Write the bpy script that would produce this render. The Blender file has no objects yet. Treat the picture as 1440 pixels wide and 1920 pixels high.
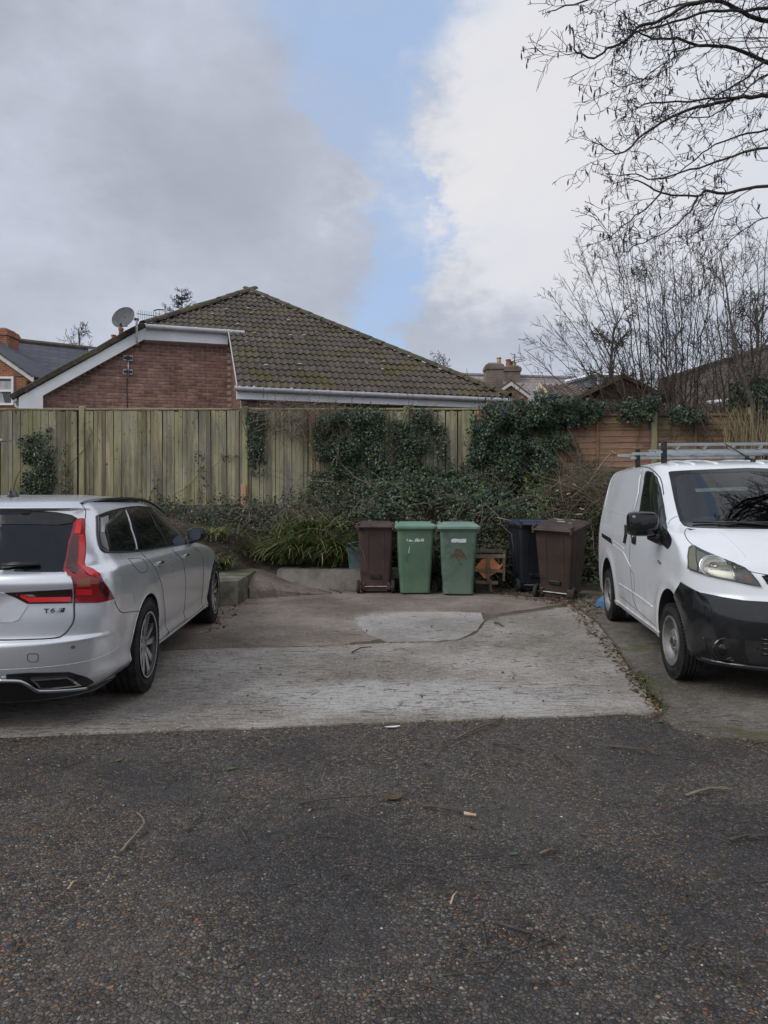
import bpy, bmesh, math, random
import numpy as np
from mathutils import Vector, Matrix, noise
from mathutils.geometry import delaunay_2d_cdt

random.seed(7)
RNG = np.random.default_rng(7)
SC = bpy.context.scene
COL = SC.collection
R = math.radians
EYE, FPX, CX, CY = 1.48, 1345.0, 720.0, 930.0      # eye height (m), focal length in photo pixels, principal column, horizon row

# ------------------------------------------------------------------ camera
cam_d = bpy.data.cameras.new('camera')
cam = bpy.data.objects.new('camera', cam_d)
COL.objects.link(cam)
cam.location = (0, 0, EYE)
cam.rotation_euler = (R(90), 0, 0)
cam_d.sensor_fit = 'VERTICAL'
cam_d.sensor_height = 24.0
cam_d.lens = 24.0 * FPX / 1920.0
cam_d.shift_y = -(960.0 - CY) / 1920.0
cam_d.clip_start = 0.05
cam_d.clip_end = 3000
SC.camera = cam

# ------------------------------------------------------------------ view / exposure
SC.view_settings.view_transform = 'Standard'
SC.view_settings.look = 'None'
SC.view_settings.exposure = 0.2
SC.view_settings.gamma = 1.0
SC.view_settings.use_curve_mapping = False
SC.render.engine = 'CYCLES'
SC.cycles.max_bounces = 8
SC.cycles.transparent_max_bounces = 12
SC.cycles.caustics_reflective = False
SC.cycles.caustics_refractive = False

# ------------------------------------------------------------------ sun (weak, very soft: cloudy afternoon)
SUN_EL, SUN_AZ = 40.0, 238.0        # degrees; azimuth clockwise from +Y (behind the camera, a little to the left)
sun_d = bpy.data.lights.new('sun', 'SUN')
sun_d.energy = 1.5
sun_d.angle = R(40)
sun_d.color = (1.0, 0.97, 0.94)
sun = bpy.data.objects.new('sun', sun_d)
COL.objects.link(sun)
sdir = Vector((math.sin(R(SUN_AZ)) * math.cos(R(SUN_EL)), math.cos(R(SUN_AZ)) * math.cos(R(SUN_EL)), math.sin(R(SUN_EL))))
sun.rotation_euler = sdir.to_track_quat('Z', 'Y').to_euler()
sun.location = (-4, -8, 12)

# ------------------------------------------------------------------ world: Nishita sky with clouds over it
world = bpy.data.worlds.new('World')
SC.world = world
world.use_nodes = True


class NT:
    """small wrapper for building node trees"""
    def __init__(s, tree):
        s.t = tree
    def n(s, typ, **kw):
        nd = s.t.nodes.new(typ)
        for k, v in kw.items():
            setattr(nd, k, v)
        return nd
    def put(s, sock, v):
        if v is None:
            return
        if isinstance(v, bpy.types.NodeSocket):
            s.t.links.new(v, sock)
        else:
            try:
                sock.default_value = v
            except Exception:
                sock.default_value = (v, v, v, 1)[:len(sock.default_value)]
    def m(s, op, a, b=None, c=None, clamp=False):
        nd = s.n('ShaderNodeMath', operation=op, use_clamp=clamp)
        for i, v in enumerate((a, b, c)):
            s.put(nd.inputs[i], v)
        return nd.outputs[0]
    def mix(s, f, a, b, blend='MIX'):
        nd = s.n('ShaderNodeMix', data_type='RGBA', blend_type=blend)
        nd.clamp_factor = True
        s.put(nd.inputs[0], f)
        for k, v in ((6, a), (7, b)):
            if isinstance(v, tuple) and len(v) == 3:
                v = v + (1.0,)
            s.put(nd.inputs[k], v)
        return nd.outputs[2]
    def noise(s, vec, scale, detail=4, rough=0.55, dist=0.0, out=0, dim='3D'):
        nd = s.n('ShaderNodeTexNoise', noise_dimensions=dim)
        s.put(nd.inputs['Vector'], vec)
        nd.inputs['Scale'].default_value = scale
        nd.inputs['Detail'].default_value = detail
        nd.inputs['Roughness'].default_value = rough
        nd.inputs['Distortion'].default_value = dist
        return nd.outputs[out]
    def ss(s, v, lo, hi):
        nd = s.n('ShaderNodeMapRange', interpolation_type='SMOOTHSTEP')
        s.put(nd.inputs[0], v)
        nd.inputs[1].default_value = lo
        nd.inputs[2].default_value = hi
        return nd.outputs[0]
    def lin(s, v, lo, hi, a=0.0, b=1.0):
        nd = s.n('ShaderNodeMapRange')
        s.put(nd.inputs[0], v)
        for i, x in enumerate((lo, hi, a, b)):
            nd.inputs[i + 1].default_value = x
        return nd.outputs[0]
    def ramp(s, f, stops, interp='LINEAR'):
        nd = s.n('ShaderNodeValToRGB')
        cr = nd.color_ramp
        cr.interpolation = interp
        while len(cr.elements) > 1:
            cr.elements.remove(cr.elements[-1])
        for i, (p, c) in enumerate(stops):
            e = cr.elements[0] if i == 0 else cr.elements.new(p)
            e.position = p
            e.color = (c[0], c[1], c[2], 1)
        s.put(nd.inputs[0], f)
        return nd.outputs[0]
    def curve(s, v, pts):
        """piecewise linear function of a value: list of (x, y)"""
        xs = [p[0] for p in pts]
        ys = [p[1] for p in pts]
        lo, hi = min(xs), max(xs)
        ylo, yhi = min(ys), max(ys)
        f = s.lin(v, lo, hi)
        nd = s.ramp(f, [((x - lo) / (hi - lo), ((y - ylo) / (yhi - ylo),) * 3) for x, y in pts], 'EASE')
        return s.lin(nd, 0, 1, ylo, yhi)
    def vmap(s, vec, scale=(1, 1, 1), loc=(0, 0, 0), rot=(0, 0, 0)):
        nd = s.n('ShaderNodeMapping')
        s.put(nd.inputs[0], vec)
        nd.inputs['Scale'].default_value = scale
        nd.inputs['Location'].default_value = loc
        nd.inputs['Rotation'].default_value = rot
        return nd.outputs[0]


def build_sky():
    t = world.node_tree
    t.nodes.clear()
    N = NT(t)
    out = N.n('ShaderNodeOutputWorld')
    bg = N.n('ShaderNodeBackground')
    bg.inputs['Strength'].default_value = 0.088
    t.links.new(bg.outputs[0], out.inputs[0])
    sky = N.n('ShaderNodeTexSky', sky_type='NISHITA')
    sky.sun_disc = False
    sky.sun_elevation = R(SUN_EL)
    sky.sun_rotation = R(SUN_AZ)
    sky.air_density = 1.0
    sky.dust_density = 1.0
    sky.ozone_density = 1.0
    d = N.n('ShaderNodeTexCoord').outputs['Generated']
    sep = N.n('ShaderNodeSeparateXYZ')
    t.links.new(d, sep.inputs[0])
    x, y, z = sep.outputs
    az = N.m('DEGREES', N.m('ARCTAN2', x, y))                  # 0 straight ahead, + to the right
    el = N.m('DEGREES', N.m('ARCSINE', z))
    # warped coordinates so that cloud edges billow
    sq = N.vmap(d, scale=(1, 1, 1.7))
    n1 = N.m('SUBTRACT', N.noise(sq, 2.6, 7, 0.62), 0.5)
    n2 = N.m('SUBTRACT', N.noise(N.vmap(sq, loc=(3.1, 1.7, 0.4)), 7.5, 7, 0.60), 0.5)
    n3 = N.m('SUBTRACT', N.noise(N.vmap(sq, loc=(7.7, 2.2, 5.0)), 5.2, 6, 0.58), 0.5)
    azw = N.m('ADD', az, N.m('ADD', N.m('MULTIPLY', n1, 12.0), N.m('MULTIPLY', n2, 13.0)))
    # the gap of blue between the clouds: its middle and half width against elevation
    mid = N.curve(el, [(8, -2.0), (12, -1.6), (17, 1.0), (20, 3.0), (23.3, 3.4), (26.5, -0.4), (29, -1.6), (35, -2.0), (50, 2.0), (90, 4.0)])
    half = N.curve(el, [(8, 0.8), (12, 2.6), (17, 4.0), (20, 3.6), (23.3, 2.4), (26.5, 4.4), (29, 6.4), (35, 9.6), (50, 9.0), (90, 12.0)])
    off = N.m('DIVIDE', N.m('ABSOLUTE', N.m('SUBTRACT', azw, mid)), half)
    cover_gap = N.ss(off, 0.35, 1.20)
    veil = N.ss(N.m('ADD', N.m('MULTIPLY', n3, 0.8), N.m('MULTIPLY', n1, 0.6)), -0.10, 0.22)
    cover_gap = N.m('MAXIMUM', cover_gap, N.m('MULTIPLY', veil, 0.62))
    # elsewhere the deck of cloud is nearly closed, with the odd thin spot
    thin = N.ss(N.noise(N.vmap(sq, loc=(1.0, 9.0, 2.0)), 2.2, 6, 0.6), 0.60, 0.80)
    cover = N.m('MULTIPLY', cover_gap, N.m('SUBTRACT', 1.0, N.m('MULTIPLY', thin, 0.12)))
    # low bank of grey cloud to the right of the middle, near the roofs
    low = N.m('MULTIPLY', N.ss(N.m('ADD', el, N.m('MULTIPLY', n2, 12.0)), 16.5, 12.0), N.ss(N.m('ADD', azw, N.m('MULTIPLY', n3, 8.0)), -3.0, 3.0))
    cover = N.m('MAXIMUM', cover, N.m('MULTIPLY', low, 0.9), clamp=True)
    # colours of the cloud (radiance): grey deck on the left, thin bright deck on the right
    side = N.ss(N.m('ADD', azw, N.m('MULTIPLY', n3, 10.0)), -1.0, 7.0)
    back = N.ss(N.m('ABSOLUTE', N.m('ADD', az, 150.0)), 75.0, 35.0)              # the deck is paler again behind us, on the sun's side
    side = N.m('MAXIMUM', side, N.m('MULTIPLY', back, 0.85))
    side = N.m('MULTIPLY', side, N.m('SUBTRACT', 1.0, low))
    shade_l = N.ramp(N.m('ADD', N.m('ADD', 0.47, N.m('MULTIPLY', n3, 1.25)), N.m('MULTIPLY', n2, 0.5)),
                     [(0.0, (.33, .36, .43)), (0.35, (.44, .475, .56)), (0.65, (.54, .58, .68)), (1.0, (.66, .70, .80))])
    shade_r = N.ramp(N.m('ADD', N.m('ADD', 0.50, N.m('MULTIPLY', n1, 0.7)), N.m('MULTIPLY', n2, 0.6)),
                     [(0.0, (.50, .55, .65)), (0.4, (.68, .71, .79)), (0.7, (.79, .78, .80)), (1.0, (.87, .84, .83))])
    # both decks pale a little towards the skyline
    near = N.ss(el, 22.0, 3.0)
    shade_l = N.mix(N.m('MULTIPLY', near, 0.65), shade_l, (.56, .605, .70))
    shade_r = N.mix(N.m('MULTIPLY', near, 0.7), shade_r, (.62, .655, .735))
    # the heavy belly of the left bank, and the bright crest of the right one
    bump = lambda a0, aw, e0, ew: N.m('EXPONENT', N.m('MULTIPLY', N.m('ADD', N.m('POWER', N.m('DIVIDE', N.m('SUBTRACT', azw, a0), aw), 2.0), N.m('POWER', N.m('DIVIDE', N.m('SUBTRACT', el, e0), ew), 2.0)), -1.0))
    shade_l = N.mix(N.m('MULTIPLY', bump(-10.0, 10.0, 23.0, 6.5), 0.75), shade_l, (.385, .412, .49))
    shade_r = N.mix(N.m('MULTIPLY', bump(10.0, 8.0, 26.0, 12.0), 0.6), shade_r, (.815, .80, .81))
    cl = N.mix(side, shade_l, shade_r)
    cl10 = N.mix(1.0, cl, (10.0, 10.0, 10.0), 'MULTIPLY')        # the Background strength is 0.10
    # blue of the gap, thinly veiled
    blue = N.mix(0.75, sky.outputs[0], (4.7, 6.2, 9.0))
    res = N.mix(cover, blue, cl10)
    t.links.new(res, bg.inputs['Color'])


build_sky()

# ------------------------------------------------------------------ helpers: points
def gp(px, py, z=0.0):
    """photo pixel -> world point at height z"""
    t = (z - EYE) / ((CY - py) / FPX)
    return Vector(((px - CX) / FPX * t, t, z))


def at(px, py, Y):
    """photo pixel -> world point at distance Y"""
    return Vector(((px - CX) / FPX * Y, Y, EYE + (CY - py) / FPX * Y))


# ------------------------------------------------------------------ helpers: materials
def srgb(r, g, b):
    f = lambda c: (c / 255 / 12.92) if c / 255 <= 0.04045 else ((c / 255 + 0.055) / 1.055) ** 2.4
    return (f(r), f(g), f(b))


def newmat(name):
    m = bpy.data.materials.new(name)
    m.use_nodes = True
    t = m.node_tree
    b = t.nodes['Principled BSDF']
    return m, NT(t), b


def mat(name, c1, c2=None, scale=4.0, detail=5, rough=0.6, rough2=None, metallic=0.0, bump=0.0, bscale=None, coords='Object',
        stretch=(1, 1, 1), rnd=0.0, spec=0.5, coat=0.0, coat_rough=0.05, c3=None, s3=1.2, lo3=0.5, hi3=0.7, lo=0.35, hi=0.65, trans=0.0, bdist=0.01):
    """two-tone procedural material with optional third stain colour, bump and per-object brightness"""
    m, N, b = newmat(name)
    if coords == 'World':
        vec = N.n('ShaderNodeNewGeometry').outputs['Position']
    else:
        vec = N.n('ShaderNodeTexCoord').outputs['Object']
    v = N.vmap(vec, scale=stretch)
    f = N.ss(N.noise(v, scale, detail, 0.6), lo, hi)
    col = N.mix(f, c1, c2 if c2 else c1)
    if c3:
        col = N.mix(N.ss(N.noise(N.vmap(vec, loc=(5.2, 1.3, 8.8)), s3, 6, 0.65), lo3, hi3), col, c3)
    if rnd:
        oi = N.n('ShaderNodeObjectInfo').outputs['Random']
        col = N.mix(1.0, col, N.ramp(oi, [(0, (1 - rnd,) * 3), (1, (1 + rnd,) * 3)]), 'MULTIPLY')
    N.put(b.inputs['Base Color'], col)
    if rough2 is not None:
        N.put(b.inputs['Roughness'], N.lin(f, 0, 1, rough, rough2))
    else:
        b.inputs['Roughness'].default_value = rough
    b.inputs['Metallic'].default_value = metallic
    b.inputs['Specular IOR Level'].default_value = spec
    if coat:
        b.inputs['Coat Weight'].default_value = coat
        b.inputs['Coat Roughness'].default_value = coat_rough
    if bump:
        bn = N.n('ShaderNodeBump')
        bn.inputs['Strength'].default_value = bump
        bn.inputs['Distance'].default_value = bdist
        N.put(bn.inputs['Height'], N.noise(N.vmap(vec, scale=stretch), bscale or scale * 3, 6, 0.65))
        N.put(b.inputs['Normal'], bn.outputs[0])
    return m


# ------------------------------------------------------------------ helpers: objects
def tag(o, label=None, cat=None, group=None, kind=None):
    if label: o['label'] = label
    if cat: o['category'] = cat
    if group: o['group'] = group
    if kind: o['kind'] = kind
    return o


def thing(name, label, cat, loc=(0, 0, 0), rz=0.0, group=None, rot=None):
    o = bpy.data.objects.new(name, None)
    o.empty_display_size = 0.2
    COL.objects.link(o)
    o.location = loc
    o.rotation_euler = rot if rot else (0, 0, rz)
    return tag(o, label, cat, group)


def link(name, me, parent=None):
    o = bpy.data.objects.new(name, me)
    COL.objects.link(o)
    if parent is not None:
        o.parent = parent
    return o


class MB:
    """collects simple shapes into one mesh"""
    def __init__(s):
        s.v, s.f = [], []
    def add(s, verts, faces):
        o = len(s.v)
        s.v.extend([tuple(p) for p in verts])
        s.f.extend([tuple(i + o for i in f) for f in faces])
    def box(s, x0, x1, y0, y1, z0, z1, mtx=None, ch=0.0):
        if ch > 0:
            return s.cbox(x0, x1, y0, y1, z0, z1, ch, mtx)
        vs = [Vector(p) for p in ((x0, y0, z0), (x1, y0, z0), (x1, y1, z0), (x0, y1, z0), (x0, y0, z1), (x1, y0, z1), (x1, y1, z1), (x0, y1, z1))]
        if mtx: vs = [mtx @ p for p in vs]
        s.add(vs, [(3, 2, 1, 0), (4, 5, 6, 7), (0, 1, 5, 4), (1, 2, 6, 5), (2, 3, 7, 6), (3, 0, 4, 7)])
    def cbox(s, x0, x1, y0, y1, z0, z1, c, mtx=None):
        """box with chamfered edges"""
        bm = bmesh.new()
        bmesh.ops.create_cube(bm, size=1)
        for v in bm.verts:
            v.co = Vector(((x0 + x1) / 2 + v.co.x * (x1 - x0), (y0 + y1) / 2 + v.co.y * (y1 - y0), (z0 + z1) / 2 + v.co.z * (z1 - z0)))
        bmesh.ops.bevel(bm, geom=bm.edges[:], offset=c, segments=1, affect='EDGES')
        bm.verts.index_update()
        vs = [v.co.copy() for v in bm.verts]
        if mtx: vs = [mtx @ p for p in vs]
        s.add(vs, [[v.index for v in f.verts] for f in bm.faces])
        bm.free()
    def tube(s, path, rad, n=6, cap=True):
        path = [Vector(p) for p in path]
        k = len(path)
        if not hasattr(rad, '__len__'): rad = [rad] * k
        o = len(s.v)
        up = Vector((0, 0, 1))
        prev = None
        for i, p in enumerate(path):
            d = (path[min(i + 1, k - 1)] - path[max(i - 1, 0)])
            if d.length < 1e-9: d = Vector((0, 0, 1))
            d.normalize()
            if prev is None:
                a = d.cross(up)
                if a.length < 0.05: a = d.cross(Vector((1, 0, 0)))
            else:
                a = prev - d * prev.dot(d)
                if a.length < 1e-4: a = d.cross(up)
            a.normalize()
            prev = a
            b = d.cross(a)
            for j in range(n):
                t = 2 * math.pi * j / n
                s.v.append(tuple(p + (a * math.cos(t) + b * math.sin(t)) * rad[i]))
        for i in range(k - 1):
            for j in range(n):
                q = (j + 1) % n
                s.f.append((o + i * n + j, o + i * n + q, o + (i + 1) * n + q, o + (i + 1) * n + j))
        if cap:
            s.f.append(tuple(o + j for j in range(n))[::-1])
            s.f.append(tuple(o + (k - 1) * n + j for j in range(n)))
    def lathe(s, prof, n=32, mtx=None, closed=False, cap=True):
        """profile of (r, h) turned about the local z axis"""
        o = len(s.v)
        for r, h in prof:
            for j in range(n):
                t = 2 * math.pi * j / n
                p = Vector((r * math.cos(t), r * math.sin(t), h))
                s.v.append(tuple(mtx @ p if mtx else p))
        k = len(prof)
        for i in range(k if closed else k - 1):
            i2 = (i + 1) % k
            for j in range(n):
                q = (j + 1) % n
                s.f.append((o + i * n + j, o + i * n + q, o + i2 * n + q, o + i2 * n + j))
        if not closed and cap:
            if prof[0][0] > 1e-5: s.f.append(tuple(o + j for j in range(n))[::-1])
            if prof[-1][0] > 1e-5: s.f.append(tuple(o + (k - 1) * n + j for j in range(n)))
    def prism(s, poly, h0, h1, mtx=None):
        """polygon (x, y) extruded along local z"""
        n = len(poly)
        vs = [Vector((x, y, h0)) for x, y in poly] + [Vector((x, y, h1)) for x, y in poly]
        if mtx: vs = [mtx @ p for p in vs]
        s.add(vs, [tuple(range(n))[::-1], tuple(range(n, 2 * n))] + [(i, (i + 1) % n, n + (i + 1) % n, n + i) for i in range(n)])
    def loft(s, rings, cap=True):
        """rings: lists of equally many points"""
        o = len(s.v)
        n = len(rings[0])
        for r in rings: s.v.extend([tuple(p) for p in r])
        for i in range(len(rings) - 1):
            for j in range(n):
                q = (j + 1) % n
                s.f.append((o + i * n + j, o + i * n + q, o + (i + 1) * n + q, o + (i + 1) * n + j))
        if cap:
            s.f.append(tuple(o + j for j in range(n))[::-1])
            s.f.append(tuple(o + (len(rings) - 1) * n + j for j in range(n)))
    def ball(s, c, r, n=8, m=6, sc=(1, 1, 1)):
        prof = []
        o = len(s.v)
        for i in range(m + 1):
            a = -math.pi / 2 + math.pi * i / m
            for j in range(n):
                t = 2 * math.pi * j / n
                s.v.append((c[0] + r * sc[0] * math.cos(a) * math.cos(t), c[1] + r * sc[1] * math.cos(a) * math.sin(t), c[2] + r * sc[2] * math.sin(a)))
        for i in range(m):
            for j in range(n):
                q = (j + 1) % n
                s.f.append((o + i * n + j, o + i * n + q, o + (i + 1) * n + q, o + (i + 1) * n + j))
    def mesh(s, name, material, smooth=False, angle=None):
        me = bpy.data.meshes.new(name)
        me.from_pydata(s.v, [], s.f)
        if material: me.materials.append(material)
        if smooth:
            me.shade_smooth()
            if angle is not None:
                me.set_sharp_from_angle(angle=R(angle))
        me.update()
        return me
    def build(s, name, material, parent=None, smooth=False, angle=None):
        return link(name, s.mesh(name, material, smooth, angle), parent)


def np_mesh(name, V, F, material, rnd=None):
    """fast mesh from arrays; F is (n, k); rnd: one random value per face stored as the attribute rnd"""
    me = bpy.data.meshes.new(name)
    V = np.asarray(V, dtype=np.float32)
    F = np.asarray(F, dtype=np.int32)
    k = F.shape[1]
    me.vertices.add(len(V))
    me.vertices.foreach_set('co', V.ravel())
    me.loops.add(F.size)
    me.loops.foreach_set('vertex_index', F.ravel())
    me.polygons.add(len(F))
    me.polygons.foreach_set('loop_start', np.arange(0, F.size, k, dtype=np.int32))
    me.polygons.foreach_set('loop_total', np.full(len(F), k, dtype=np.int32))
    if rnd is not None:
        at_ = me.attributes.new('rnd', 'FLOAT', 'FACE')
        at_.data.foreach_set('value', np.asarray(rnd, dtype=np.float32))
    me.materials.append(material)
    me.update(calc_edges=True)
    me.validate()
    return me


def pchip(xs, ys):
    """monotone cubic interpolation through key points (vectorised)"""
    x = np.array(xs, float); y = np.array(ys, float)
    h = np.diff(x); dl = np.diff(y) / h
    d = np.zeros_like(y)
    for i in range(1, len(x) - 1):
        if dl[i - 1] * dl[i] > 0:
            w1, w2 = 2 * h[i] + h[i - 1], h[i] + 2 * h[i - 1]
            d[i] = (w1 + w2) / (w1 / dl[i - 1] + w2 / dl[i])
    d[0], d[-1] = dl[0], dl[-1]
    def f(q):
        q = np.clip(np.asarray(q, float), x[0], x[-1])
        i = np.clip(np.searchsorted(x, q) - 1, 0, len(h) - 1)
        t = (q - x[i]) / h[i]
        t2, t3 = t * t, t ** 3
        return (2 * t3 - 3 * t2 + 1) * y[i] + (t3 - 2 * t2 + t) * h[i] * d[i] + (-2 * t3 + 3 * t2) * y[i + 1] + (t3 - t2) * h[i] * d[i + 1]
    return f


def keyed(pairs):
    return pchip([p[0] for p in pairs], [p[1] for p in pairs])


def inpoly(x, y, poly):
    c = False
    j = len(poly) - 1
    for i in range(len(poly)):
        xi, yi = poly[i]; xj, yj = poly[j]
        if (yi > y) != (yj > y) and x < (xj - xi) * (y - yi) / (yj - yi + 1e-12) + xi:
            c = not c
        j = i
    return c


def inpoly_np(X, Y, poly):
    c = np.zeros(len(X), bool)
    j = len(poly) - 1
    for i in range(len(poly)):
        xi, yi = poly[i]; xj, yj = poly[j]
        hit = ((yi > Y) != (yj > Y)) & (X < (xj - xi) * (Y - yi) / (yj - yi + 1e-12) + xi)
        c ^= hit
        j = i
    return c


def densify(poly, step, closed=True):
    out = []
    n = len(poly)
    for i in range(n if closed else n - 1):
        a, b = poly[i], poly[(i + 1) % n]
        L = math.dist(a, b)
        k = max(1, int(math.ceil(L / step)))
        for j in range(k):
            t = j / k
            out.append((a[0] + (b[0] - a[0]) * t, a[1] + (b[1] - a[1]) * t))
    if not closed: out.append(tuple(poly[-1]))
    return out


def rounded(poly, r, seg=4):
    """round the corners of a polygon"""
    out = []
    n = len(poly)
    for i in range(n):
        p0, p1, p2 = Vector(poly[i - 1]), Vector(poly[i]), Vector(poly[(i + 1) % n])
        a, b = p0 - p1, p2 - p1
        k = min(r, a.length * 0.45, b.length * 0.45)
        A, B = p1 + a.normalized() * k, p1 + b.normalized() * k
        for j in range(seg + 1):
            t = j / seg
            q = A * (1 - t) ** 2 + p1 * 2 * t * (1 - t) + B * t * t
            out.append((q.x, q.y))
    return out


def fill2d(outline, step, hole=None):
    """triangulate an outline with an inner grid; returns 2D verts, tris, boundary loops"""
    pts = list(outline)
    edges = [(i, (i + 1) % len(pts)) for i in range(len(pts))]
    if hole:
        o = len(pts)
        pts += list(hole)
        edges += [(o + i, o + (i + 1) % len(hole)) for i in range(len(hole))]
    xs = [p[0] for p in outline]; ys = [p[1] for p in outline]
    P = np.array(pts)
    gx = np.arange(min(xs) + step / 2, max(xs), step); gy = np.arange(min(ys) + step / 2, max(ys), step)
    if len(gx) and len(gy):
        GX, GY = np.meshgrid(gx, gy)
        GX = GX.ravel(); GY = GY.ravel()
        k = inpoly_np(GX, GY, outline)
        if hole: k &= ~inpoly_np(GX, GY, hole)
        GX, GY = GX[k], GY[k]
        if len(GX):
            dm = np.min((GX[:, None] - P[None, :, 0]) ** 2 + (GY[:, None] - P[None, :, 1]) ** 2, axis=1)
            k = dm > (step * 0.45) ** 2
            pts += list(zip(GX[k].tolist(), GY[k].tolist()))
    vs, es, fs, *_ = delaunay_2d_cdt([Vector(p) for p in pts], edges, [], 1, 1e-7)
    tri = []
    for f in fs:
        c = sum((vs[i] for i in f), Vector((0, 0))) / len(f)
        if not inpoly(c.x, c.y, outline): continue
        if hole and inpoly(c.x, c.y, hole): continue
        a = (vs[f[1]] - vs[f[0]]).cross(vs[f[2]] - vs[f[0]])
        if abs(a) < 1e-12: continue
        tri.append(tuple(f) if a > 0 else tuple(f)[::-1])
    return [(v.x, v.y) for v in vs], tri

# ================================================================== MATERIALS (setting)
def m_asphalt():
    m, N, b = newmat('worn_asphalt')
    P = N.n('ShaderNodeNewGeometry').outputs['Position']
    def voro(scale, out='Color', feat='F1', vec=P):
        v = N.n('ShaderNodeTexVoronoi', feature=feat)
        v.inputs['Scale'].default_value = scale
        N.put(v.inputs['Vector'], vec)
        return v.outputs[out]
    warp = N.n('ShaderNodeVectorMath', operation='ADD')
    N.put(warp.inputs[0], P)
    sc_ = N.n('ShaderNodeVectorMath', operation='SCALE')
    N.put(sc_.inputs[0], N.noise(P, 60, 2, 0.5, out=1))
    sc_.inputs['Scale'].default_value = 0.012
    N.put(warp.inputs[1], sc_.outputs[0])
    W = warp.outputs[0]
    S1, S2 = 64, 120
    c1 = N.n('ShaderNodeSeparateColor'); N.put(c1.inputs[0], voro(S1, vec=W))
    rv, gv, bv = c1.outputs
    stone = N.ramp(rv, [(0.0, (.028, .026, .025)), (0.35, (.080, .072, .065)), (0.75, (.165, .147, .130)), (1.0, (.32, .285, .25))])
    # brown flint, in patches
    brown_patch = N.ss(N.noise(P, 1.1, 5, 0.6), 0.42, 0.68)
    thr = N.lin(brown_patch, 0, 1, 0.945, 0.76)
    isbrown = N.m('GREATER_THAN', gv, thr)
    brown = N.ramp(rv, [(0, (.13, .064, .030)), (0.5, (.25, .135, .066)), (1, (.38, .25, .145))])
    stone = N.mix(isbrown, stone, brown)
    iswhite = N.m('GREATER_THAN', bv, 0.975)
    stone = N.mix(iswhite, stone, (.42, .40, .37))
    # second, finer grade of chippings between
    c2 = N.n('ShaderNodeSeparateColor'); N.put(c2.inputs[0], voro(S2, vec=W))
    fine = N.ramp(c2.outputs[0], [(0, (.030, .028, .026)), (0.6, (.074, .067, .061)), (1, (.15, .135, .12))])
    edge = voro(S1, 'Distance', 'DISTANCE_TO_EDGE', W)
    isstone = N.ss(edge, 0.05, 0.16)
    size = N.ss(N.noise(P, 2.3, 4, 0.6), 0.35, 0.62)
    col = N.mix(N.m('MULTIPLY', isstone, N.lin(size, 0, 1, 0.45, 1.0)), fine, stone)
    # bitumen film: bare darker patches, and pale dusty ones
    patch = N.ss(N.noise(N.vmap(P, loc=(3, 8, 1)), 0.62, 7, 0.66), 0.47, 0.60)
    col = N.mix(N.m('MULTIPLY', patch, 0.55), col, (.026, .026, .030))
    dust = N.ss(N.noise(N.vmap(P, loc=(13, 2, 4)), 0.45, 5, 0.6), 0.5, 0.72)
    col = N.mix(N.m('MULTIPLY', dust, 0.42), col, (.135, .119, .104))
    N.put(b.inputs['Base Color'], col)
    N.put(b.inputs['Roughness'], N.lin(patch, 0, 1, 0.82, 0.56))
    b.inputs['Specular IOR Level'].default_value = 0.35
    h = N.m('ADD', N.m('MULTIPLY', N.ss(edge, 0.0, 0.30), N.lin(size, 0, 1, 0.5, 1.0)), N.m('MULTIPLY', c2.outputs[1], 0.25))
    h = N.m('ADD', h, N.m('MULTIPLY', N.noise(P, 9, 4, 0.6), 0.8))
    bn = N.n('ShaderNodeBump'); bn.inputs['Strength'].default_value = 1.0; bn.inputs['Distance'].default_value = 0.011
    N.put(bn.inputs['Height'], h); N.put(b.inputs['Normal'], bn.outputs[0])
    return m


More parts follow.
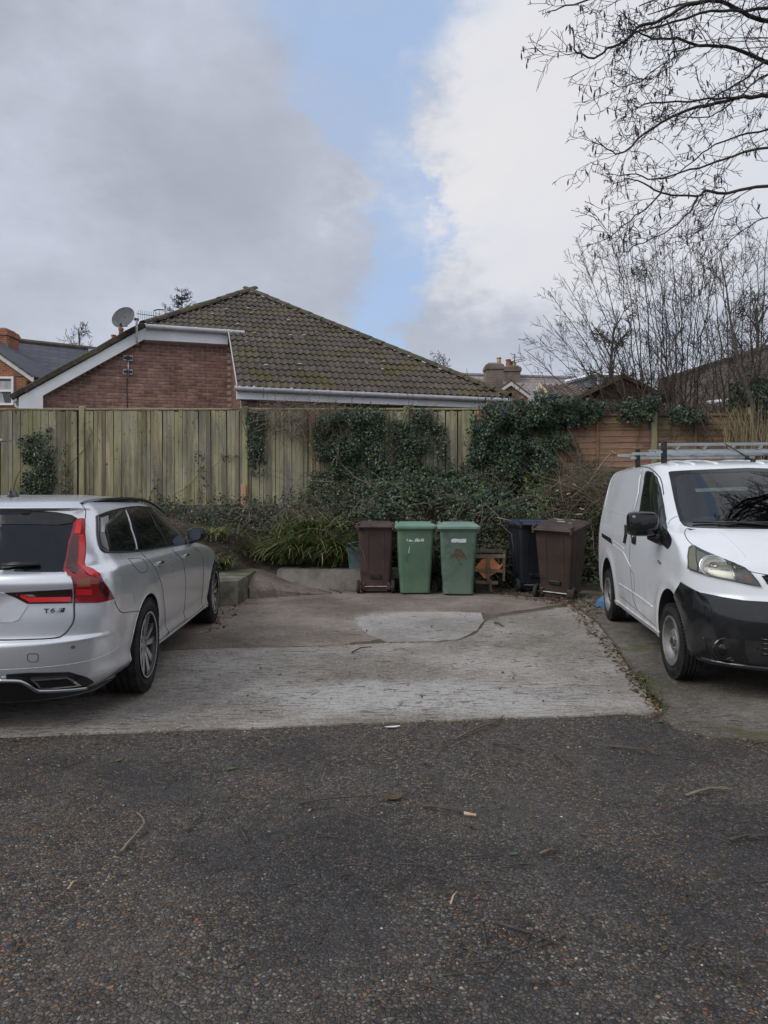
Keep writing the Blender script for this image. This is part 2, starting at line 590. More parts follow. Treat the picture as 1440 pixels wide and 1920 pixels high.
def m_concrete(name, light, dark, stain, brush=1.0, moss=0.0, seed=0.0, stain_amt=0.6, bleach=None):
    m, N, b = newmat(name)
    P = N.n('ShaderNodeNewGeometry').outputs['Position']
    V = N.vmap(P, loc=(seed, seed * 1.7, 0))
    big = N.noise(V, 0.9, 7, 0.65)
    col = N.mix(N.ss(big, 0.36, 0.64), dark, light)
    col = N.mix(N.m('MULTIPLY', N.ss(N.noise(N.vmap(V, loc=(4, 4, 0)), 0.55, 7, 0.68), 0.46, 0.66), stain_amt), col, stain)
    if bleach:
        (bx, by), (rx, ry), bc, amt = bleach
        q = N.vmap(P, loc=(-bx / rx, -by / ry, 0), scale=(1 / rx, 1 / ry, 0))
        ln = N.n('ShaderNodeVectorMath', operation='LENGTH'); N.put(ln.inputs[0], q)
        dd = N.m('ADD', ln.outputs['Value'], N.m('MULTIPLY', N.m('SUBTRACT', N.noise(P, 1.6, 7, 0.68), 0.5), 1.3))
        col = N.mix(N.m('MULTIPLY', N.ss(dd, 1.15, 0.45), amt), col, bc)
    # brushed grooves that run across the slab and wander a little
    ws = N.n('ShaderNodeVectorMath', operation='ADD'); N.put(ws.inputs[0], V)
    w2 = N.n('ShaderNodeVectorMath', operation='SCALE'); N.put(w2.inputs[0], N.noise(V, 2.0, 3, 0.5, out=1)); w2.inputs['Scale'].default_value = 0.10
    N.put(ws.inputs[1], w2.outputs[0])
    g = N.noise(N.vmap(ws.outputs[0], scale=(7, 32, 1)), 1.0, 6, 0.74)
    groove = N.ss(g, 0.50, 0.60)
    gw = N.ss(N.noise(V, 1.6, 4, 0.6), 0.34, 0.6)
    col = N.mix(N.m('MULTIPLY', groove, N.lin(gw, 0, 1, 0.36 * brush, 0.85 * brush)), col, tuple(c * 0.36 for c in dark))
    # pits, gravel showing through
    v = N.n('ShaderNodeTexVoronoi'); v.inputs['Scale'].default_value = 85; N.put(v.inputs['Vector'], V)
    pit = N.n('ShaderNodeSeparateColor'); N.put(pit.inputs[0], v.outputs['Color'])
    col = N.mix(N.m('MULTIPLY', N.m('GREATER_THAN', pit.outputs[0], 0.86), 0.5), col, tuple(c * 0.5 for c in dark))
    col = N.mix(N.m('MULTIPLY', N.m('GREATER_THAN', pit.outputs[1], 0.94), 0.45), col, tuple(min(c * 1.5, .6) for c in light))
    sp = N.ss(N.noise(V, 38, 4, 0.7), 0.60, 0.72)
    col = N.mix(N.m('MULTIPLY', sp, 0.4), col, tuple(c * 0.45 for c in dark))
    if moss:
        mo = N.ss(N.noise(N.vmap(V, loc=(9, 1, 0)), 1.5, 7, 0.7), 0.50, 0.66)
        col = N.mix(N.m('MULTIPLY', mo, moss), col, (.085, .092, .030))
    N.put(b.inputs['Base Color'], col)
    b.inputs['Roughness'].default_value = 0.85
    b.inputs['Specular IOR Level'].default_value = 0.3
    h = N.m('ADD', N.m('MULTIPLY', g, -0.9), N.m('MULTIPLY', N.noise(V, 30, 5, 0.7), 0.7))
    bn = N.n('ShaderNodeBump'); bn.inputs['Strength'].default_value = 1.0; bn.inputs['Distance'].default_value = 0.016
    N.put(bn.inputs['Height'], h); N.put(b.inputs['Normal'], bn.outputs[0])
    return m


M = {}
M['asphalt'] = m_asphalt()
M['conc_front'] = m_concrete('brushed_concrete', (.415, .39, .36), (.25, .228, .20), (.165, .138, .108), 1.0, bleach=((.25, 5.25), (1.5, .55), (.50, .495, .485), 0.7))
M['conc_patch'] = m_concrete('pale_concrete', (.42, .405, .385), (.285, .27, .25), (.19, .17, .148), 0.7, seed=3.0, stain_amt=0.45)
M['conc_rear'] = m_concrete('dirty_concrete', (.315, .272, .235), (.195, .165, .138), (.105, .084, .066), 0.8, seed=7.0, stain_amt=0.75, bleach=((.35, 8.3), (1.0, .9), (.38, .365, .345), 0.85))
M['joint_dirt'] = mat('dirty_slab_joint', (.070, .058, .046), (.12, .10, .082), 5, 7, 0.95, coords='World', c3=(.06, .066, .028), s3=2.2, lo3=.48, hi3=.66, bump=.6, bscale=40)
M['conc_mossy'] = m_concrete('mossy_concrete', (.24, .225, .20), (.13, .118, .10), (.08, .07, .058), 0.9, moss=0.75, seed=12.0)
M['conc_wall'] = mat('old_concrete', (.11, .098, .08), (.29, .27, .24), 2.2, 7, 0.9, bump=0.8, bscale=14, c3=(.075, .085, .035), s3=1.8, lo3=0.52, hi3=0.68, coords='World', bdist=0.02)
M['kerb_moss'] = mat('mossy_kerb_concrete', (.075, .068, .052), (.19, .175, .145), 3.2, 7, 0.92, bump=0.9, bscale=14, c3=(.06, .072, .026), s3=2.6, lo3=0.44, hi3=0.6, coords='World', bdist=0.02)
M['soil'] = mat('dark_soil', (.035, .027, .020), (.085, .066, .048), 6, 7, 0.95, bump=1.0, bscale=22, coords='World', c3=(.05, .055, .022), s3=2.0, bdist=0.04)
M['brick'] = mat('brown_brick', (.225, .125, .098), (.335, .20, .16), 7, 4, 0.88, bump=0.4, bscale=30, coords='World', rnd=0.33, c3=(.115, .075, .068), s3=0.9)
M['mortar'] = mat('mortar', (.46, .36, .31), (.56, .45, .39), 12, 5, 0.95, bump=0.3, bscale=60, coords='World')
M['tile'] = mat('concrete_roof_tile', (.064, .055, .047), (.108, .091, .077), 9, 6, 0.92, bump=0.8, bscale=26, coords='World', rnd=0.22, c3=(.082, .074, .026), s3=1.6, lo3=0.47, hi3=0.66, bdist=0.02)
M['moss_tile'] = mat('mossy_edge_tile', (.055, .048, .036), (.095, .083, .062), 7, 6, 0.95, bump=1.0, bscale=20, coords='World', rnd=0.25, c3=(.078, .075, .030), s3=2.4, lo3=0.46, hi3=0.64, bdist=0.03)
M['lichen'] = mat('pale_lichen', (.55, .54, .48), (.4, .4, .34), 30, 4, 0.95)
M['white_upvc'] = mat('white_plastic_board', (.80, .82, .85), (.72, .74, .77), 2.5, 5, 0.42, coords='World')
M['gutter'] = mat('grey_white_gutter', (.52, .53, .56), (.44, .45, .47), 5, 5, 0.4, coords='World')
M['gap_shade'] = mat('painted_gap_shade', (.02, .02, .02), (.035, .032, .03), 6, 4, 0.9)


def m_fence():
    m, N, b = newmat('weathered_fence_board')
    P = N.n('ShaderNodeNewGeometry').outputs['Position']
    oi = N.n('ShaderNodeObjectInfo').outputs['Random']
    base = N.ramp(oi, [(0.0, (.35, .33, .185)), (0.3, (.44, .42, .24)), (0.55, (.37, .35, .245)), (0.8, (.50, .47, .31)), (1.0, (.27, .205, .135))])
    grain = N.noise(N.vmap(P, scale=(60, 60, 2.2)), 1.0, 6, 0.7)
    col = N.mix(N.m('MULTIPLY', N.ss(grain, 0.46, 0.7), 0.6), base, (.125, .11, .075))
    streak = N.ss(N.noise(N.vmap(P, scale=(5.5, 1, 0.55)), 1.0, 6, 0.62), 0.45, 0.63)
    col = N.mix(N.m('MULTIPLY', streak, 0.72), col, (.105, .088, .066))
    grey = N.ss(N.noise(N.vmap(P, scale=(1, 1, 0.6), loc=(2, 0, 7)), 0.9, 5, 0.6), 0.45, 0.62)
    col = N.mix(N.m('MULTIPLY', grey, 0.5), col, (.205, .20, .185))
    green = N.ss(N.noise(N.vmap(P, scale=(1.4, 1, 0.35), loc=(6, 0, 1)), 1.0, 5, 0.6), 0.5, 0.7)
    col = N.mix(N.m('MULTIPLY', green, 0.5), col, (.20, .215, .07))
    spots = N.ss(N.noise(N.vmap(P, scale=(1, 1, 0.7)), 17, 3, 0.5), 0.67, 0.72)
    col = N.mix(N.m('MULTIPLY', spots, 0.75), col, (.045, .04, .028))
    N.put(b.inputs['Base Color'], col)
    b.inputs['Roughness'].default_value = 0.9
    b.inputs['Specular IOR Level'].default_value = 0.2
    bn = N.n('ShaderNodeBump'); bn.inputs['Strength'].default_value = 0.5; bn.inputs['Distance'].default_value = 0.006
    N.put(bn.inputs['Height'], grain); N.put(b.inputs['Normal'], bn.outputs[0])
    return m


M['fence'] = m_fence()
M['fence_lap'] = mat('orange_brown_fence_board', (.19, .115, .066), (.30, .20, .115), 1.0, 6, 0.88, coords='World', stretch=(2.2, 2, 30), bump=0.4, bscale=3, rnd=0.22, c3=(.105, .085, .05), s3=1.1, lo3=0.46, hi3=0.66, bdist=0.004)
M['fence_lap_red'] = mat('reddish_fence_board', (.25, .14, .095), (.33, .21, .15), 1.0, 6, 0.88, coords='World', stretch=(2.2, 2, 30), bump=0.4, bscale=3, rnd=0.12, c3=(.15, .095, .06), s3=1.3, lo3=0.5, hi3=0.7, bdist=0.004)
M['post_green'] = mat('green_stained_post', (.26, .26, .14), (.34, .335, .19), 3, 6, 0.9, coords='World', stretch=(8, 8, 1), bump=0.3, c3=(.13, .12, .075))

# ================================================================== GROUND
ground = MB()
ground.add([(-400, -500, 0), (400, -500, 0), (400, 900, 0), (-400, 900, 0)], [(0, 1, 2, 3)])
tag(ground.build('asphalt_ground', M['asphalt']), kind='structure')


def slab(name, outline, m, z0=-0.03, z1=0.012, step=0.22, jag=0.012, seed=1):
    """flat slab with slightly ragged edges"""
    pts = densify([tuple(p[:2]) for p in outline], 0.09)
    out = []
    for i, (x, y) in enumerate(pts):
        n = noise.noise(Vector((x * 5.0, y * 5.0, seed))) * jag * 1.6 + noise.noise(Vector((x * 1.3, y * 1.3, seed + 9))) * jag * 1.5
        out.append((x + n, y + noise.noise(Vector((x * 5.5 + 7, y * 5.5, seed))) * jag * 1.6))
    a = sum(out[i][0] * out[(i + 1) % len(out)][1] - out[(i + 1) % len(out)][0] * out[i][1] for i in range(len(out)))
    if a < 0: out = out[::-1]
    v, t = fill2d(out, step)
    mb = MB()
    n = len(out)
    mb.v = [(x, y, z1 + 0.0035 * noise.noise(Vector((x * 1.2, y * 1.2, seed)))) for x, y in v]
    mb.f = list(t)
    o = len(mb.v)
    mb.v += [(x + (0.010 if False else 0), y, z0) for x, y in out]
    for i in range(n):
        j = (i + 1) % n
        mb.f.append((j, i, o + i, o + j))
    return tag(mb.build(name, m), kind='structure')


G = lambda *ps: [gp(*p) for p in ps]
crack = [(-60, 1236), (120, 1228), (300, 1222), (430, 1217), (560, 1215), (640, 1212), (720, 1207), (770, 1207), (820, 1206)]
crack2 = [(862, 1202), (888, 1192), (901, 1178), (908, 1168), (930, 1158), (985, 1150), (1062, 1139)]
# front slab: asphalt edge, right joint, up to the crack
front = G((-420, 1402), (0, 1384), (250, 1374), (470, 1367), (720, 1357), (960, 1348), (1232, 1340), (1205, 1296), (1170, 1245), (1145, 1204), (1118, 1170), (1068, 1134)) \
    + [gp(x, y + 1.0) for x, y in reversed(crack2)] + [gp(x, y + .5) for x, y in reversed(crack)] + G((-420, 1250))
slab('concrete_front_slab', front, M['conc_front'], seed=2)
patch = G((664, 1160), (700, 1153), (770, 1149), (840, 1149), (903, 1151), (904, 1168), (897, 1178), (885, 1190), (860, 1200.5), (820, 1204.6), (770, 1205.8), (722, 1205.8), (690, 1192), (676, 1176))
slab('concrete_pale_slab', patch, M['conc_patch'], seed=5, z1=0.0145, jag=.02)
rear = G((-420, 1247)) + [gp(x, y - .5) for x, y in crack if x < 690] + G((730, 1198), (715, 1180), (705, 1165), (730, 1156), (780, 1153), (840, 1152), (898, 1154), (906, 1151), (932, 1153), (985, 1145), (1060, 1134), (1010, 1122), (930, 1116), (800, 1110), (670, 1108), (560, 1112), (440, 1121), (330, 1128), (100, 1128), (-420, 1128))
slab('concrete_rear_slab', rear, M['conc_rear'], seed=9)
base_ = G((-420, 1399), (0, 1382), (470, 1365.5), (720, 1356), (1230, 1339), (1262, 1364), (1330, 1382), (1700, 1398), (2000, 1130), (1500, 1100), (1100, 1112), (1000, 1112), (700, 1108), (440, 1118), (100, 1126), (-420, 1126))
slab('concrete_joint_dirt', base_, M['joint_dirt'], seed=3, z1=0.0045, z0=-.02)
van_slab = G((1238, 1340), (1262, 1366), (1330, 1384), (1440, 1392), (1700, 1400), (2100, 1400), (2000, 1130), (1500, 1100), (1100, 1118), (1076, 1134), (1124, 1168), (1152, 1203), (1176, 1243), (1211, 1294))
slab('concrete_parking_slab', van_slab, M['conc_mossy'], seed=13, z1=0.010)


def sstep(t):
    t = max(0.0, min(1.0, t))
    return t * t * (3 - 2 * t)


def bank_z(x, y):
    right = sstep((x + 0.7) / 1.2)                    # 0 on the left, 1 behind the bins
    left_far = sstep((-2.0 - x) / 0.8)                # beyond the left kerb block
    y0 = 11.35 * (1 - left_far) + 9.75 * left_far
    base = 0.30 * (1 - right)
    if y < y0: zb = -0.05 - 0.1 * (y0 - y)
    else: zb = base + (1.315 - base) * sstep((y - y0) / (13.25 - y0))
    if y > 13.25: zb = 1.315
    if y >= y0:
        zb += 0.05 * noise.noise(Vector((x * 1.7, y * 1.7, 3))) + 0.03 * noise.noise(Vector((x * 5, y * 5, 1)))
    return zb


def build_bank():
    xs = np.linspace(-9, 9, 121); ys = np.concatenate([np.linspace(9.4, 13.6, 61), [14.5, 18, 30, 80, 300]])
    v = [(x * (1 if y < 20 else y / 8), y, bank_z(x, y) if y < 13.6 else (1.3 if y < 40 else 1.3)) for y in ys for x in xs]
    n = len(xs)
    f = [(j * n + i, j * n + i + 1, (j + 1) * n + i + 1, (j + 1) * n + i) for j in range(len(ys) - 1) for i in range(n - 1)]
    mb = MB(); mb.add(v, f)
    tag(mb.build('earth_bank', M['soil'], smooth=True), kind='structure')


build_bank()


def rough_block(name, poly, z0, z1, m, seed, dz=None, step=0.12, jag=0.012):
    """cast concrete block with an uneven top and worn edges; dz(x, y) adds to the top height"""
    pts = densify(poly, step)
    a = sum(pts[i][0] * pts[(i + 1) % len(pts)][1] - pts[(i + 1) % len(pts)][0] * pts[i][1] for i in range(len(pts)))
    if a < 0: pts = pts[::-1]
    v, t = fill2d(pts, step)
    mb = MB()
    hz = lambda x, y: z1 + (dz(x, y) if dz else 0) + 0.012 * noise.noise(Vector((x * 4, y * 4, seed)))
    mb.v = [(x, y, hz(x, y)) for x, y in v]
    mb.f = list(t)
    n = len(pts)
    prev = list(range(n))
    for k, (fr, out) in enumerate(((0.0, 0.008), (0.12, 0.014), (0.4, 0.012), (0.7, 0.016), (1.0, 0.02))):
        if k == 0: continue
        o = len(mb.v)
        cx = sum(p[0] for p in pts) / n; cy = sum(p[1] for p in pts) / n
        for x, y in pts:
            top = hz(x, y)
            d = Vector((x - cx, y - cy)).normalized()
            q = out + jag * noise.noise(Vector((x * 6, y * 6, seed + fr * 5)))
            mb.v.append((x + d.x * q, y + d.y * q, top + (z0 - top) * fr))
        for i in range(n):
            j = (i + 1) % n
            mb.f.append((prev[j], prev[i], o + i, o + j))
        prev = list(range(o, o + n))
    return mb.build(name, m, smooth=True, angle=40)


xy = lambda v: (v.x, v.y)
rw = rough_block('retaining_wall', [(-1.66, 11.20), (0.25, 11.14), (0.30, 11.52), (-1.60, 11.62)], -0.02, 0.335, M['conc_wall'], 4)
tag(rw, 'low weathered concrete retaining wall below the strappy green plant', 'wall')
kb = rough_block('kerb_block', [(-2.62, 9.42), (-1.97, 9.62), (-1.97, 11.0), (-2.75, 11.2)], -0.02, 0.335, M['conc_wall'], 6)
kb.data.materials[0] = M['kerb_moss']
tag(kb, 'mossy concrete kerb block beside the front wheel of the silver car', 'kerb')
ramp = rough_block('concrete_ramp', [(-1.92, 10.28), (-0.85, 10.75), (-1.05, 11.32), (-1.92, 11.9), (-2.6, 12.2), (-2.3, 11.0)], -0.04, 0.03, M['conc_rear'], 8,
                   dz=lambda x, y: 0.30 * sstep((-0.95 - x) / 1.2) * sstep((y - 9.9) / 0.9))
tag(ramp, kind='structure')

# ================================================================== HOUSE BEHIND THE FENCE
PITCH = 0.646
PA = math.atan(PITCH); CP, SP = math.cos(PA), math.sin(PA)
HZ, HS, HW = 7.13, 5.31, 2.67             # ridge height, half span, plan distance to the raised eave
house = thing('brick_bungalow', 'brown brick bungalow with a mossy tiled hipped roof behind the fence', 'house', (-3.73, 19.90, 0), R(16))


def roof_z(d): return HZ - PITCH * d


# --- under-roof slabs (front, left, right, back)
mb = MB()
def rslab(poly, zf, th=0.05):
    top = [Vector((u, v, zf(u, v))) for u, v in poly]
    bot = [p - Vector((0, 0, th)) for p in top]
    n = len(poly)
    mb.add(top + bot, [tuple(range(n)), tuple(range(2 * n - 1, n - 1, -1))] + [(i, n + i, n + (i + 1) % n, (i + 1) % n) for i in range(n)])
rslab([(0, 0), (-HW, -HW), (-0.73, -HW), (-0.73, -HS), (HS, -HS)], lambda u, v: roof_z(-v) - 0.005)
rslab([(0, 0), (HS, -HS), (HS, HS)], lambda u, v: roof_z(u) + 0.02, 0.1)
rslab([(0, 0), (HS, HS), (-HS, HS)], lambda u, v: roof_z(v) + 0.02, 0.1)
rslab([(0, 0), (-HS, HS), (-HS, -HW), (-HW, -HW)], lambda u, v: roof_z(-u) + 0.02, 0.1)
roof = mb.build('roof', M['moss_tile'], house)

# --- roof tiles: double roll, one object each
TW, TG, TL = 0.30, 0.32, 0.37
def tile_mesh():
    n = 13
    mbt = MB()
    rows = []
    for y, z in ((0.0, 0.043), (0.02, 0.046), (TL, 0.016)):
        row = []
        for i in range(n):
            x = -TW / 2 + TW * i / (n - 1)
            c = math.cos(2 * math.pi * (x + 0.035) / (TW / 2))
            h = 0.030 * (max(0.0, c) ** 0.8) - 0.004 * max(0.0, -c)
            row.append((x, y, z + h))
        rows.append(row)
    low = [(x, y + 0.004, max(z - 0.026, 0.0)) for x, y, z in rows[0]]
    allr = [low] + rows
    vs = [p for r in allr for p in r]
    fs = [(r * n + i, r * n + i + 1, (r + 1) * n + i + 1, (r + 1) * n + i) for r in range(3) for i in range(n - 1)]
    mbt.add(vs, fs)
    return mbt.mesh('roof_tile', M['tile'], smooth=True, angle=50)
TILE = tile_mesh()
tile_list = []
ncourse = int(HS / (TG * CP))
for i in range(ncourse + 1):
    r_i = HS + 0.05 - i * TG * CP
    k0 = int(math.ceil(HS / TW)) + 1
    for k in range(-k0, k0 + 1):
        u0 = k * TW - 0.60 + 0.0
        corners = [(u0 + dx, r_i - dy * CP) for dx in (-TW / 2, TW / 2) for dy in (0, TG)]
        cuts = []
        # hips
        right_in = [u <= r for u, r in corners]
        if not any(right_in): continue
        if not all(right_in): cuts.append(((1, CP, 0), (r_i - u0)))
        left_in = [-u <= r for u, r in corners]
        if not any(left_in): continue
        if not all(left_in): cuts.append(((-1, CP, 0), (r_i + u0)))
        if r_i > HW + 0.10:
            if u0 + TW / 2 <= -0.75: continue
            if u0 - TW / 2 < -0.75: cuts.append(((-1, 0, 0), (0.75 + u0)))
        tile_list.append((r_i, u0, cuts))
def tile_matrix(r_i, u0, jit=True):
    m = Matrix(((1, 0, 0), (0, CP, -SP), (0, SP, CP))).to_4x4()
    base = Vector((u0, -r_i, roof_z(r_i)))
    if jit:
        m = m @ Matrix.Rotation(random.gauss(0, 0.008), 4, 'Z') @ Matrix.Rotation(random.gauss(0, 0.010), 4, 'X')
        base += Vector((random.gauss(0, .002), 0, abs(random.gauss(0, .003))))
    return Matrix.Translation(base) @ m
tile_list.sort(key=lambda t: len(t[2]))
for idx, (r_i, u0, cuts) in enumerate(tile_list):
    me = TILE
    if cuts:
        bm = bmesh.new(); bm.from_mesh(TILE)
        for nrm, dd in cuts:
            nv = Vector(nrm); L = nv.length
            bmesh.ops.bisect_plane(bm, geom=bm.verts[:] + bm.edges[:] + bm.faces[:], plane_co=nv.normalized() * (dd / L), plane_no=nv.normalized(), clear_outer=True)
        if not bm.faces: bm.free(); continue
        me = bpy.data.meshes.new('roof_tile'); bm.to_mesh(me); bm.free(); me.materials.append(M['tile'])
    o = link('roof_tile', me, house)
    o.matrix_local = tile_matrix(r_i, u0)

# --- hip tiles
def hip_mesh():
    mbt = MB(); n = 7
    rows = []
    for y, rad in ((0, 0.135), (0.44, 0.12)):
        rows.append([(rad * math.cos(math.pi * j / (n - 1)), y, rad * 0.72 * math.sin(math.pi * j / (n - 1)) - 0.02) for j in range(n)])
    low = [(x * .86, 0.006, z * .8 - 0.01) for x, y, z in rows[0]]
    vs = low + rows[0] + rows[1]
    mbt.add(vs, [(r * n + i + 1, r * n + i, (r + 1) * n + i, (r + 1) * n + i + 1) for r in range(2) for i in range(n - 1)])
    return mbt.mesh('hip_tile', M['moss_tile'], smooth=True, angle=50)
HIP = hip_mesh()
def lay_hips(p0, p1, step=0.40):
    d = (p1 - p0); L = d.length; d.normalize()
    x = Vector((d.y, -d.x, 0)).normalized(); z = x.cross(d)
    for i in range(int(L / step) + 1):
        p = p0 + d * (i * step) + z * (0.055 + random.gauss(0, .004))
        o = link('hip_tile', HIP, house)
        mm = Matrix((x, d, z)).transposed().to_4x4() @ Matrix.Rotation(random.gauss(0, .02), 4, 'Z')
        o.matrix_local = Matrix.Translation(p) @ mm
lay_hips(Vector((HS, -HS, roof_z(HS))), Vector((0, 0, HZ)))
lay_hips(Vector((-HW, -HW, roof_z(HW))), Vector((0, 0, HZ)))
# --- verge tiles down the left edge
vm = MB(); vm.cbox(-0.17, 0.17, 0.0, 0.22, -0.075, 0.055, 0.018); VERGE = vm.mesh('verge_tile', M['moss_tile'])
Lv = (HS - HW) / CP
for i in range(int(Lv / 0.30) + 1):
    d = HW + (i + 0.5) * 0.30 * CP
    o = link('verge_tile', VERGE, house)
    rotm = Matrix.Rotation(-PA, 4, 'Y')
    o.matrix_local = Matrix.Translation(Vector((-d, -HW - 0.06, roof_z(d) + 0.045 + random.uniform(0, .015)))) @ rotm @ Matrix.Rotation(random.gauss(0, .03), 4, 'Y')
# verge strip down the cut edge of the front slope
mb = MB()
p0, p1 = Vector((-0.755, -HW - 0.02, roof_z(HW) + 0.03)), Vector((-0.755, -HS - 0.03, roof_z(HS) + 0.03))
mb.tube([p0, p1], 0.014, 6)
mb.build('verge_strip', M['gutter'], house)
# bird lime and lichen spots on the roof
mb = MB()
for _ in range(26):
    r_ = random.uniform(0.6, 5.1); u_ = random.uniform(-0.5, r_ * 0.95) if r_ > 2.6 else random.uniform(-r_, r_)
    mb.ball((u_, -r_, roof_z(r_) + 0.085), random.uniform(.018, .045), 6, 4, (1.3, 1, 0.5))
tag(mb.build('lichen_spots', M['lichen'], house), kind='stuff')

# --- walls (mortar ground with the bricks proud of it)
WV, RU, MV = -2.50, -0.66, -4.98            # wing wall plane, return wall plane, main wall plane
mb = MB()
def wall_uz(poly, v0, th):
    n = len(poly)
    mb.add([(u, v0, z) for u, z in poly] + [(u, v0 + th, z) for u, z in poly], [tuple(range(n)), tuple(range(2 * n - 1, n - 1, -1))] + [(i, n + i, n + (i + 1) % n, (i + 1) % n) for i in range(n)])
wall_uz([(-4.85, 1.2), (RU, 1.2), (RU, 5.25), (-2.78, 5.25), (-4.85, 3.90)], WV, 0.1)
mb.box(RU, RU + 0.1, MV, WV - 0.002, 1.2, 3.62)
mb.add([(RU + .002, MV, 3.62), (RU + .002, WV, 3.62), (RU + .002, WV, 5.2), (RU + .1, MV, 3.62), (RU + .1, WV, 3.62), (RU + .1, WV, 5.2)], [(0, 1, 2), (5, 4, 3), (0, 2, 5, 3), (0, 3, 4, 1), (1, 4, 5, 2)])
mb.box(RU, 4.95, MV - 0.1, MV, 1.2, 3.62)
mb.box(4.85, 4.95, MV, 4.95, 1.2, 3.62)
mb.box(-4.85, -4.75, WV + 0.1, 4.95, 1.2, 3.75)
mb.box(-4.75, 4.85, 4.85, 4.95, 1.2, 3.62)
mb.build('wall', M['mortar'], house)
BL, BH = 0.225, 0.075
def brick_mesh(L):
    m_ = MB(); m_.cbox(-L / 2, L / 2, -0.012, 0.012, -0.0305, 0.0305, 0.004); return m_.mesh('brick', M['brick'])
BRICK, HALF = brick_mesh(0.209), brick_mesh(0.096)
bricks = []
def top_at(u): return 5.06 if u > -2.85 else 5.06 - PITCH * (-2.85 - u)
row = 0
z = 3.455
while z < 5.1:
    off = (row % 2) * BL / 2
    u = -4.83 + off
    while u < RU - 0.02:
        if z < top_at(u - 0.08) and z < top_at(u + .08):
            if u + BL / 2 < RU: bricks.append(('w', u + 0.0, z, BRICK))
            elif u - BL / 4 < RU - 0.05: bricks.append(('w', RU - 0.055, z, HALF))
        u += BL
    row += 1
    z += BH
n_wing = len(bricks)
for rr in range(3 if True else 0):
    z = 3.36 + rr * BH
    u = RU + 0.12 + (rr % 2) * BL / 2
    while u < 4.9:
        bricks.append(('m', u, z, BRICK)); u += BL
for rr in range(24):
    z = 3.36 + rr * BH
    v = MV + 0.11 + (rr % 2) * BL / 2
    while v < WV - 0.1:
        if z + .16 < roof_z(-v + .1): bricks.append(('r', v, z, BRICK))
        v += BL
rest = MB()
for i, (kind, a, z, me) in enumerate(bricks):
    if kind == 'w': mt = Matrix.Translation((a, WV - 0.004, z))
    elif kind == 'm': mt = Matrix.Translation((a, MV - 0.104, z))
    else: mt = Matrix.Translation((RU - 0.004, a, z)) @ Matrix.Rotation(R(90), 4, 'Z')
    mt = mt @ Matrix.Translation((random.gauss(0, .0015), random.gauss(0, .0012), random.gauss(0, .0012)))
    if i < 300:
        o = link('brick', me, house); o.matrix_local = mt
    else:
        rest.add([mt @ v.co for v in me.vertices], [tuple(p.vertices) for p in me.polygons])
tag(rest.build('brickwork', M['brick'], house), kind='stuff')

# --- bargeboard, fascias, gutters
mb = MB()
def barge_pt(d, dz): return (-d, roof_z(d) - 0.05 + dz)
poly = [barge_pt(HW - 0.02, 0.0), barge_pt(HS - 0.02, 0.0), (-HS + 0.02, 3.40), (-4.80, 3.40), (-4.80, roof_z(4.80) - 0.31), barge_pt(HW - 0.02, -0.26), ]
n = len(poly)
mb.add([(u, -HW - 0.02, z) for u, z in poly] + [(u, -HW + 0.008, z) for u, z in poly], [tuple(range(n))[::-1], tuple(range(n, 2 * n))] + [(i, (i + 1) % n, n + (i + 1) % n, n + i) for i in range(n)])
mb.build('bargeboard', M['white_upvc'], house)
mb = MB(); mb.box(-HW + 0.022, -0.76, -HW - 0.02, -HW + 0.008, roof_z(HW) - 0.31, roof_z(HW) - 0.04); mb.box(-HW, -0.76, -HW + 0.01, WV, roof_z(HW) - 0.31, roof_z(HW) - 0.28)
mb.build('fascia', M['white_upvc'], house)
mb = MB(); mb.box(-0.75, HS, -HS + 0.03, -HS + 0.055, 3.46, 3.675); mb.box(-0.75, HS, -HS + 0.056, MV - 0.1, 3.46, 3.48); mb.box(-0.75, -0.73, -HS + 0.056, MV - 0.1, 3.481, 3.675)
mb.build('fascia', M['white_upvc'], house)
def gutter(path, drop=0.0):
    g = MB(); g.tube(path, 0.058, 12)
    a, b = Vector(path[0]), Vector(path[-1])
    return g.build('gutter', M['gutter'], house, smooth=True, angle=40), a, b
def clips(a, b, n):
    for i in range(n):
        t = (i + 0.5) / n
        p = a.lerp(b, t)
        c = MB(); d = (b - a).normalized()
        c.tube([p - d * 0.022, p + d * 0.022], 0.066, 12)
        c.build('gutter_clip', M['gutter'], house, smooth=True, angle=40)
_, a, b = gutter([(-0.80, -HS - 0.03, 3.665), (HS + 0.03, -HS - 0.03, 3.64)]); clips(a, b, 8)
_, a, b = gutter([(-HW + 0.05, -HW - 0.09, roof_z(HW) - 0.015), (-0.38, -HW - 0.09, roof_z(HW) - 0.03)]); clips(a, b, 3)
g = MB(); g.tube([(-HS - 0.08, -HW - 0.02, 3.62), (-HS - 0.08, HS, 3.60)], 0.06, 10); g.build('gutter', M['white_upvc'], house, smooth=True, angle=40)
g = MB(); g.tube([(-HS - 0.07, -HW + 0.12, 3.58), (-HS - 0.06, -HW + 0.12, 3.48), (-HS + 0.10, -HW + 0.10, 3.40), (-HS + 0.28, -HW + 0.10, 3.33), (-HS + 0.36, -HW + 0.10, 3.24), (-HS + 0.36, -HW + 0.10, 1.3)], 0.034, 8)
g.build('downpipe', M['white_upvc'], house, smooth=True, angle=40)
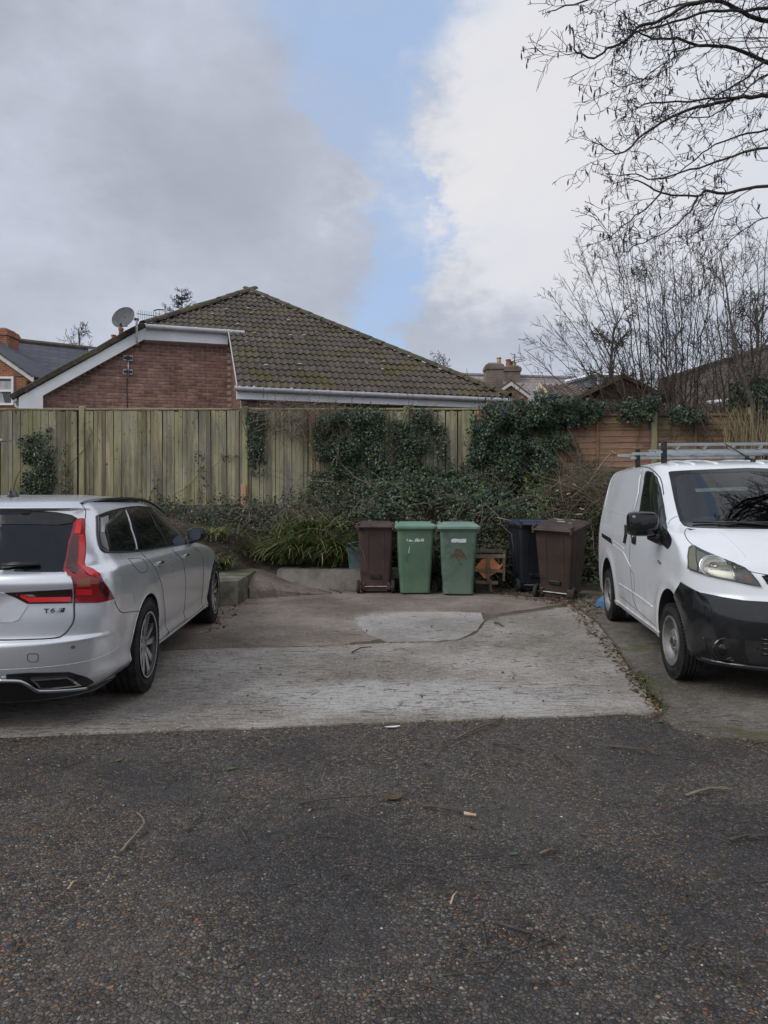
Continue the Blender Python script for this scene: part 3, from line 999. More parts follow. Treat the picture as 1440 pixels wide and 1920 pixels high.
# bracket plates, mast stub and cable on the wing wall
M['galv'] = mat('galvanised_steel', (.50, .52, .54), (.38, .40, .42), 20, 4, 0.4, metallic=0.6)
M['black_plastic'] = mat('black_plastic', (.012, .012, .013), (.022, .022, .024), 6, 4, 0.5)
ub = -3.02
for zc in (4.68, 4.36):
    b_ = MB(); b_.cbox(ub - 0.105, ub + 0.105, WV - 0.035, WV - 0.018, zc - 0.065, zc + 0.065, 0.006)
    br = b_.build('mast_bracket', M['galv'], house)
    c_ = MB()
    for sx in (-0.065, 0.065):
        c_.cbox(ub + sx - 0.025, ub + sx + 0.025, WV - 0.055, WV - 0.036, zc - 0.03, zc + 0.03, 0.004)
    c_.cbox(ub - 0.035, ub + 0.035, WV - 0.085, WV - 0.036, zc - 0.045, zc + 0.045, 0.006)
    c_.build('clamp', M['black_plastic'], br)
b_ = MB(); b_.tube([(ub + .01, WV - 0.07, 4.22), (ub + .01, WV - 0.07, 4.63)], 0.017, 8); b_.build('mast_stub', M['galv'], house, smooth=True)
b_ = MB(); b_.tube([(ub - .02, WV - 0.02, 4.22), (ub - .025, WV - 0.02, 4.0), (ub - .02, WV - 0.02, 3.6), (ub - .02, WV - 0.02, 3.2)], 0.010, 5); b_.build('cable', M['black_plastic'], house)

# ================================================================== SATELLITE DISH
hm = Matrix.Translation((-3.73, 19.90, 0)) @ Matrix.Rotation(R(16), 4, 'Z')
def hw(u, v, z): return hm @ Vector((u, v, z))
M['dish'] = mat('grey_dish_metal', (.085, .09, .10), (.12, .125, .135), 8, 4, 0.8)
M['dish_arm'] = mat('dark_arm_metal', (.045, .045, .05), (.07, .07, .075), 8, 4, 0.5)
base = hw(-3.05, -HW - 0.05, 4.95)
dish = thing('satellite_dish', 'grey oval satellite dish on a bent pole at the left end of the raised eave', 'satellite dish', base)
Yd = base.y
pt = lambda px, py, dy=0.0: at(px, py, Yd + dy) - base
g = MB(); g.tube([pt(259.5, 647), pt(256.5, 641, -.04), pt(256, 632, -.06), pt(256.5, 600, -.06)], 0.024, 8); g.build('pole', M['galv'], dish, smooth=True)
cen = pt(231, 595, -.28)
ax = Vector((0.38, 0.86, -0.33)).normalized()      # back of the dish: we look at its rear
xa = Vector((0.93, 0.0, -0.36)); xa = (xa - ax * xa.dot(ax)).normalized(); ya = ax.cross(xa)
dm = Matrix.Translation(cen) @ Matrix((xa, ya, ax)).transposed().to_4x4()
g = MB(); prof = [(0.0001, -0.075)] + [(r_, -0.075 + 0.075 * (r_ / 0.33) ** 2) for r_ in (0.06, 0.12, 0.18, 0.24, 0.30, 0.33)] + [(0.338, 0.004), (0.333, 0.010)] + [(r_, -0.066 + 0.075 * (r_ / 0.33) ** 2) for r_ in (0.30, 0.2, 0.1, 0.0001)]
g.lathe([(r_, -h) for r_, h in prof], 36, dm @ Matrix.Diagonal((1.0, 0.78, 1, 1)))
g.build('reflector', M['dish'], dish, smooth=True, angle=50)
g = MB(); b0 = pt(250, 598, -.08)
g.tube([b0, pt(236, 597, -.16), pt(233, 594, -.2)], 0.028, 6); g.tube([pt(235, 597, -.16), pt(235, 611, -.16)], 0.030, 6); g.tube([pt(228, 611, -.2), pt(239, 611, -.16)], 0.022, 6); g.tube([pt(252, 598, -.04), pt(260, 600, -.02)], 0.035, 6)
g.build('mount_arm', M['dish_arm'], dish)
g = MB(); g.tube([pt(236, 611, -.2), pt(226, 612, -.45), pt(226, 609, -.62)], 0.012, 6); g.ball(pt(226, 608, -.66), 0.035); g.build('receiver_arm', M['dish_arm'], dish)

# ================================================================== TV AERIAL behind the roof
Ya = 24.0
aer = thing('tv_aerial', 'spiky television aerial on a thin mast behind the left hip of the roof', 'aerial', at(309, 640, Ya))
b0 = aer.location
q = lambda px, py, dy=0.0: at(px, py, Ya + dy) - Vector(b0)
g = MB(); g.tube([q(309.5, 660), q(309.5, 576)], 0.014, 6); g.build('mast', M['dish_arm'], aer)
g = MB(); g.tube([q(256, 588), q(309, 595)], 0.012, 5); g.build('boom', M['dish_arm'], aer)
for i in range(11):
    x = 259 + i * 4.1
    el = MB(); el.tube([q(x, 581 + i * .55, -.0), q(x, 597 + i * .55, .0)], 0.006, 4); el.build('element', M['dish_arm'], aer)
g = MB(); g.tube([q(288, 582.5), q(296, 580.5), q(308, 581)], 0.022, 5); g.tube([q(288, 582), q(288, 597)], 0.006, 4); g.tube([q(292, 581), q(293.5, 596)], 0.006, 4); g.tube([q(299, 581), q(298, 596)], 0.006, 4); g.tube([q(304, 581), q(304, 596)], 0.006, 4); g.build('reflector', M['dish_arm'], aer)

# ================================================================== CLOSE-BOARD FENCE
FY = 13.40
FT, FB = 3.115, 1.30
fence = thing('board_fence', 'tall green-grey close-board wooden fence along the top of the bank', 'fence', (0, FY, 0))
def board_mesh(h):
    m_ = MB()
    w = 0.0342
    m_.add([(-w, -0.010, 0), (w, -0.002, 0), (w, 0.006, 0), (-w, 0.008, 0), (-w, -0.010, h), (w, -0.002, h), (w, 0.006, h), (-w, 0.008, h)],
           [(3, 2, 1, 0), (4, 5, 6, 7), (0, 1, 5, 4), (1, 2, 6, 5), (2, 3, 7, 6), (3, 0, 4, 7)])
    return m_.mesh('fence_board', M['fence'])
BM = [board_mesh(FT - FB - 0.03 - d) for d in (0.0, 0.006, 0.014)]
x = -8.3
post_x = [(155 - CX) / FPX * FY, (460.5 - CX) / FPX * FY, (762 - CX) / FPX * FY, (-150 - CX) / FPX * FY]
PITCHB = 0.0755
xb = -8.25
while xb < 1.85:
    if all(abs(xb - p) > 0.055 for p in post_x[:2]):
        o = link('fence_board', random.choice(BM), fence)
        o.location = (xb + random.gauss(0, .003), -0.012 + random.gauss(0, .002), FB - 0.02 + random.uniform(0, .02))
        o.rotation_euler = (random.gauss(0, .003), random.gauss(0, .004), random.gauss(0, .03))
    xb += PITCHB
for i, p in enumerate(post_x):
    g = MB(); w = 0.05
    g.cbox(p - w, p + w, -0.055, 0.05, FB - 0.1, FT + 0.035, 0.008)
    g.build('fence_post', M['post_green'], fence)
edges_ = [-9.7] + sorted(post_x) + [1.85]
for a, b in zip(edges_[:-1], edges_[1:]):
    g = MB(); g.cbox(a + 0.052 if a > -9 else a, b - 0.052 if b < 1.8 else b, -0.03, 0.035, FT - 0.028, FT + 0.002 + random.uniform(-.004, .004), 0.004); g.build('capping_rail', M['post_green'], fence)
    for zz in (FB + 0.2, FB + 0.9, FT - 0.25):
        g = MB(); g.box(a + 0.052, b - 0.052, 0.012, 0.06, zz, zz + 0.08); g.build('rail', M['post_green'], fence)
g = MB(); g.box(-9.6, 1.85, 0.0062, 0.0115, FB, FT - 0.04); g.build('backing_shade', M['gap_shade'], fence)  # dark sheet that paints the shade seen through the board gaps

# ================================================================== LAP PANEL FENCE (right)
lap = thing('panel_fence', 'orange-brown lapped panel fence of horizontal boards behind the white van', 'fence', (0, FY, 0))
px2x = lambda px, Y=FY: (px - CX) / FPX * Y
LP = [px2x(p) for p in (1041, 1225, 1409, 1593)]
LP = [px2x(885)] + LP
LT = 3.0
for k in range(4):
    a, b = LP[k] + 0.05, LP[k + 1] - 0.05
    zt = LT - (0.0, .0, .0, .03)[k]
    rows = 16
    ph = 0.118
    for i in range(rows):
        z1 = zt - 0.03 - i * ph
        m_ = MB()
        nseg = 14
        dz = [random.uniform(-.006, .006) for _ in range(nseg + 1)]
        vs = []
        for j in range(nseg + 1):
            xx = a + (b - a) * j / nseg
            vs += [(xx, -0.020, z1 - ph - 0.018 + dz[j]), (xx, -0.006, z1 + 0.004), (xx, 0.002, z1 + 0.004), (xx, -0.010, z1 - ph - 0.018 + dz[j])]
        fs = []
        for j in range(nseg):
            for e in range(4):
                fs.append((j * 4 + e, (j + 1) * 4 + e, (j + 1) * 4 + (e + 1) % 4, j * 4 + (e + 1) % 4))
        fs += [(0, 1, 2, 3), (nseg * 4 + 3, nseg * 4 + 2, nseg * 4 + 1, nseg * 4)]
        m_.add(vs, [f[::-1] for f in fs])
        red = (k == 1 and 2 <= i <= 7 and i % 4 != 1)
        m_.build('fence_board', M['fence_lap_red'] if red else M['fence_lap'], lap).rotation_euler = (0, random.gauss(0, .0012), 0)
    for t in (0.0, 0.42, 1.0):
        xx = a + (b - a) * t
        g = MB(); g.cbox(xx - 0.02, xx + 0.02, -0.045, -0.021, zt - rows * ph, zt, 0.003); g.build('batten', M['fence_lap'], lap)
    g = MB(); g.cbox(a, b, -0.04, 0.02, zt - 0.028, zt + 0.015, 0.004); g.build('capping_rail', M['fence_lap'], lap)
for i, p in enumerate(LP):
    g = MB(); g.cbox(p - 0.052, p + 0.052, -0.06, 0.05, 1.0, LT + (0.14 if i > 1 else 0.0), 0.008); g.build('fence_post', M['post_green'], lap)

# orange timber stake in front of the post
M['new_wood'] = mat('raw_orange_timber', (.50, .30, .19), (.40, .235, .145), 3, 5, 0.8, stretch=(8, 8, 1), bump=0.2)
stk = at(457, 948, 13.28)
g = MB(); g.cbox(-0.046, 0.046, -0.02, 0.02, -0.05, 0.40, 0.004)
st = g.build('timber_stake', M['new_wood']); st.location = stk; st.rotation_euler = (0, R(-0.8), 0)
tag(st, 'short raw orange timber stake standing against the fence post', 'stake')
for zz in (0.31, 0.25, 0.10):
    g = MB(); g.tube([(0.012 * math.sin(zz * 40), -0.019, zz), (0.012 * math.sin(zz * 40), -0.024, zz)], 0.006, 6); g.build('nail', M['black_plastic'], st)

# ================================================================== VEHICLE BODIES
class Body:
    """closed car shell made of rounded plan outlines stacked in height.
    local frame: x = sideways, y = along the car from end A, z up.
    s runs round the outline: 0 middle of end A, 1 end of that corner, 2 start of the other corner, 3 middle of end B."""
    def __init__(b, A, B, W, aA, nA, aB, nB, bow=lambda y: 1.0, dz=None, flare=None):
        b.A, b.B, b.W, b.aA, b.nA, b.aB, b.nB = [keyed(k) for k in (A, B, W, aA, nA, aB, nB)]
        b.bow, b.dz, b.flare = bow, dz, flare
    def corner(b, th, n):
        c, s = np.cos(th), np.sin(th)
        rho = (np.abs(c) ** n + np.abs(s) ** n) ** (-1.0 / n)
        return rho * c, rho * s            # along, across
    def w_at(b, y, z):
        zz = z - b.dz(y) if b.dz else z
        w = b.W(zz) * b.bow(y)
        if b.flare: w = w + b.flare(y, z)
        return w
    def P(b, s, z):
        s = np.asarray(s, float); z = np.asarray(z, float)
        sg = np.where(s < 0, -1.0, 1.0); s = np.abs(s)
        xa, xb, aA, nA, aB, nB = b.A(z), b.B(z), b.aA(z), b.nA(z), b.aB(z), b.nB(z)
        cA, wA = b.corner(np.clip(s, 0, 1) * math.pi / 2, nA)
        cB, wB = b.corner(np.clip(3 - s, 0, 1) * math.pi / 2, nB)
        y = np.where(s <= 1, xa + aA * (1 - cA), np.where(s >= 2, xb - aB * (1 - cB), xa + aA + (xb - aB - xa - aA) * np.clip(s - 1, 0, 1)))
        f = np.where(s <= 1, wA, np.where(s >= 2, wB, 1.0))
        return np.stack([sg * f * b.w_at(y, z), y, z + 0 * y], -1)
    def sA(b, x, z):
        """outline parameter on end A at sideways distance x"""
        y = float(b.A(z))
        for _ in range(4):
            c = min(0.99999, abs(x) / float(b.w_at(y, z)))
            n = float(b.nA(z)); al = (1 - c ** n) ** (1 / n)
            y = float(b.A(z)) + float(b.aA(z)) * (1 - al)
        return math.copysign(math.atan2(c, al) / (math.pi / 2), x)
    def sS(b, y, z):
        """outline parameter on the side at distance y along the car"""
        xa, xb, aA, aB = float(b.A(z)), float(b.B(z)), float(b.aA(z)), float(b.aB(z))
        if y < xa + aA:
            n = float(b.nA(z)); al = max(0.0, min(1.0, 1 - (y - xa) / aA)); c = (1 - al ** n) ** (1 / n)
            return math.atan2(c, al) / (math.pi / 2)
        if y > xb - aB:
            n = float(b.nB(z)); al = max(0.0, min(1.0, 1 - (xb - y) / aB)); c = (1 - al ** n) ** (1 / n)
            return 3 - math.atan2(c, al) / (math.pi / 2)
        return 1 + (y - xa - aA) / (xb - aB - xa - aA)
    def N(b, s, z, e=1e-3):
        ds = b.P(s + e, z) - b.P(s - e, z)
        dz = b.P(s, z + e) - b.P(s, z - e)
        n = np.cross(ds, dz)
        return n / np.maximum(np.linalg.norm(n, axis=-1, keepdims=True), 1e-9)
    def pose(b, loc, rz, z0, z1, smin, smax):
        """where the car stands, so that outlines read off the photo can be laid on its skin"""
        b.Mw = np.array((Matrix.Translation(loc) @ Matrix.Rotation(rz, 4, 'Z')))
        S_, Z_ = np.meshgrid(np.linspace(smin, smax, 420), np.linspace(z0, z1, 300))
        b.gs, b.gz = S_.ravel(), Z_.ravel()
        b.gpx, b.gpy, face = b.proj(b.gs, b.gz, True)
        b.gpx = np.where(face, b.gpx, 1e6)
    def proj(b, s, z, facing=False):
        P = b.P(s, z) @ b.Mw[:3, :3].T + b.Mw[:3, 3]
        px = CX + FPX * P[:, 0] / P[:, 1]; py = CY - FPX * (P[:, 2] - EYE) / P[:, 1]
        if not facing: return px, py
        N = b.N(s, z) @ b.Mw[:3, :3].T
        return px, py, ((P - np.array([0, 0, EYE])) * N).sum(-1) < 0
    def X(b, px, py):
        i = int(np.argmin((b.gpx - px) ** 2 + (b.gpy - py) ** 2))
        s, z = b.gs[i], b.gz[i]
        for _ in range(6):
            e = 2e-4
            a = np.array([s, s + e, s]); c = np.array([z, z, z + e])
            qx, qy = b.proj(a, c)
            J = np.array([[qx[1] - qx[0], qx[2] - qx[0]], [qy[1] - qy[0], qy[2] - qy[0]]]) / e
            try: d = np.linalg.solve(J, np.array([px - qx[0], py - qy[0]]))
            except Exception: break
            d = np.clip(d, -.03, .03)
            s += d[0]; z += d[1]
        if abs(s - b.gs[i]) > .12 or abs(z - b.gz[i]) > .08: s, z = b.gs[i], b.gz[i]
        return (abs(s) if b.fold else s, z)
    fold = True
    def shell(b, zs, mats, parent, name='body', cutters=(), nA=26, nS=56, nB=22, drop=None):
        ss = np.concatenate([np.linspace(0, 1, nA), np.linspace(1, 2, nS)[1:], np.linspace(2, 3, nB)[1:]])
        ss = np.concatenate([ss, -ss[-2:0:-1]])
        S, Z = np.meshgrid(ss, zs)
        P = b.P(S, Z)
        nr, nc = S.shape
        V = P.reshape(-1, 3).tolist()
        F = []
        for i in range(nr - 1):
            for j in range(nc):
                q = (j + 1) % nc
                F.append((i * nc + j, i * nc + q, (i + 1) * nc + q, (i + 1) * nc + j))
        F.append(tuple(range(nc))[::-1])
        F.append(tuple((nr - 1) * nc + j for j in range(nc)))
        me = bpy.data.meshes.new(name)
        me.from_pydata(V, [], F)
        for m in mats: me.materials.append(m)
        o = link(name, me)
        tmp = []
        for c in cutters:
            c.data.materials.clear()
            for m in mats: c.data.materials.append(m)
            for p in c.data.polygons: p.material_index = 1
            md = o.modifiers.new('cut', 'BOOLEAN'); md.operation = 'DIFFERENCE'; md.object = c; md.solver = 'EXACT'
            tmp.append(c)
        if cutters:
            bpy.context.view_layer.update()
            dg = bpy.context.evaluated_depsgraph_get()
            me2 = bpy.data.meshes.new_from_object(o.evaluated_get(dg))
            o.modifiers.clear()
            o.data = me2
            me2.name = name
            for c in tmp: bpy.data.objects.remove(c)
        me = o.data
        if drop:
            bm = bmesh.new(); bm.from_mesh(me)
            kill = [f for f in bm.faces if drop([v.co for v in f.verts])]
            bmesh.ops.delete(bm, geom=kill, context='FACES')
            bm.to_mesh(me); bm.free()
        me.shade_smooth()
        me.set_sharp_from_angle(angle=R(38))
        o.parent = parent
        return o
    # scaled flat coordinates for filling
    KA, KS = 1.05, 1.0
    def flat(b, s):
        ks = getattr(b, 'side_len', 3.0)
        sg = math.copysign(1, s); a = abs(s)
        q = a * b.KA if a <= 1 else (b.KA + (a - 1) * ks if a <= 2 else b.KA + ks + (a - 2) * b.KA)
        return sg * q
    def unflat(b, q):
        ks = getattr(b, 'side_len', 3.0)
        sg = math.copysign(1, q); a = abs(q)
        s = a / b.KA if a <= b.KA else (1 + (a - b.KA) / ks if a <= b.KA + ks else 2 + (a - b.KA - ks) / b.KA)
        return sg * s
    def panel(b, name, outline, material, parent, off=0.004, thick=0.012, step=0.045, hole=None, smooth_r=0.0, side=1, angle=50, dome=0.0, lip=0.0):
        """a piece that follows the shell: outline is a list of (s, z)"""
        ol = [(b.flat(s), z) for s, z in outline]
        if smooth_r: ol = rounded(ol, smooth_r)
        ol = densify(ol, step * 0.6)
        a = sum(ol[i][0] * ol[(i + 1) % len(ol)][1] - ol[(i + 1) % len(ol)][0] * ol[i][1] for i in range(len(ol)))
        if a < 0: ol = ol[::-1]
        hl = None
        if hole:
            hl = [(b.flat(s), z) for s, z in hole]
            if smooth_r: hl = rounded(hl, smooth_r * 0.9)
            hl = densify(hl, step * 0.6)
        v, t = fill2d(ol, step, hl)
        s = np.array([b.unflat(p[0]) for p in v]); z = np.array([p[1] for p in v])
        P = b.P(s, z); N = b.N(s, z)
        offv = np.full(len(v), off)
        top = P + N * offv[:, None]
        V = top.tolist()
        F = list(t)
        cnt = {}
        for f in t:
            for i in range(3):
                e = (f[i], f[(i + 1) % 3]); cnt[e] = 1
        bnd = [e for e in cnt if (e[1], e[0]) not in cnt]
        idx = {}
        low = P - N * thick
        for e in bnd:
            for i in e:
                if i not in idx:
                    idx[i] = len(V); V.append(low[i].tolist())
        for a_, c_ in bnd:
            F.append((c_, a_, idx[a_], idx[c_]))
        if side < 0:
            V = [(-p[0], p[1], p[2]) for p in V]; F = [f[::-1] for f in F]
        me = bpy.data.meshes.new(name)
        me.from_pydata(V, [], F)
        me.materials.append(material)
        me.shade_smooth(); me.set_sharp_from_angle(angle=R(angle))
        return link(name, me, parent)
    def seam(b, pts, rad, m, parent, name='panel_gap', side=1, off=0.0, step=0.04, n=5):
        """thin line that follows the shell through (s, z) points"""
        fl = [(b.flat(s), z) for s, z in pts]
        for _ in range(2):
            if len(fl) > 3:
                fl = [fl[0]] + [q for a_, c_ in zip(fl[:-1], fl[1:]) for q in ((a_[0] * .75 + c_[0] * .25, a_[1] * .75 + c_[1] * .25), (a_[0] * .25 + c_[0] * .75, a_[1] * .25 + c_[1] * .75))] + [fl[-1]]
        fl = densify(fl, step, closed=False)
        s = np.array([b.unflat(p[0]) for p in fl]); z = np.array([p[1] for p in fl])
        P = b.P(s, z) + b.N(s, z) * off
        if side < 0: P = P * np.array([-1, 1, 1])
        g = MB(); g.tube(P.tolist(), rad, n)
        return g.build(name, m, parent, smooth=True)
    def point(b, s, z, off=0.0, side=1):
        p = b.P(np.array([s]), np.array([z]))[0] + b.N(np.array([s]), np.array([z]))[0] * off
        return Vector((p[0] * side, p[1], p[2]))


def m_paint(name, c, metallic, rough, dirt=(.25, .22, .18), dirt_amt=0.25, drops=False, flake=0.0):
    m, N, b = newmat(name)
    O = N.n('ShaderNodeTexCoord').outputs['Object']
    d = N.ss(N.noise(O, 1.6, 3, 0.5), 0.45, 0.8)
    sp = N.n('ShaderNodeSeparateXYZ'); N.put(sp.inputs[0], O)
    lowd = N.m('MULTIPLY', N.ss(sp.outputs[2], 0.75, 0.28), N.ss(N.noise(N.vmap(O, scale=(1, 1, 0.5)), 3.5, 4, 0.55), 0.35, 0.7))
    f = N.m('MULTIPLY', N.m('ADD', N.m('MULTIPLY', d, 0.6), lowd, clamp=True), dirt_amt)
    back = N.n('ShaderNodeNewGeometry').outputs['Backfacing']
    N.put(b.inputs['Base Color'], N.mix(back, N.mix(f, c, dirt), (.03, .03, .032)))
    N.put(b.inputs['Metallic'], N.m('MULTIPLY', N.m('SUBTRACT', 1.0, f), metallic))
    N.put(b.inputs['Roughness'], N.lin(N.noise(O, 1.2, 2, 0.5), 0.3, 0.7, rough * 0.92, rough * 1.1))
    b.inputs['Coat Weight'].default_value = 0.75
    b.inputs['Coat Roughness'].default_value = 0.07
    bn = N.n('ShaderNodeBump'); bn.inputs['Strength'].default_value = 0.25; bn.inputs['Distance'].default_value = 0.001
    if drops:
        v = N.n('ShaderNodeTexVoronoi'); v.inputs['Scale'].default_value = 130; N.put(v.inputs['Vector'], O)
        wet = N.ss(N.noise(O, 2.5, 3, 0.5), 0.42, 0.6)
        h = N.m('MULTIPLY', N.ss(v.outputs['Distance'], 0.42, 0.15), wet)
        N.put(bn.inputs['Height'], h); bn.inputs['Strength'].default_value = 0.5
        N.put(b.inputs['Coat Normal'], bn.outputs[0])
    return m


def m_gloss(name, c, rough=0.08, spec=0.5, dirt=0.15, metallic=0.0, coat=0.0):
    m, N, b = newmat(name)
    O = N.n('ShaderNodeTexCoord').outputs['Object']
    f = N.m('MULTIPLY', N.ss(N.noise(O, 6, 7, 0.7), 0.5, 0.75), dirt)
    N.put(b.inputs['Base Color'], N.mix(f, c, (.16, .15, .13)))
    N.put(b.inputs['Roughness'], N.lin(f, 0, 0.2, rough, rough + 0.12))
    b.inputs['Metallic'].default_value = metallic
    b.inputs['Specular IOR Level'].default_value = spec
    if coat: b.inputs['Coat Weight'].default_value = coat; b.inputs['Coat Roughness'].default_value = 0.03
    return m


def m_glass(name, tint=(.55, .60, .58), rough=0.0, amt=0.7):
    """car glass: mostly clear, with a fresnel reflection"""
    m = bpy.data.materials.new(name); m.use_nodes = True
    t = m.node_tree; t.nodes.clear(); N = NT(t)
    out = N.n('ShaderNodeOutputMaterial')
    tr = N.n('ShaderNodeBsdfTransparent'); tr.inputs[0].default_value = (*tint, 1)
    gl = N.n('ShaderNodeBsdfGlossy'); gl.inputs['Roughness'].default_value = rough; gl.inputs['Color'].default_value = (1, 1, 1, 1)
    fr = N.n('ShaderNodeFresnel'); fr.inputs['IOR'].default_value = 1.55
    ms = N.n('ShaderNodeMixShader')
    N.put(ms.inputs[0], N.m('ADD', N.m('MULTIPLY', fr.outputs[0], 1.1), 0.03, clamp=True))
    t.links.new(tr.outputs[0], ms.inputs[1]); t.links.new(gl.outputs[0], ms.inputs[2]); t.links.new(ms.outputs[0], out.inputs[0])
    return m


M['silver'] = m_paint('silver_metallic_paint', (.79, .81, .85), 0.70, 0.28, dirt_amt=0.16, drops=True)
M['white_paint'] = m_paint('white_van_paint', (.76, .79, .83), 0.0, 0.28, dirt=(.30, .27, .22), dirt_amt=0.42)
M['arch_black'] = mat('wheel_arch_liner', (.008, .008, .008), (.02, .019, .018), 8, 4, 0.9)
M['gap'] = mat('panel_gap_shadow', (.035, .035, .037), (.05, .05, .052), 5, 3, 0.6)
M['privacy'] = m_gloss('dark_privacy_glass', (.006, .007, .008), 0.03, 0.6, 0.10)
M['tailglass'] = m_gloss('tailgate_glass', (.006, .009, .016), 0.03, 0.35, 0.04)
M['gloss_black'] = m_gloss('gloss_black_trim', (.010, .010, .011), 0.10, 0.5, 0.12)
M['satin_black'] = m_gloss('satin_black_trim', (.014, .014, .015), 0.32, 0.45, 0.2)
M['plate_zone'] = M['silver']
M['lamp_red'] = m_gloss('red_lamp_lens', (.25, .006, .009), 0.08, 0.5, 0.03, coat=0.6)
M['lamp_bright'] = m_gloss('bright_red_lens', (.70, .018, .020), 0.12, 0.5, 0.02, coat=0.6)
M['lamp_highlight'] = m_gloss('painted_lens_highlight', (.52, .014, .016), 0.06, 0.5, 0.02, coat=0.8)
M['lamp_dark'] = m_gloss('dark_red_lens', (.060, .010, .012), 0.08, 0.5, 0.05, coat=0.6)
M['lamp_smoke'] = m_gloss('smoked_lens', (.022, .010, .011), 0.08, 0.5, 0.05, coat=0.6)
M['lamp_amber'] = m_gloss('amber_lens', (.30, .075, .03), 0.12, 0.5, 0.05, coat=0.6)
M['lamp_clear'] = m_gloss('clear_reverse_lens', (.26, .25, .25), 0.10, 0.5, 0.05, coat=0.5)
M['chrome'] = m_gloss('bright_trim_metal', (.62, .63, .65), 0.14, 0.5, 0.08, metallic=1.0)
M['mirror'] = m_gloss('mirror_glass', (.22, .24, .27), 0.04, 0.5, 0.05, metallic=1.0)
M['satin_metal'] = m_gloss('satin_trim_metal', (.46, .47, .49), 0.28, 0.5, 0.08, metallic=1.0)
M['alloy_face'] = m_gloss('machined_alloy', (.72, .725, .74), 0.25, 0.5, 0.25, metallic=0.9)
M['alloy_dark'] = m_gloss('dark_alloy_paint', (.012, .012, .014), 0.25, 0.5, 0.2)
M['steel_rim'] = mat('grey_steel_wheel', (.27, .27, .265), (.15, .147, .14), 9, 6, 0.5, metallic=0.3, c3=(.12, .085, .06), s3=5, lo3=0.58, hi3=0.75)
M['glass'] = m_glass('clear_car_glass', (.66, .70, .69))
M['glass_tint'] = m_glass('lightly_tinted_glass', (.34, .37, .36))
M['door_glass'] = m_gloss('green_tinted_door_glass', (.010, .014, .012), 0.02, 0.6, 0.06)
M['plate_label'] = mat('faded_sticker', (.30, .36, .34), (.24, .29, .27), 20, 3, 0.5)
M['interior'] = mat('dark_cab_trim', (.030, .031, .034), (.045, .046, .05), 6, 3, 0.8)
M['seat'] = mat('grey_seat_cloth', (.055, .055, .06), (.08, .08, .085), 30, 3, 0.95)
M['lens_cloudy'] = m_glass('cloudy_lamp_lens', (.80, .80, .74), 0.22)
M['lens_smoke'] = m_gloss('smoky_lamp_housing', (.10, .10, .095), 0.15, 0.5, 0.1, metallic=0.6)
M['reflector'] = m_gloss('lamp_reflector', (.40, .41, .37), 0.42, 0.5, 0.15, metallic=0.6)
M['lens_yellowed'] = m_gloss('yellowed_lens_edge', (.30, .29, .22), 0.2, 0.5, 0.2)


def m_tyre():
    m, N, b = newmat('tyre_rubber')
    O = N.n('ShaderNodeTexCoord').outputs['Object']
    f = N.ss(N.noise(O, 9, 6, 0.65), 0.4, 0.7)
    N.put(b.inputs['Base Color'], N.mix(f, (.012, .012, .013), (.030, .029, .028)))
    b.inputs['Roughness'].default_value = 0.78
    b.inputs['Specular IOR Level'].default_value = 0.3
    return m


M['tyre'] = m_tyre()


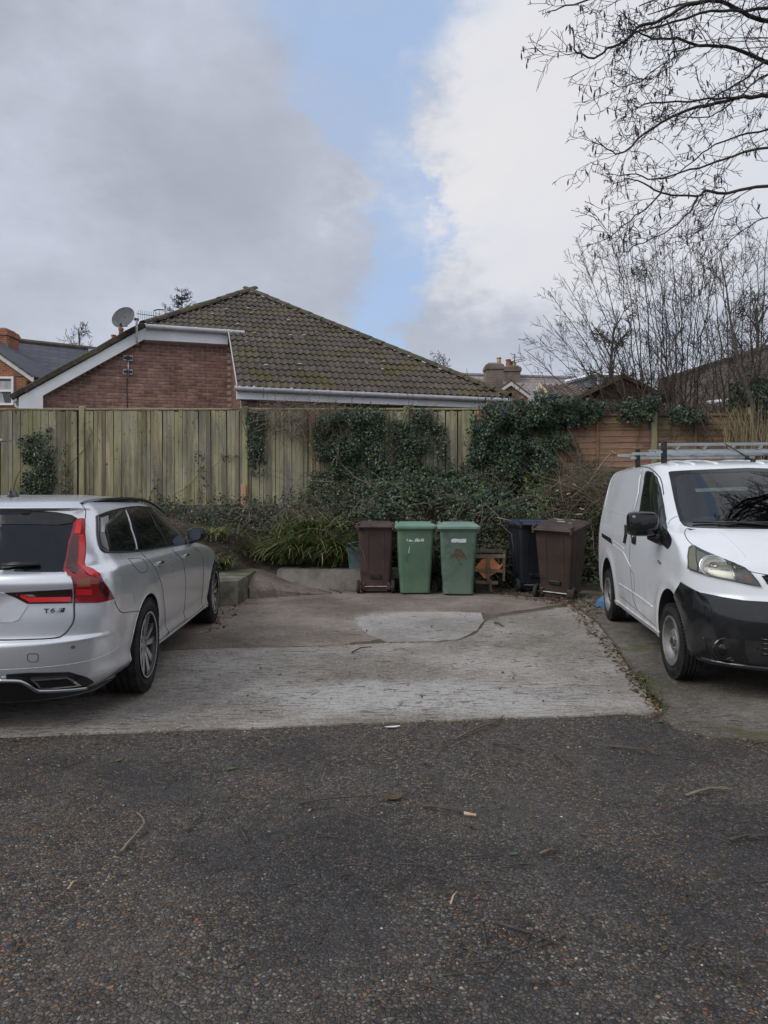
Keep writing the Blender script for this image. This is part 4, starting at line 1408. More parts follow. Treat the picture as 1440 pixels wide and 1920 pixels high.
def wheel(parent, x, y, z, RT, W, RR, style, side, tilt=0.0, steer=0.0):
    """tyre (the wheel's own mesh) with rim, spokes or steel disc; axis sideways. side = +1 / -1 for the outer face"""
    mt = Matrix.Rotation(R(90) * side, 4, 'Y')             # local z of the profile -> outwards
    g = MB()
    hw = W / 2
    prof = [(RR + 0.004, -hw + 0.02), (RR + 0.012, -hw + 0.006), (RR + 0.03, -hw), (RT - 0.055, -hw - 0.004), (RT - 0.028, -hw + 0.006), (RT - 0.010, -hw + 0.022)]
    k = 4
    for i in range(k):                                      # tread ribs with grooves
        a0 = -hw + 0.026 + (2 * hw - 0.052) * i / k
        a1 = -hw + 0.026 + (2 * hw - 0.052) * (i + 1) / k
        gz = 0.006
        prof += [(RT - 0.002, a0 + gz), (RT, (a0 + a1) / 2), (RT - 0.002, a1 - gz)]
        if i < k - 1: prof += [(RT - 0.013, a1 - gz * .6), (RT - 0.013, a1 + gz * .6)]
    prof += [(RT - 0.010, hw - 0.022), (RT - 0.028, hw - 0.006), (RT - 0.055, hw + 0.004), (RT - 0.062, hw + 0.0065), (RT - 0.072, hw + 0.003), (RR + 0.03, hw), (RR + 0.012, hw - 0.006), (RR + 0.004, hw - 0.02)]
    g.lathe(prof, 72, mt, cap=False)
    # tread blocks: shallow lateral cuts shown as small raised lugs on the shoulders
    nl = 64
    for i in range(nl):
        a = 2 * math.pi * i / nl
        for sgn in (1, -1):
            m2 = mt @ Matrix.Rotation(a, 4, 'Z') @ Matrix.Translation((RT - 0.014, 0, sgn * (hw - 0.018)))
            g.box(-0.012, 0.0115, -RT * math.pi / nl * 0.66, RT * math.pi / nl * 0.66, -0.013, 0.013, m2)
    w = g.build('wheel', M['tyre'], parent, smooth=True, angle=35)
    w.location = (x, y, z)
    w.rotation_euler = (0, 0, steer)
    if style == 'alloy':
        g = MB()
        g.lathe([(RR + 0.006, hw - 0.012), (RR + 0.006, hw + 0.002), (RR - 0.004, hw + 0.004), (RR - 0.014, hw - 0.004), (RR - 0.022, hw - 0.03), (RR - 0.03, -hw + 0.03), (RR + 0.004, -hw + 0.02)], 64, mt, cap=False)
        g.build('rim', M['alloy_dark'], w, smooth=True, angle=30)
        g = MB(); g.lathe([(RR + 0.003, hw + 0.0025), (RR - 0.002, hw + 0.006), (RR - 0.011, hw + 0.002)], 64, mt, cap=False); g.build('rim_edge', M['alloy_face'], w, smooth=True)
        g = MB(); g.lathe([(0.0001, hw - 0.11), (0.155, hw - 0.11), (0.165, hw - 0.13), (0.165, hw - 0.14), (0.0001, hw - 0.14)], 40, mt); g.build('brake_disc', M['satin_metal'], w, smooth=True, angle=30)
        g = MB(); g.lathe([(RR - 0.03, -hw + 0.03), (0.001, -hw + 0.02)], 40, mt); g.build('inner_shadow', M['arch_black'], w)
        for i in range(5):
            a = 2 * math.pi * i / 5 + 0.55
            for e, off in ((1, 0.017), (-1, -0.017)):
                g = MB()
                m2 = mt @ Matrix.Rotation(a, 4, 'Z')
                rr = np.linspace(0.045, RR - 0.006, 9)
                rings = []
                for r_ in rr:
                    t = (r_ - 0.045) / (RR - 0.05)
                    c = e * (0.020 + 0.050 * t ** 1.3)
                    w_ = 0.013 + 0.016 * t
                    top = hw - 0.030 + 0.018 * t ** 0.7
                    rings.append([m2 @ Vector((r_, c - w_, top - 0.004)), m2 @ Vector((r_, c + w_, top)), m2 @ Vector((r_, c + w_ * 0.9, top - 0.035)), m2 @ Vector((r_, c - w_ * 0.9, top - 0.035))])
                g.loft(rings)
                g.build('spoke', M['alloy_face'], w, smooth=True, angle=30)
            g = MB()
            m2 = mt @ Matrix.Rotation(a, 4, 'Z')
            rings = []
            for r_ in np.linspace(0.05, RR - 0.02, 6):
                t = (r_ - 0.045) / (RR - 0.05); c = 0.018 + 0.046 * t ** 1.3; top = hw - 0.048 + 0.018 * t
                rings.append([m2 @ Vector((r_, -c, top)), m2 @ Vector((r_, c, top)), m2 @ Vector((r_, c, top - 0.02)), m2 @ Vector((r_, -c, top - 0.02))])
            g.loft(rings); g.build('spoke_web', M['alloy_dark'], w)
        g = MB(); g.lathe([(0.0001, hw - 0.018), (0.022, hw - 0.019), (0.030, hw - 0.023), (0.062, hw - 0.028), (0.066, hw - 0.05)], 30, mt); g.build('hub_cap', M['satin_metal'], w, smooth=True, angle=30)
    else:
        g = MB()
        g.lathe([(RR + 0.008, hw - 0.012), (RR + 0.010, hw + 0.002), (RR, hw + 0.006), (RR - 0.010, hw - 0.002), (RR - 0.016, hw - 0.045), (RR - 0.03, hw - 0.064), (0.125, hw - 0.072), (0.108, hw - 0.046), (0.085, hw - 0.022), (0.062, hw - 0.026), (0.040, hw - 0.028), (0.036, hw - 0.012), (0.0001, hw - 0.010)], 56, mt, cap=False)
        g.build('rim', M['steel_rim'], w, smooth=True, angle=40)
        for i in range(10):
            a = 2 * math.pi * i / 10
            c = mt @ Vector((0.138 * math.cos(a), 0.138 * math.sin(a), hw - 0.0675))
            g = MB(); g.lathe([(0.0001, 0.001), (0.015, 0.001), (0.016, -0.004)], 12, Matrix.Translation(c) @ mt); g.build('rim_hole', M['arch_black'], w)
        for i in range(4):
            a = 2 * math.pi * i / 4 + 0.3
            c = mt @ Vector((0.056 * math.cos(a), 0.056 * math.sin(a), hw - 0.024))
            g = MB(); g.lathe([(0.0001, 0.016), (0.009, 0.014), (0.010, -0.004)], 8, Matrix.Translation(c) @ mt); g.build('wheel_nut', M['satin_metal'], w)
        g = MB(); g.lathe([(0.0001, 0.0), (0.031, -0.001), (0.034, -0.010)], 20, Matrix.Translation(mt @ Vector((0, 0, hw - 0.008))) @ mt); g.build('hub_cap', M['satin_black'], w)
    return w


def cyl_cutter(x0, x1, y, z, r):
    x0, x1 = min(x0, x1), max(x0, x1)
    me = bpy.data.meshes.new('cut'); g = MB()
    g.lathe([(r, x0), (r, x1)], 64, Matrix.Rotation(R(90), 4, 'Y'))
    me.from_pydata([(p[0], p[1] + y, p[2] + z) for p in g.v], [], g.f)
    return link('cut', me)


# ------------------------------------------------------------------ SILVER ESTATE CAR
def build_estate():
    car = thing('parked_car', 'silver estate car parked on the left, seen from behind, with tall red tail lamps', 'car', (-2.6324, 4.2373, 0.012), math.atan2(.0645, .998))
    A = [(.20, .13), (.28, .085), (.34, .045), (.42, .015), (.50, .004), (.562, 0.0), (.578, .004), (.592, .022), (.603, .040), (.63, .044), (.72, .047), (.80, .052), (.86, .055), (.905, .045), (.935, .043), (.962, .050), (.985, .066), (1.0, .098), (1.014, .122), (1.10, .172), (1.20, .232), (1.30, .296), (1.372, .342), (1.382, .325), (1.392, .318), (1.402, .332), (1.418, .40), (1.435, .53), (1.45, .74), (1.462, .98), (1.472, 1.3), (1.478, 1.6)]
    B = [(.20, 4.78), (.30, 4.88), (.45, 4.925), (.6, 4.935), (.72, 4.90), (.80, 4.83), (.86, 4.70), (.90, 4.52), (.94, 4.25), (.965, 4.02), (.985, 3.85), (1.0, 3.74), (1.05, 3.58), (1.1, 3.43), (1.2, 3.14), (1.3, 2.86), (1.38, 2.60), (1.42, 2.42), (1.45, 2.22), (1.465, 2.05), (1.478, 1.9)]
    W = [(.20, .80), (.24, .865), (.285, .905), (.30, .915), (.33, .908), (.37, .903), (.42, .912), (.50, .922), (.60, .930), (.70, .936), (.80, .938), (.88, .933), (.94, .922), (.972, .910), (.988, .893), (1.01, .876), (1.05, .858), (1.10, .838), (1.2, .790), (1.3, .738), (1.35, .708), (1.385, .680), (1.41, .640), (1.43, .575), (1.448, .48), (1.462, .36), (1.472, .22), (1.478, .06)]
    aA = [(.20, .50), (.56, .52), (.60, .46), (.95, .46), (1.02, .44), (1.38, .36), (1.42, .30), (1.478, .10)]
    nA = [(.20, 2.9), (.56, 3.0), (.62, 3.2), (1.0, 3.1), (1.1, 3.6), (1.38, 3.8), (1.478, 2.2)]
    aB = [(.20, .9), (.8, 1.0), (.95, 1.1), (1.0, 1.0), (1.38, .75), (1.478, .1)]
    nB = [(.20, 2.3), (1.0, 2.3), (1.38, 2.4), (1.478, 2.0)]
    WH = ((1.105, .355), (4.046, .355))
    def flare(y, z):
        f = 0
        for wy, wz in WH:
            r_ = np.sqrt((y - wy) ** 2 + (z - wz) ** 2)
            f = f + 0.013 * np.exp(-((r_ - .43) / .075) ** 2)
        return f
    B_ = Body(A, B, W, aA, nA, aB, nB, bow=lambda y: 1 - 0.022 * ((y - 2.3) / 2.3) ** 2, dz=lambda y: np.clip(0.036 * (1 - y / 2.1), -0.03, .036) , flare=flare)
    B_.side_len = 3.2
    b = B_
    S = lambda y, z: (b.sS(y, z), z)
    zs = np.unique(np.concatenate([np.linspace(.20, .56, 14), np.linspace(.56, .64, 11), np.linspace(.64, .92, 12), np.linspace(.92, 1.03, 17), np.linspace(1.03, 1.36, 14), np.linspace(1.36, 1.42, 13), 1.478 - 0.058 * np.linspace(1, 0, 16) ** 1.7]))
    cut = [cyl_cutter(sx * .60, sx * 1.1, wy, wz, .378) for wy, wz in WH for sx in (1, -1)]
    # the roof glass house is a solid shell; dark glass panels are set into it
    b.shell(zs, [M['silver'], M['arch_black']], car, cutters=cut)
    for sd in (1, -1):
        for k, (wy, wz) in enumerate(WH):
            wheel(car, sd * .812, wy, .352, .352, .245, .243, 'alloy', sd)
            pts = []
            for i in range(33):
                t = R(-28) + R(236) * i / 32
                yy, zz = wy + .386 * math.cos(t), wz + .386 * math.sin(t)
                if zz < .225: continue
                pts.append((b.sS(yy, zz), zz))
            b.seam(pts, .006, M['silver'], car, 'arch_lip', sd, off=-0.003, step=.03, n=6)
    b.pose(car.location, car.rotation_euler.z, .22, 1.44, -0.9, 2.9)
    T = lambda pts: [b.X(*p) for p in pts]
    frame = [(181, 968), (190, 963.5), (213.4, 956), (244.7, 950.5), (272.4, 949.4), (291.5, 954.3), (314, 968), (335, 990.8), (348.8, 1008), (351.4, 1020), (315.8, 1024.6), (263.8, 1034), (201, 1037), (190, 1032.4), (184, 1018.5), (181, 996)]
    fr_t = T(frame)
    for sd in (1, -1):
        fr = b.panel('window_surround', fr_t, M['gloss_black'], car, off=.003, thick=.01, smooth_r=.03, side=sd)
        b.panel('window', T([(185.5, 971), (201, 963.5), (231.6, 957.3), (252.5, 1029), (199.5, 1031.5), (188.2, 1022.5), (185.6, 999.5)]), M['privacy'], fr, off=.006, thick=.004, smooth_r=.02, side=sd)
        b.panel('window', T([(237, 956.6), (270.3, 953), (289.0, 987), (306, 1023.2), (258.5, 1030)]), M['privacy'], fr, off=.006, thick=.004, smooth_r=.012, side=sd)
        b.panel('window', T([(276.5, 954.8), (289.8, 957.5), (312.4, 972.2), (331.5, 993), (345.0, 1011.6), (345.0, 1018.6), (316.8, 1022.0)]), M['tailglass'], fr, off=.006, thick=.004, smooth_r=.012, side=sd)
        b.seam(fr_t + fr_t[:1], .0055, M['satin_black'], fr, 'trim', sd, off=.004)
        b.seam(T([(233.6, 957), (245, 993), (255.5, 1031.5)]), .008, M['satin_metal'], fr, 'pillar_trim', sd, off=.006)
        b.seam(T([(272.6, 954), (291, 988), (310, 1023.5)]), .007, M['satin_black'], fr, 'pillar_trim', sd, off=.006)
        if sd == 1:
            b.panel('window_sticker', T([(186.6, 972), (201, 967), (202, 977), (196, 984), (194, 998.6), (188, 998)]), M['satin_metal'], fr, off=.008, thick=.001, smooth_r=.01, side=sd, step=.03)
        def L(pts, r=.0032, m='gap'): b.seam(T(pts), r, M[m], car, 'panel_gap', sd)
        L([(263.8, 1035.5), (281, 1051.5), (295, 1077.6), (303.7, 1098), (307, 1130), (309.8, 1175), (310.2, 1199)])
        L([(310.2, 1199), (345, 1172), (372, 1149)])
        L([(321, 1030.7), (333, 1041), (343.6, 1062), (348, 1086), (347, 1121), (344.5, 1150.5), (338.4, 1175)])
        L([(366, 1029), (378.3, 1044.6), (381.8, 1069), (381, 1090), (378, 1120), (372, 1149)])
        L([(240.3, 1048), (263.8, 1045.5), (274, 1055), (277.6, 1067), (272.4, 1073), (263.8, 1074), (253.3, 1063.7), (240.3, 1048)], r=.0028)
        L([(215, 1127), (217.5, 1135), (225.6, 1148.8), (244.7, 1147), (267, 1145.2)], r=.003)
        L([(159.5, 974), (160, 960), (158, 951), (152, 944)], r=.003)
        # door handles
        for hy in (1.475, 2.455):
            hz = .925 if hy < 2 else .905
            c = b.point(b.sS(hy, hz), hz, .022, sd)
            g = MB()
            ring = []
            for i in range(9):
                t = i / 8
                yy = -.10 + .20 * t
                o = .012 * math.sin(math.pi * t) ** .5 - .012
                rr = .0135 + .004 * math.sin(math.pi * t)
                ring.append([Vector((c.x + sd * (o + .006 * math.cos(a)), c.y + yy, c.z + rr * math.sin(a))) for a in [2 * math.pi * j / 8 for j in range(8)]])
            g.loft(ring)
            h = g.build('door_handle', M['chrome'], car, smooth=True, angle=60)
            b.panel('handle_recess', [S(hy - .07, hz - .045), S(hy + .055, hz - .045), S(hy + .075, hz - .01), S(hy + .05, hz + .02), S(hy - .07, hz + .02), S(hy - .085, hz - .01)], M['silver'], h, off=.0015, thick=.004, smooth_r=.02, side=sd, step=.03)
        # sill strip
        b.panel('sill_strip', [S(1.50, .238), S(1.47, .262), S(3.66, .262), S(3.62, .238)], M['silver'], car, off=.014, thick=.01, side=sd, step=.06)
        # roof rail
        pts = [(.53, .640, 1.412), (.60, .636, 1.420), (.80, .632, 1.434), (1.2, .632, 1.444), (1.7, .630, 1.446), (2.1, .626, 1.434), (2.42, .630, 1.393), (2.62, .642, 1.342), (2.85, .672, 1.262), (3.05, .705, 1.175)]
        xs = keyed([(p[0], p[1]) for p in pts]); zz_ = keyed([(p[0], p[2]) for p in pts])
        yy = np.linspace(.53, 2.72, 30)
        g = MB(); g.loft([[Vector((sd * (float(xs(y)) + dx), y, float(zz_(y)) + dz_)) for dx, dz_ in ((-.014, -.020), (.016, -.020), (.018, 0.0), (.008, .012), (-.008, .012), (-.016, 0.0))] for y in yy])
        g.build('roof_rail', M['gloss_black'], car, smooth=True, angle=40)
        # mirror
        mz, my = 1.085, 2.93
        g = MB()
        rings = []
        for t, (oy, sx, sz) in zip(np.linspace(0, 1, 8), ((-.075, .80, .80), (-.068, .98, .97), (-.04, 1, 1), (0, .97, .97), (.05, .86, .86), (.09, .66, .66), (.112, .40, .42), (.12, .12, .15))):
            rings.append([Vector((sd * (.945 + .088 * sx * math.copysign(abs(math.cos(a)) ** .7, math.cos(a))), my + oy, mz + .070 * sz * math.copysign(abs(math.sin(a)) ** .7, math.sin(a)))) for a in [2 * math.pi * j / 16 for j in range(16)]])
        g.loft(rings)
        mr = g.build('wing_mirror', M['gloss_black'], car, smooth=True, angle=50)
        g = MB(); g.loft([[Vector((sd * (.930 + .062 * math.copysign(abs(math.cos(a)) ** .6, math.cos(a))), my - .0755 + e, mz + .054 * math.copysign(abs(math.sin(a)) ** .6, math.sin(a)))) for a in [2 * math.pi * j / 16 for j in range(16)]] for e in (0, -.003)])
        g.build('mirror_glass', M['mirror'], mr)
        g = MB(); g.tube([(sd * .855, my - .01, .992), (sd * .89, my - .005, 1.01), (sd * .94, my + .01, 1.04)], [.020, .022, .028], 8); g.build('mirror_stalk', M['satin_black'], mr, smooth=True)
    # --- rear glass with the spoiler overhang
    Q = lambda x, z: (b.sA(x, z), z)
    b.fold = False
    Tm = lambda pts: T(pts) + [(-q[0], q[1]) for q in reversed(T(pts))]
    rg = b.panel('rear_window', Tm([(10, 956), (61, 957), (107, 960.5), (134.5, 966), (146, 973), (137.5, 981), (127.6, 1019), (118.5, 1072), (76, 1072.5), (30.5, 1072), (12, 1068.5)]), M['tailglass'], car, off=.003, thick=.008, step=.06)
    b.panel('spoiler_underside', Tm([(10, 957.2), (61, 958.2), (107, 961.8), (132, 967), (139, 972), (134, 981), (107, 985), (60, 984), (10, 983.4)]), M['gloss_black'], rg, off=.006, thick=.002, step=.06)
    b.panel('brake_lamp', Tm([(10, 957.8), (36, 958.6), (33, 962.4), (10, 962)]), M['lamp_red'], rg, off=.010, thick=.002, step=.05)
    g = MB()
    wp = [b.point(*b.X(px_, py_), off=.022) for px_, py_ in ((5, 1064), (40, 1062), (76, 1061))]
    g.tube(wp, [.017, .014, .010], 6); g.tube([b.point(*b.X(px_, py_), off=.012) for px_, py_ in ((8, 1058), (40, 1056), (74, 1058))], .007, 5)
    g.build('rear_wiper', M['satin_black'], car, smooth=True)
    for sd in (1, -1):
        col = T([(118.5, 1071.5), (127.6, 1019), (137.5, 981), (145, 974.5), (152, 973.2), (158.6, 975), (158.6, 1000), (158, 1054), (160.5, 1063.6), (185.6, 1076), (194, 1092.6), (211.6, 1123), (183, 1130), (139.8, 1131), (139, 1100), (138, 1091), (134.5, 1082)])
        lamp = b.panel('tail_lamp', col, M['lamp_red'], car, off=.012, thick=.01, step=.03, side=sd)
        b.panel('lens_band', T([(136, 1003), (144.5, 1003.5), (142, 1056), (150, 1068), (140, 1077), (123.5, 1070), (129.5, 1025)]), M['lamp_dark'], lamp, off=.014, thick=.002, step=.03, side=sd)
        b.panel('lens_highlight', T([(147, 1004), (156.5, 1004), (155, 1054), (159, 1064), (184, 1077), (181, 1084), (166, 1079), (151, 1066), (144.5, 1056)]), M['lamp_highlight'], lamp, off=.0145, thick=.002, step=.03, side=sd)  # painted highlight: brighter red stripe for the glint down the lamp
        b.panel('lens_bright', T([(142, 977), (152, 975.5), (149, 1002.5), (138.5, 1001.7)]), M['lamp_bright'], lamp, off=.014, thick=.002, step=.03, side=sd)
        b.panel('lens_bright', T([(142, 1104), (171, 1104.9), (171, 1115.6), (142, 1115.6)]), M['lamp_bright'], lamp, off=.014, thick=.002, step=.03, side=sd)
        b.panel('indicator_lens', T([(143.6, 1087), (166.5, 1084), (169.6, 1099), (143.6, 1101)]), M['lamp_amber'], lamp, off=.014, thick=.002, step=.03, side=sd)
        b.panel('lens_side', T([(185, 1086.5), (192, 1093), (207, 1120), (190, 1118), (183.5, 1100)]), M['lamp_dark'], lamp, off=.014, thick=.002, step=.03, side=sd)
        al = b.panel('tail_lamp', T([(9.5, 1110.5), (70, 1107), (134.5, 1103.6), (136, 1131), (90, 1131.8), (52, 1132.2)]), M['lamp_smoke'], car, off=.010, thick=.01, step=.03, side=sd)
        b.panel('lens_bright', T([(30.6, 1114), (44, 1114), (55, 1120), (133, 1118.6), (133, 1127.8), (90, 1128.4), (56.5, 1129)]), M['lamp_bright'], al, off=.012, thick=.002, step=.03, side=sd)
        b.panel('reverse_lens', T([(45, 1113.8), (61, 1113.4), (69, 1117.8), (57, 1118.6)]), M['lamp_clear'], al, off=.012, thick=.002, step=.03, side=sd)
        b.seam(T([(134.5, 1082.5), (138.5, 1092), (138.3, 1131), (139.6, 1161), (133, 1174.5), (120, 1190), (106.7, 1196.7), (44, 1199.3), (10, 1200.2)]) + [(0.0, .612)], .0055, M['gap'], car, 'panel_gap', sd)
        for pxs, pys in ((137, 1212.7),):
            q_ = b.X(pxs, pys)
            c = b.point(*q_, off=.001, side=sd); nrm = Vector(b.N(np.array([q_[0]]), np.array([q_[1]]))[0]); nrm.x *= sd
            g = MB(); g.lathe([(.013, 0), (.013, .0015), (.010, .0022), (.0095, .0005), (.0001, .001)], 16, Matrix.Translation(c) @ nrm.to_track_quat('Z', 'Y').to_matrix().to_4x4(), cap=False); g.build('parking_sensor', M['satin_metal'], car, smooth=True, angle=30)
        eb = b.panel('exhaust_surround', T([(12, 1264), (53, 1261), (129, 1259.5), (151, 1266), (176, 1279), (164, 1285), (78, 1291.5), (66, 1290), (47, 1277), (40, 1272.5), (12, 1272.5)]), M['satin_black'], car, off=.006, thick=.01, step=.03, side=sd)
        outer, inner = T([(57.8, 1271), (124.4, 1266.7), (142, 1274), (152, 1281.6), (110, 1286.5), (75.6, 1290)]), T([(65, 1273.4), (124, 1269.8), (137.5, 1276.7), (144, 1280.6), (110, 1284), (78.5, 1286.4)])
        b.panel('tailpipe_trim', outer, M['chrome'], eb, off=.018, thick=.004, step=.03, side=sd, hole=inner)
        b.panel('tailpipe_mouth', inner, M['arch_black'], eb, off=.009, thick=.001, step=.03, side=sd)
        b.seam(T([(2, 1273.5), (38, 1273.5), (47, 1277.5), (69, 1291), (80, 1292), (161, 1285.4)]), .013, M['satin_metal'], car, 'diffuser_trim', sd, off=.016, n=8)
        b.seam([(0.0, .428), (b.sA(.5, .43), .43), (b.sA(.80, .437), .437), (b.sS(.35, .455), .455), (b.sS(.68, .48), .48)], .0022, M['silver'], car, 'bumper_crease', sd, off=-.001, n=6)
    for sd in (1, -1):
        b.panel('rear_valance', [(0.0, .338)] + T([(20, 1276), (38, 1276), (47, 1280), (69, 1293.5), (161, 1288), (186, 1281), (216, 1268), (238, 1254), (250, 1238)]) + [(b.sS(.735, .215), .205), (b.sS(.5, .205), .205), (b.sA(.6, .205), .205), (0.0, .205)], M['satin_black'], car, off=.005, thick=.006, step=.05, side=sd)
    b.panel('plate_recess', Tm([(2, 1111), (10.5, 1112.5), (53, 1134.6), (35.6, 1161), (24.4, 1166.5), (2, 1166.7)]), M['plate_zone'], car, off=.005, thick=.008, step=.06)
    # model badge: T6 and a dark block
    def glyph(name, polys, x0, z0, h, m):
        g = MB()
        for poly in polys:
            pts = []
            for px_, pz_ in poly:
                xx, zz = x0 + px_ * h, z0 + pz_ * h
                pts.append((xx, zz))
            f = [b.point(b.sA(x_, z_), z_, .010) for x_, z_ in pts]; k = [b.point(b.sA(x_, z_), z_, .001) for x_, z_ in pts]
            n = len(pts)
            g.add(f + k, [tuple(range(n)), tuple(range(2 * n - 1, n - 1, -1))] + [(i, n + i, n + (i + 1) % n, (i + 1) % n) for i in range(n)])
        return g.build(name, m, car)
    hgt = .027
    bs, bz = b.X(82.5, 1149.6); bx0 = float(b.P(np.array([bs]), np.array([bz]))[0][0])
    glyph('badge_letter', [[(0, .82), (1.0, .82), (1.0, 1), (0, 1)], [(.41, 0), (.59, 0), (.59, .818), (.41, .818)]], bx0, bz, hgt, M['satin_black'])
    six = []
    for i in range(12):
        a0, a1 = 2 * math.pi * i / 12, 2 * math.pi * (i + 1) / 12
        six.append([(.42 + .42 * math.cos(a0), .34 + .34 * math.sin(a0)), (.42 + .42 * math.cos(a1), .34 + .34 * math.sin(a1)), (.42 + .25 * math.cos(a1), .34 + .18 * math.sin(a1)), (.42 + .25 * math.cos(a0), .34 + .18 * math.sin(a0))])
    six.append([(.0, .34), (.16, .36), (.26, .66), (.50, .84), (.75, .84), (.72, 1.0), (.45, 1.0), (.12, .78)])
    glyph('badge_letter', six, bx0 + .036, bz, hgt, M['satin_black'])
    glyph('badge_block', [[(0, 0), (.72, 0), (.72, .45), (.15, .45)], [(.35, .55), (1.15, .55), (1.15, 1), (.5, 1)]], bx0 + .068, bz, hgt, M['satin_metal'])
    glyph('badge_block', [[(0, 0), (.75, 0), (.98, 1), (.23, 1)]], bx0 + .087, bz, hgt, M['gloss_black'])
    # towing-eye cover outline
    c = T([(53, 1226), (69, 1225.6), (71.5, 1228), (71.5, 1241), (51.5, 1241.4), (51.2, 1228), (53, 1226)])
    b.seam(c, .0022, M['gap'], car, 'tow_eye_cover')
    # shark-fin aerial
    g = MB(); rings = []
    for t in np.linspace(0, 1, 9):
        hh = .072 * (1 - (1 - t) ** 2) ** .9 if t < .85 else .072 * (1 - ((t - .85) / .15) * .75)
        ww = .026 * (1 - abs(t - .55) * .9)
        y_ = 1.08 - .17 * t
        rings.append([Vector((-ww, y_, 1.462)), Vector((-ww * .55, y_, 1.462 + hh * .6)), Vector((0, y_, 1.462 + hh)), Vector((ww * .55, y_, 1.462 + hh * .6)), Vector((ww, y_, 1.462))])
    g.loft(rings); g.build('aerial_fin', M['silver'], car, smooth=True, angle=50)
    # underside
    g = MB(); g.box(-.72, .72, .45, 4.6, .15, .215); g.build('underbody', M['arch_black'], car)
    g = MB(); g.tube([(-.75, 1.105, .33), (.75, 1.105, .33)], .05, 10); g.build('rear_axle', M['arch_black'], car)
    return car


build_estate()


# ------------------------------------------------------------------ WHITE VAN
def build_van():
    van = thing('parked_van', 'white panel van with a black front bumper parked on the right, facing the camera', 'van', (3.0457, 4.8966, 0.010), -math.atan2(.12502, .99215))
    A = [(.22, .16), (.26, .075), (.29, .045), (.34, .022), (.42, .004), (.52, 0.0), (.62, .006), (.70, .022), (.745, .038), (.76, .050), (.80, .058), (.86, .072), (.90, .090), (.93, .115), (.96, .165), (.99, .235), (1.03, .33), (1.08, .44), (1.13, .56), (1.17, .66), (1.195, .73), (1.21, .765), (1.30, .885), (1.40, 1.02), (1.5, 1.155), (1.6, 1.30), (1.68, 1.43), (1.73, 1.53), (1.752, 1.60), (1.775, 1.72), (1.80, 1.95), (1.818, 2.2), (1.83, 2.45), (1.84, 2.7), (1.845, 2.9)]
    B = [(.22, 4.30), (.30, 4.36), (.5, 4.40), (.7, 4.40), (1.0, 4.385), (1.3, 4.355), (1.5, 4.315), (1.65, 4.26), (1.72, 4.21), (1.77, 4.14), (1.80, 4.02), (1.82, 3.85), (1.83, 3.65), (1.845, 3.3)]
    W = [(.22, .76), (.27, .815), (.30, .825), (.36, .832), (.48, .840), (.60, .845), (.80, .848), (.95, .848), (1.02, .845), (1.08, .840), (1.15, .832), (1.25, .817), (1.4, .790), (1.55, .757), (1.65, .731), (1.70, .715), (1.735, .698), (1.755, .680), (1.775, .645), (1.795, .575), (1.812, .48), (1.826, .36), (1.838, .20), (1.845, .06)]
    aA = [(.22, .60), (.60, .64), (.74, .62), (.80, .58), (.90, .50), (1.0, .32), (1.08, .22), (1.15, .26), (1.20, .42), (1.25, .60), (1.35, .66), (1.60, .62), (1.72, .48), (1.76, .36), (1.80, .2), (1.845, .08)]
    nA = [(.22, 2.7), (.8, 2.7), (1.0, 2.9), (1.15, 2.9), (1.25, 2.3), (1.6, 2.4), (1.76, 2.8), (1.845, 2.2)]
    aB = [(.22, .22), (1.7, .30), (1.80, .2), (1.845, .08)]
    nB = [(.22, 2.6), (1.7, 2.6), (1.845, 2.2)]
    WH = ((.80, .305), (3.53, .315))
    RA = (.395, .405)
    def flare(y, z):
        f = 0
        for (wy, wz), ra in zip(WH, RA):
            r_ = np.sqrt((y - wy) ** 2 + (z - wz - .02) ** 2)
            f = f + 0.012 * np.exp(-((r_ - ra - .05) / .06) ** 2)
        # recess of the sliding-door upper panel and swage below the waist
        return f
    b = Body(A, B, W, aA, nA, aB, nB, bow=lambda y: 1 - 0.012 * ((y - 2.2) / 2.2) ** 2, flare=flare)
    b.side_len = 3.4
    zs = np.unique(np.concatenate([np.linspace(.22, .74, 20), np.linspace(.74, .90, 10), np.linspace(.90, 1.24, 34), np.linspace(1.24, 1.70, 20), np.linspace(1.70, 1.78, 10), 1.845 - .065 * np.linspace(1, 0, 14) ** 1.6]))
    cut = [cyl_cutter(sx * .52, sx * 1.1, wy, wz + .02, ra) for (wy, wz), ra in zip(WH, RA) for sx in (1, -1)]
    S = lambda y, z: (b.sS(y, z), z)
    Q = lambda x, z: (b.sA(x, z), z)
    b.pose(van.location, van.rotation_euler.z, .25, 1.79, -2.95, 0.25)
    T = lambda pts: [b.X(*p) for p in pts]
    # windscreen outline (half) in sideways / height
    wsh = [(0, 1.722), (.35, 1.718), (.56, 1.702), (.605, 1.672), (.64, 1.55), (.668, 1.42), (.685, 1.32), (.672, 1.262), (.60, 1.226), (.40, 1.212), (0, 1.206)]
    wsi = [(0, 1.690), (.33, 1.686), (.52, 1.668), (.560, 1.635), (.592, 1.53), (.618, 1.41), (.630, 1.335), (.605, 1.287), (.54, 1.262), (.38, 1.248), (0, 1.243)]
    W_o = T([(1430, 877.5), (1340, 880), (1257, 884), (1253.5, 886), (1259, 911.7), (1265, 940.8), (1270.8, 964), (1275, 977.3), (1282.5, 986), (1294, 989), (1346.7, 991), (1430, 992.4)])
    W_i = T([(1430, 884.7), (1340, 887), (1274, 889.5), (1266, 895), (1268.5, 920), (1274, 949.6), (1279.6, 967), (1285.4, 976.5), (1293, 980), (1375.8, 981.7), (1430, 980.5)])
    def both(h):
        z0_, z1_ = h[0][1], h[-1][1]
        hh = [q for q in h if q[0] > .12]
        return [(0.0, z0_)] + hh + [(0.0, z1_)] + [(-q[0], q[1]) for q in reversed(hh)]
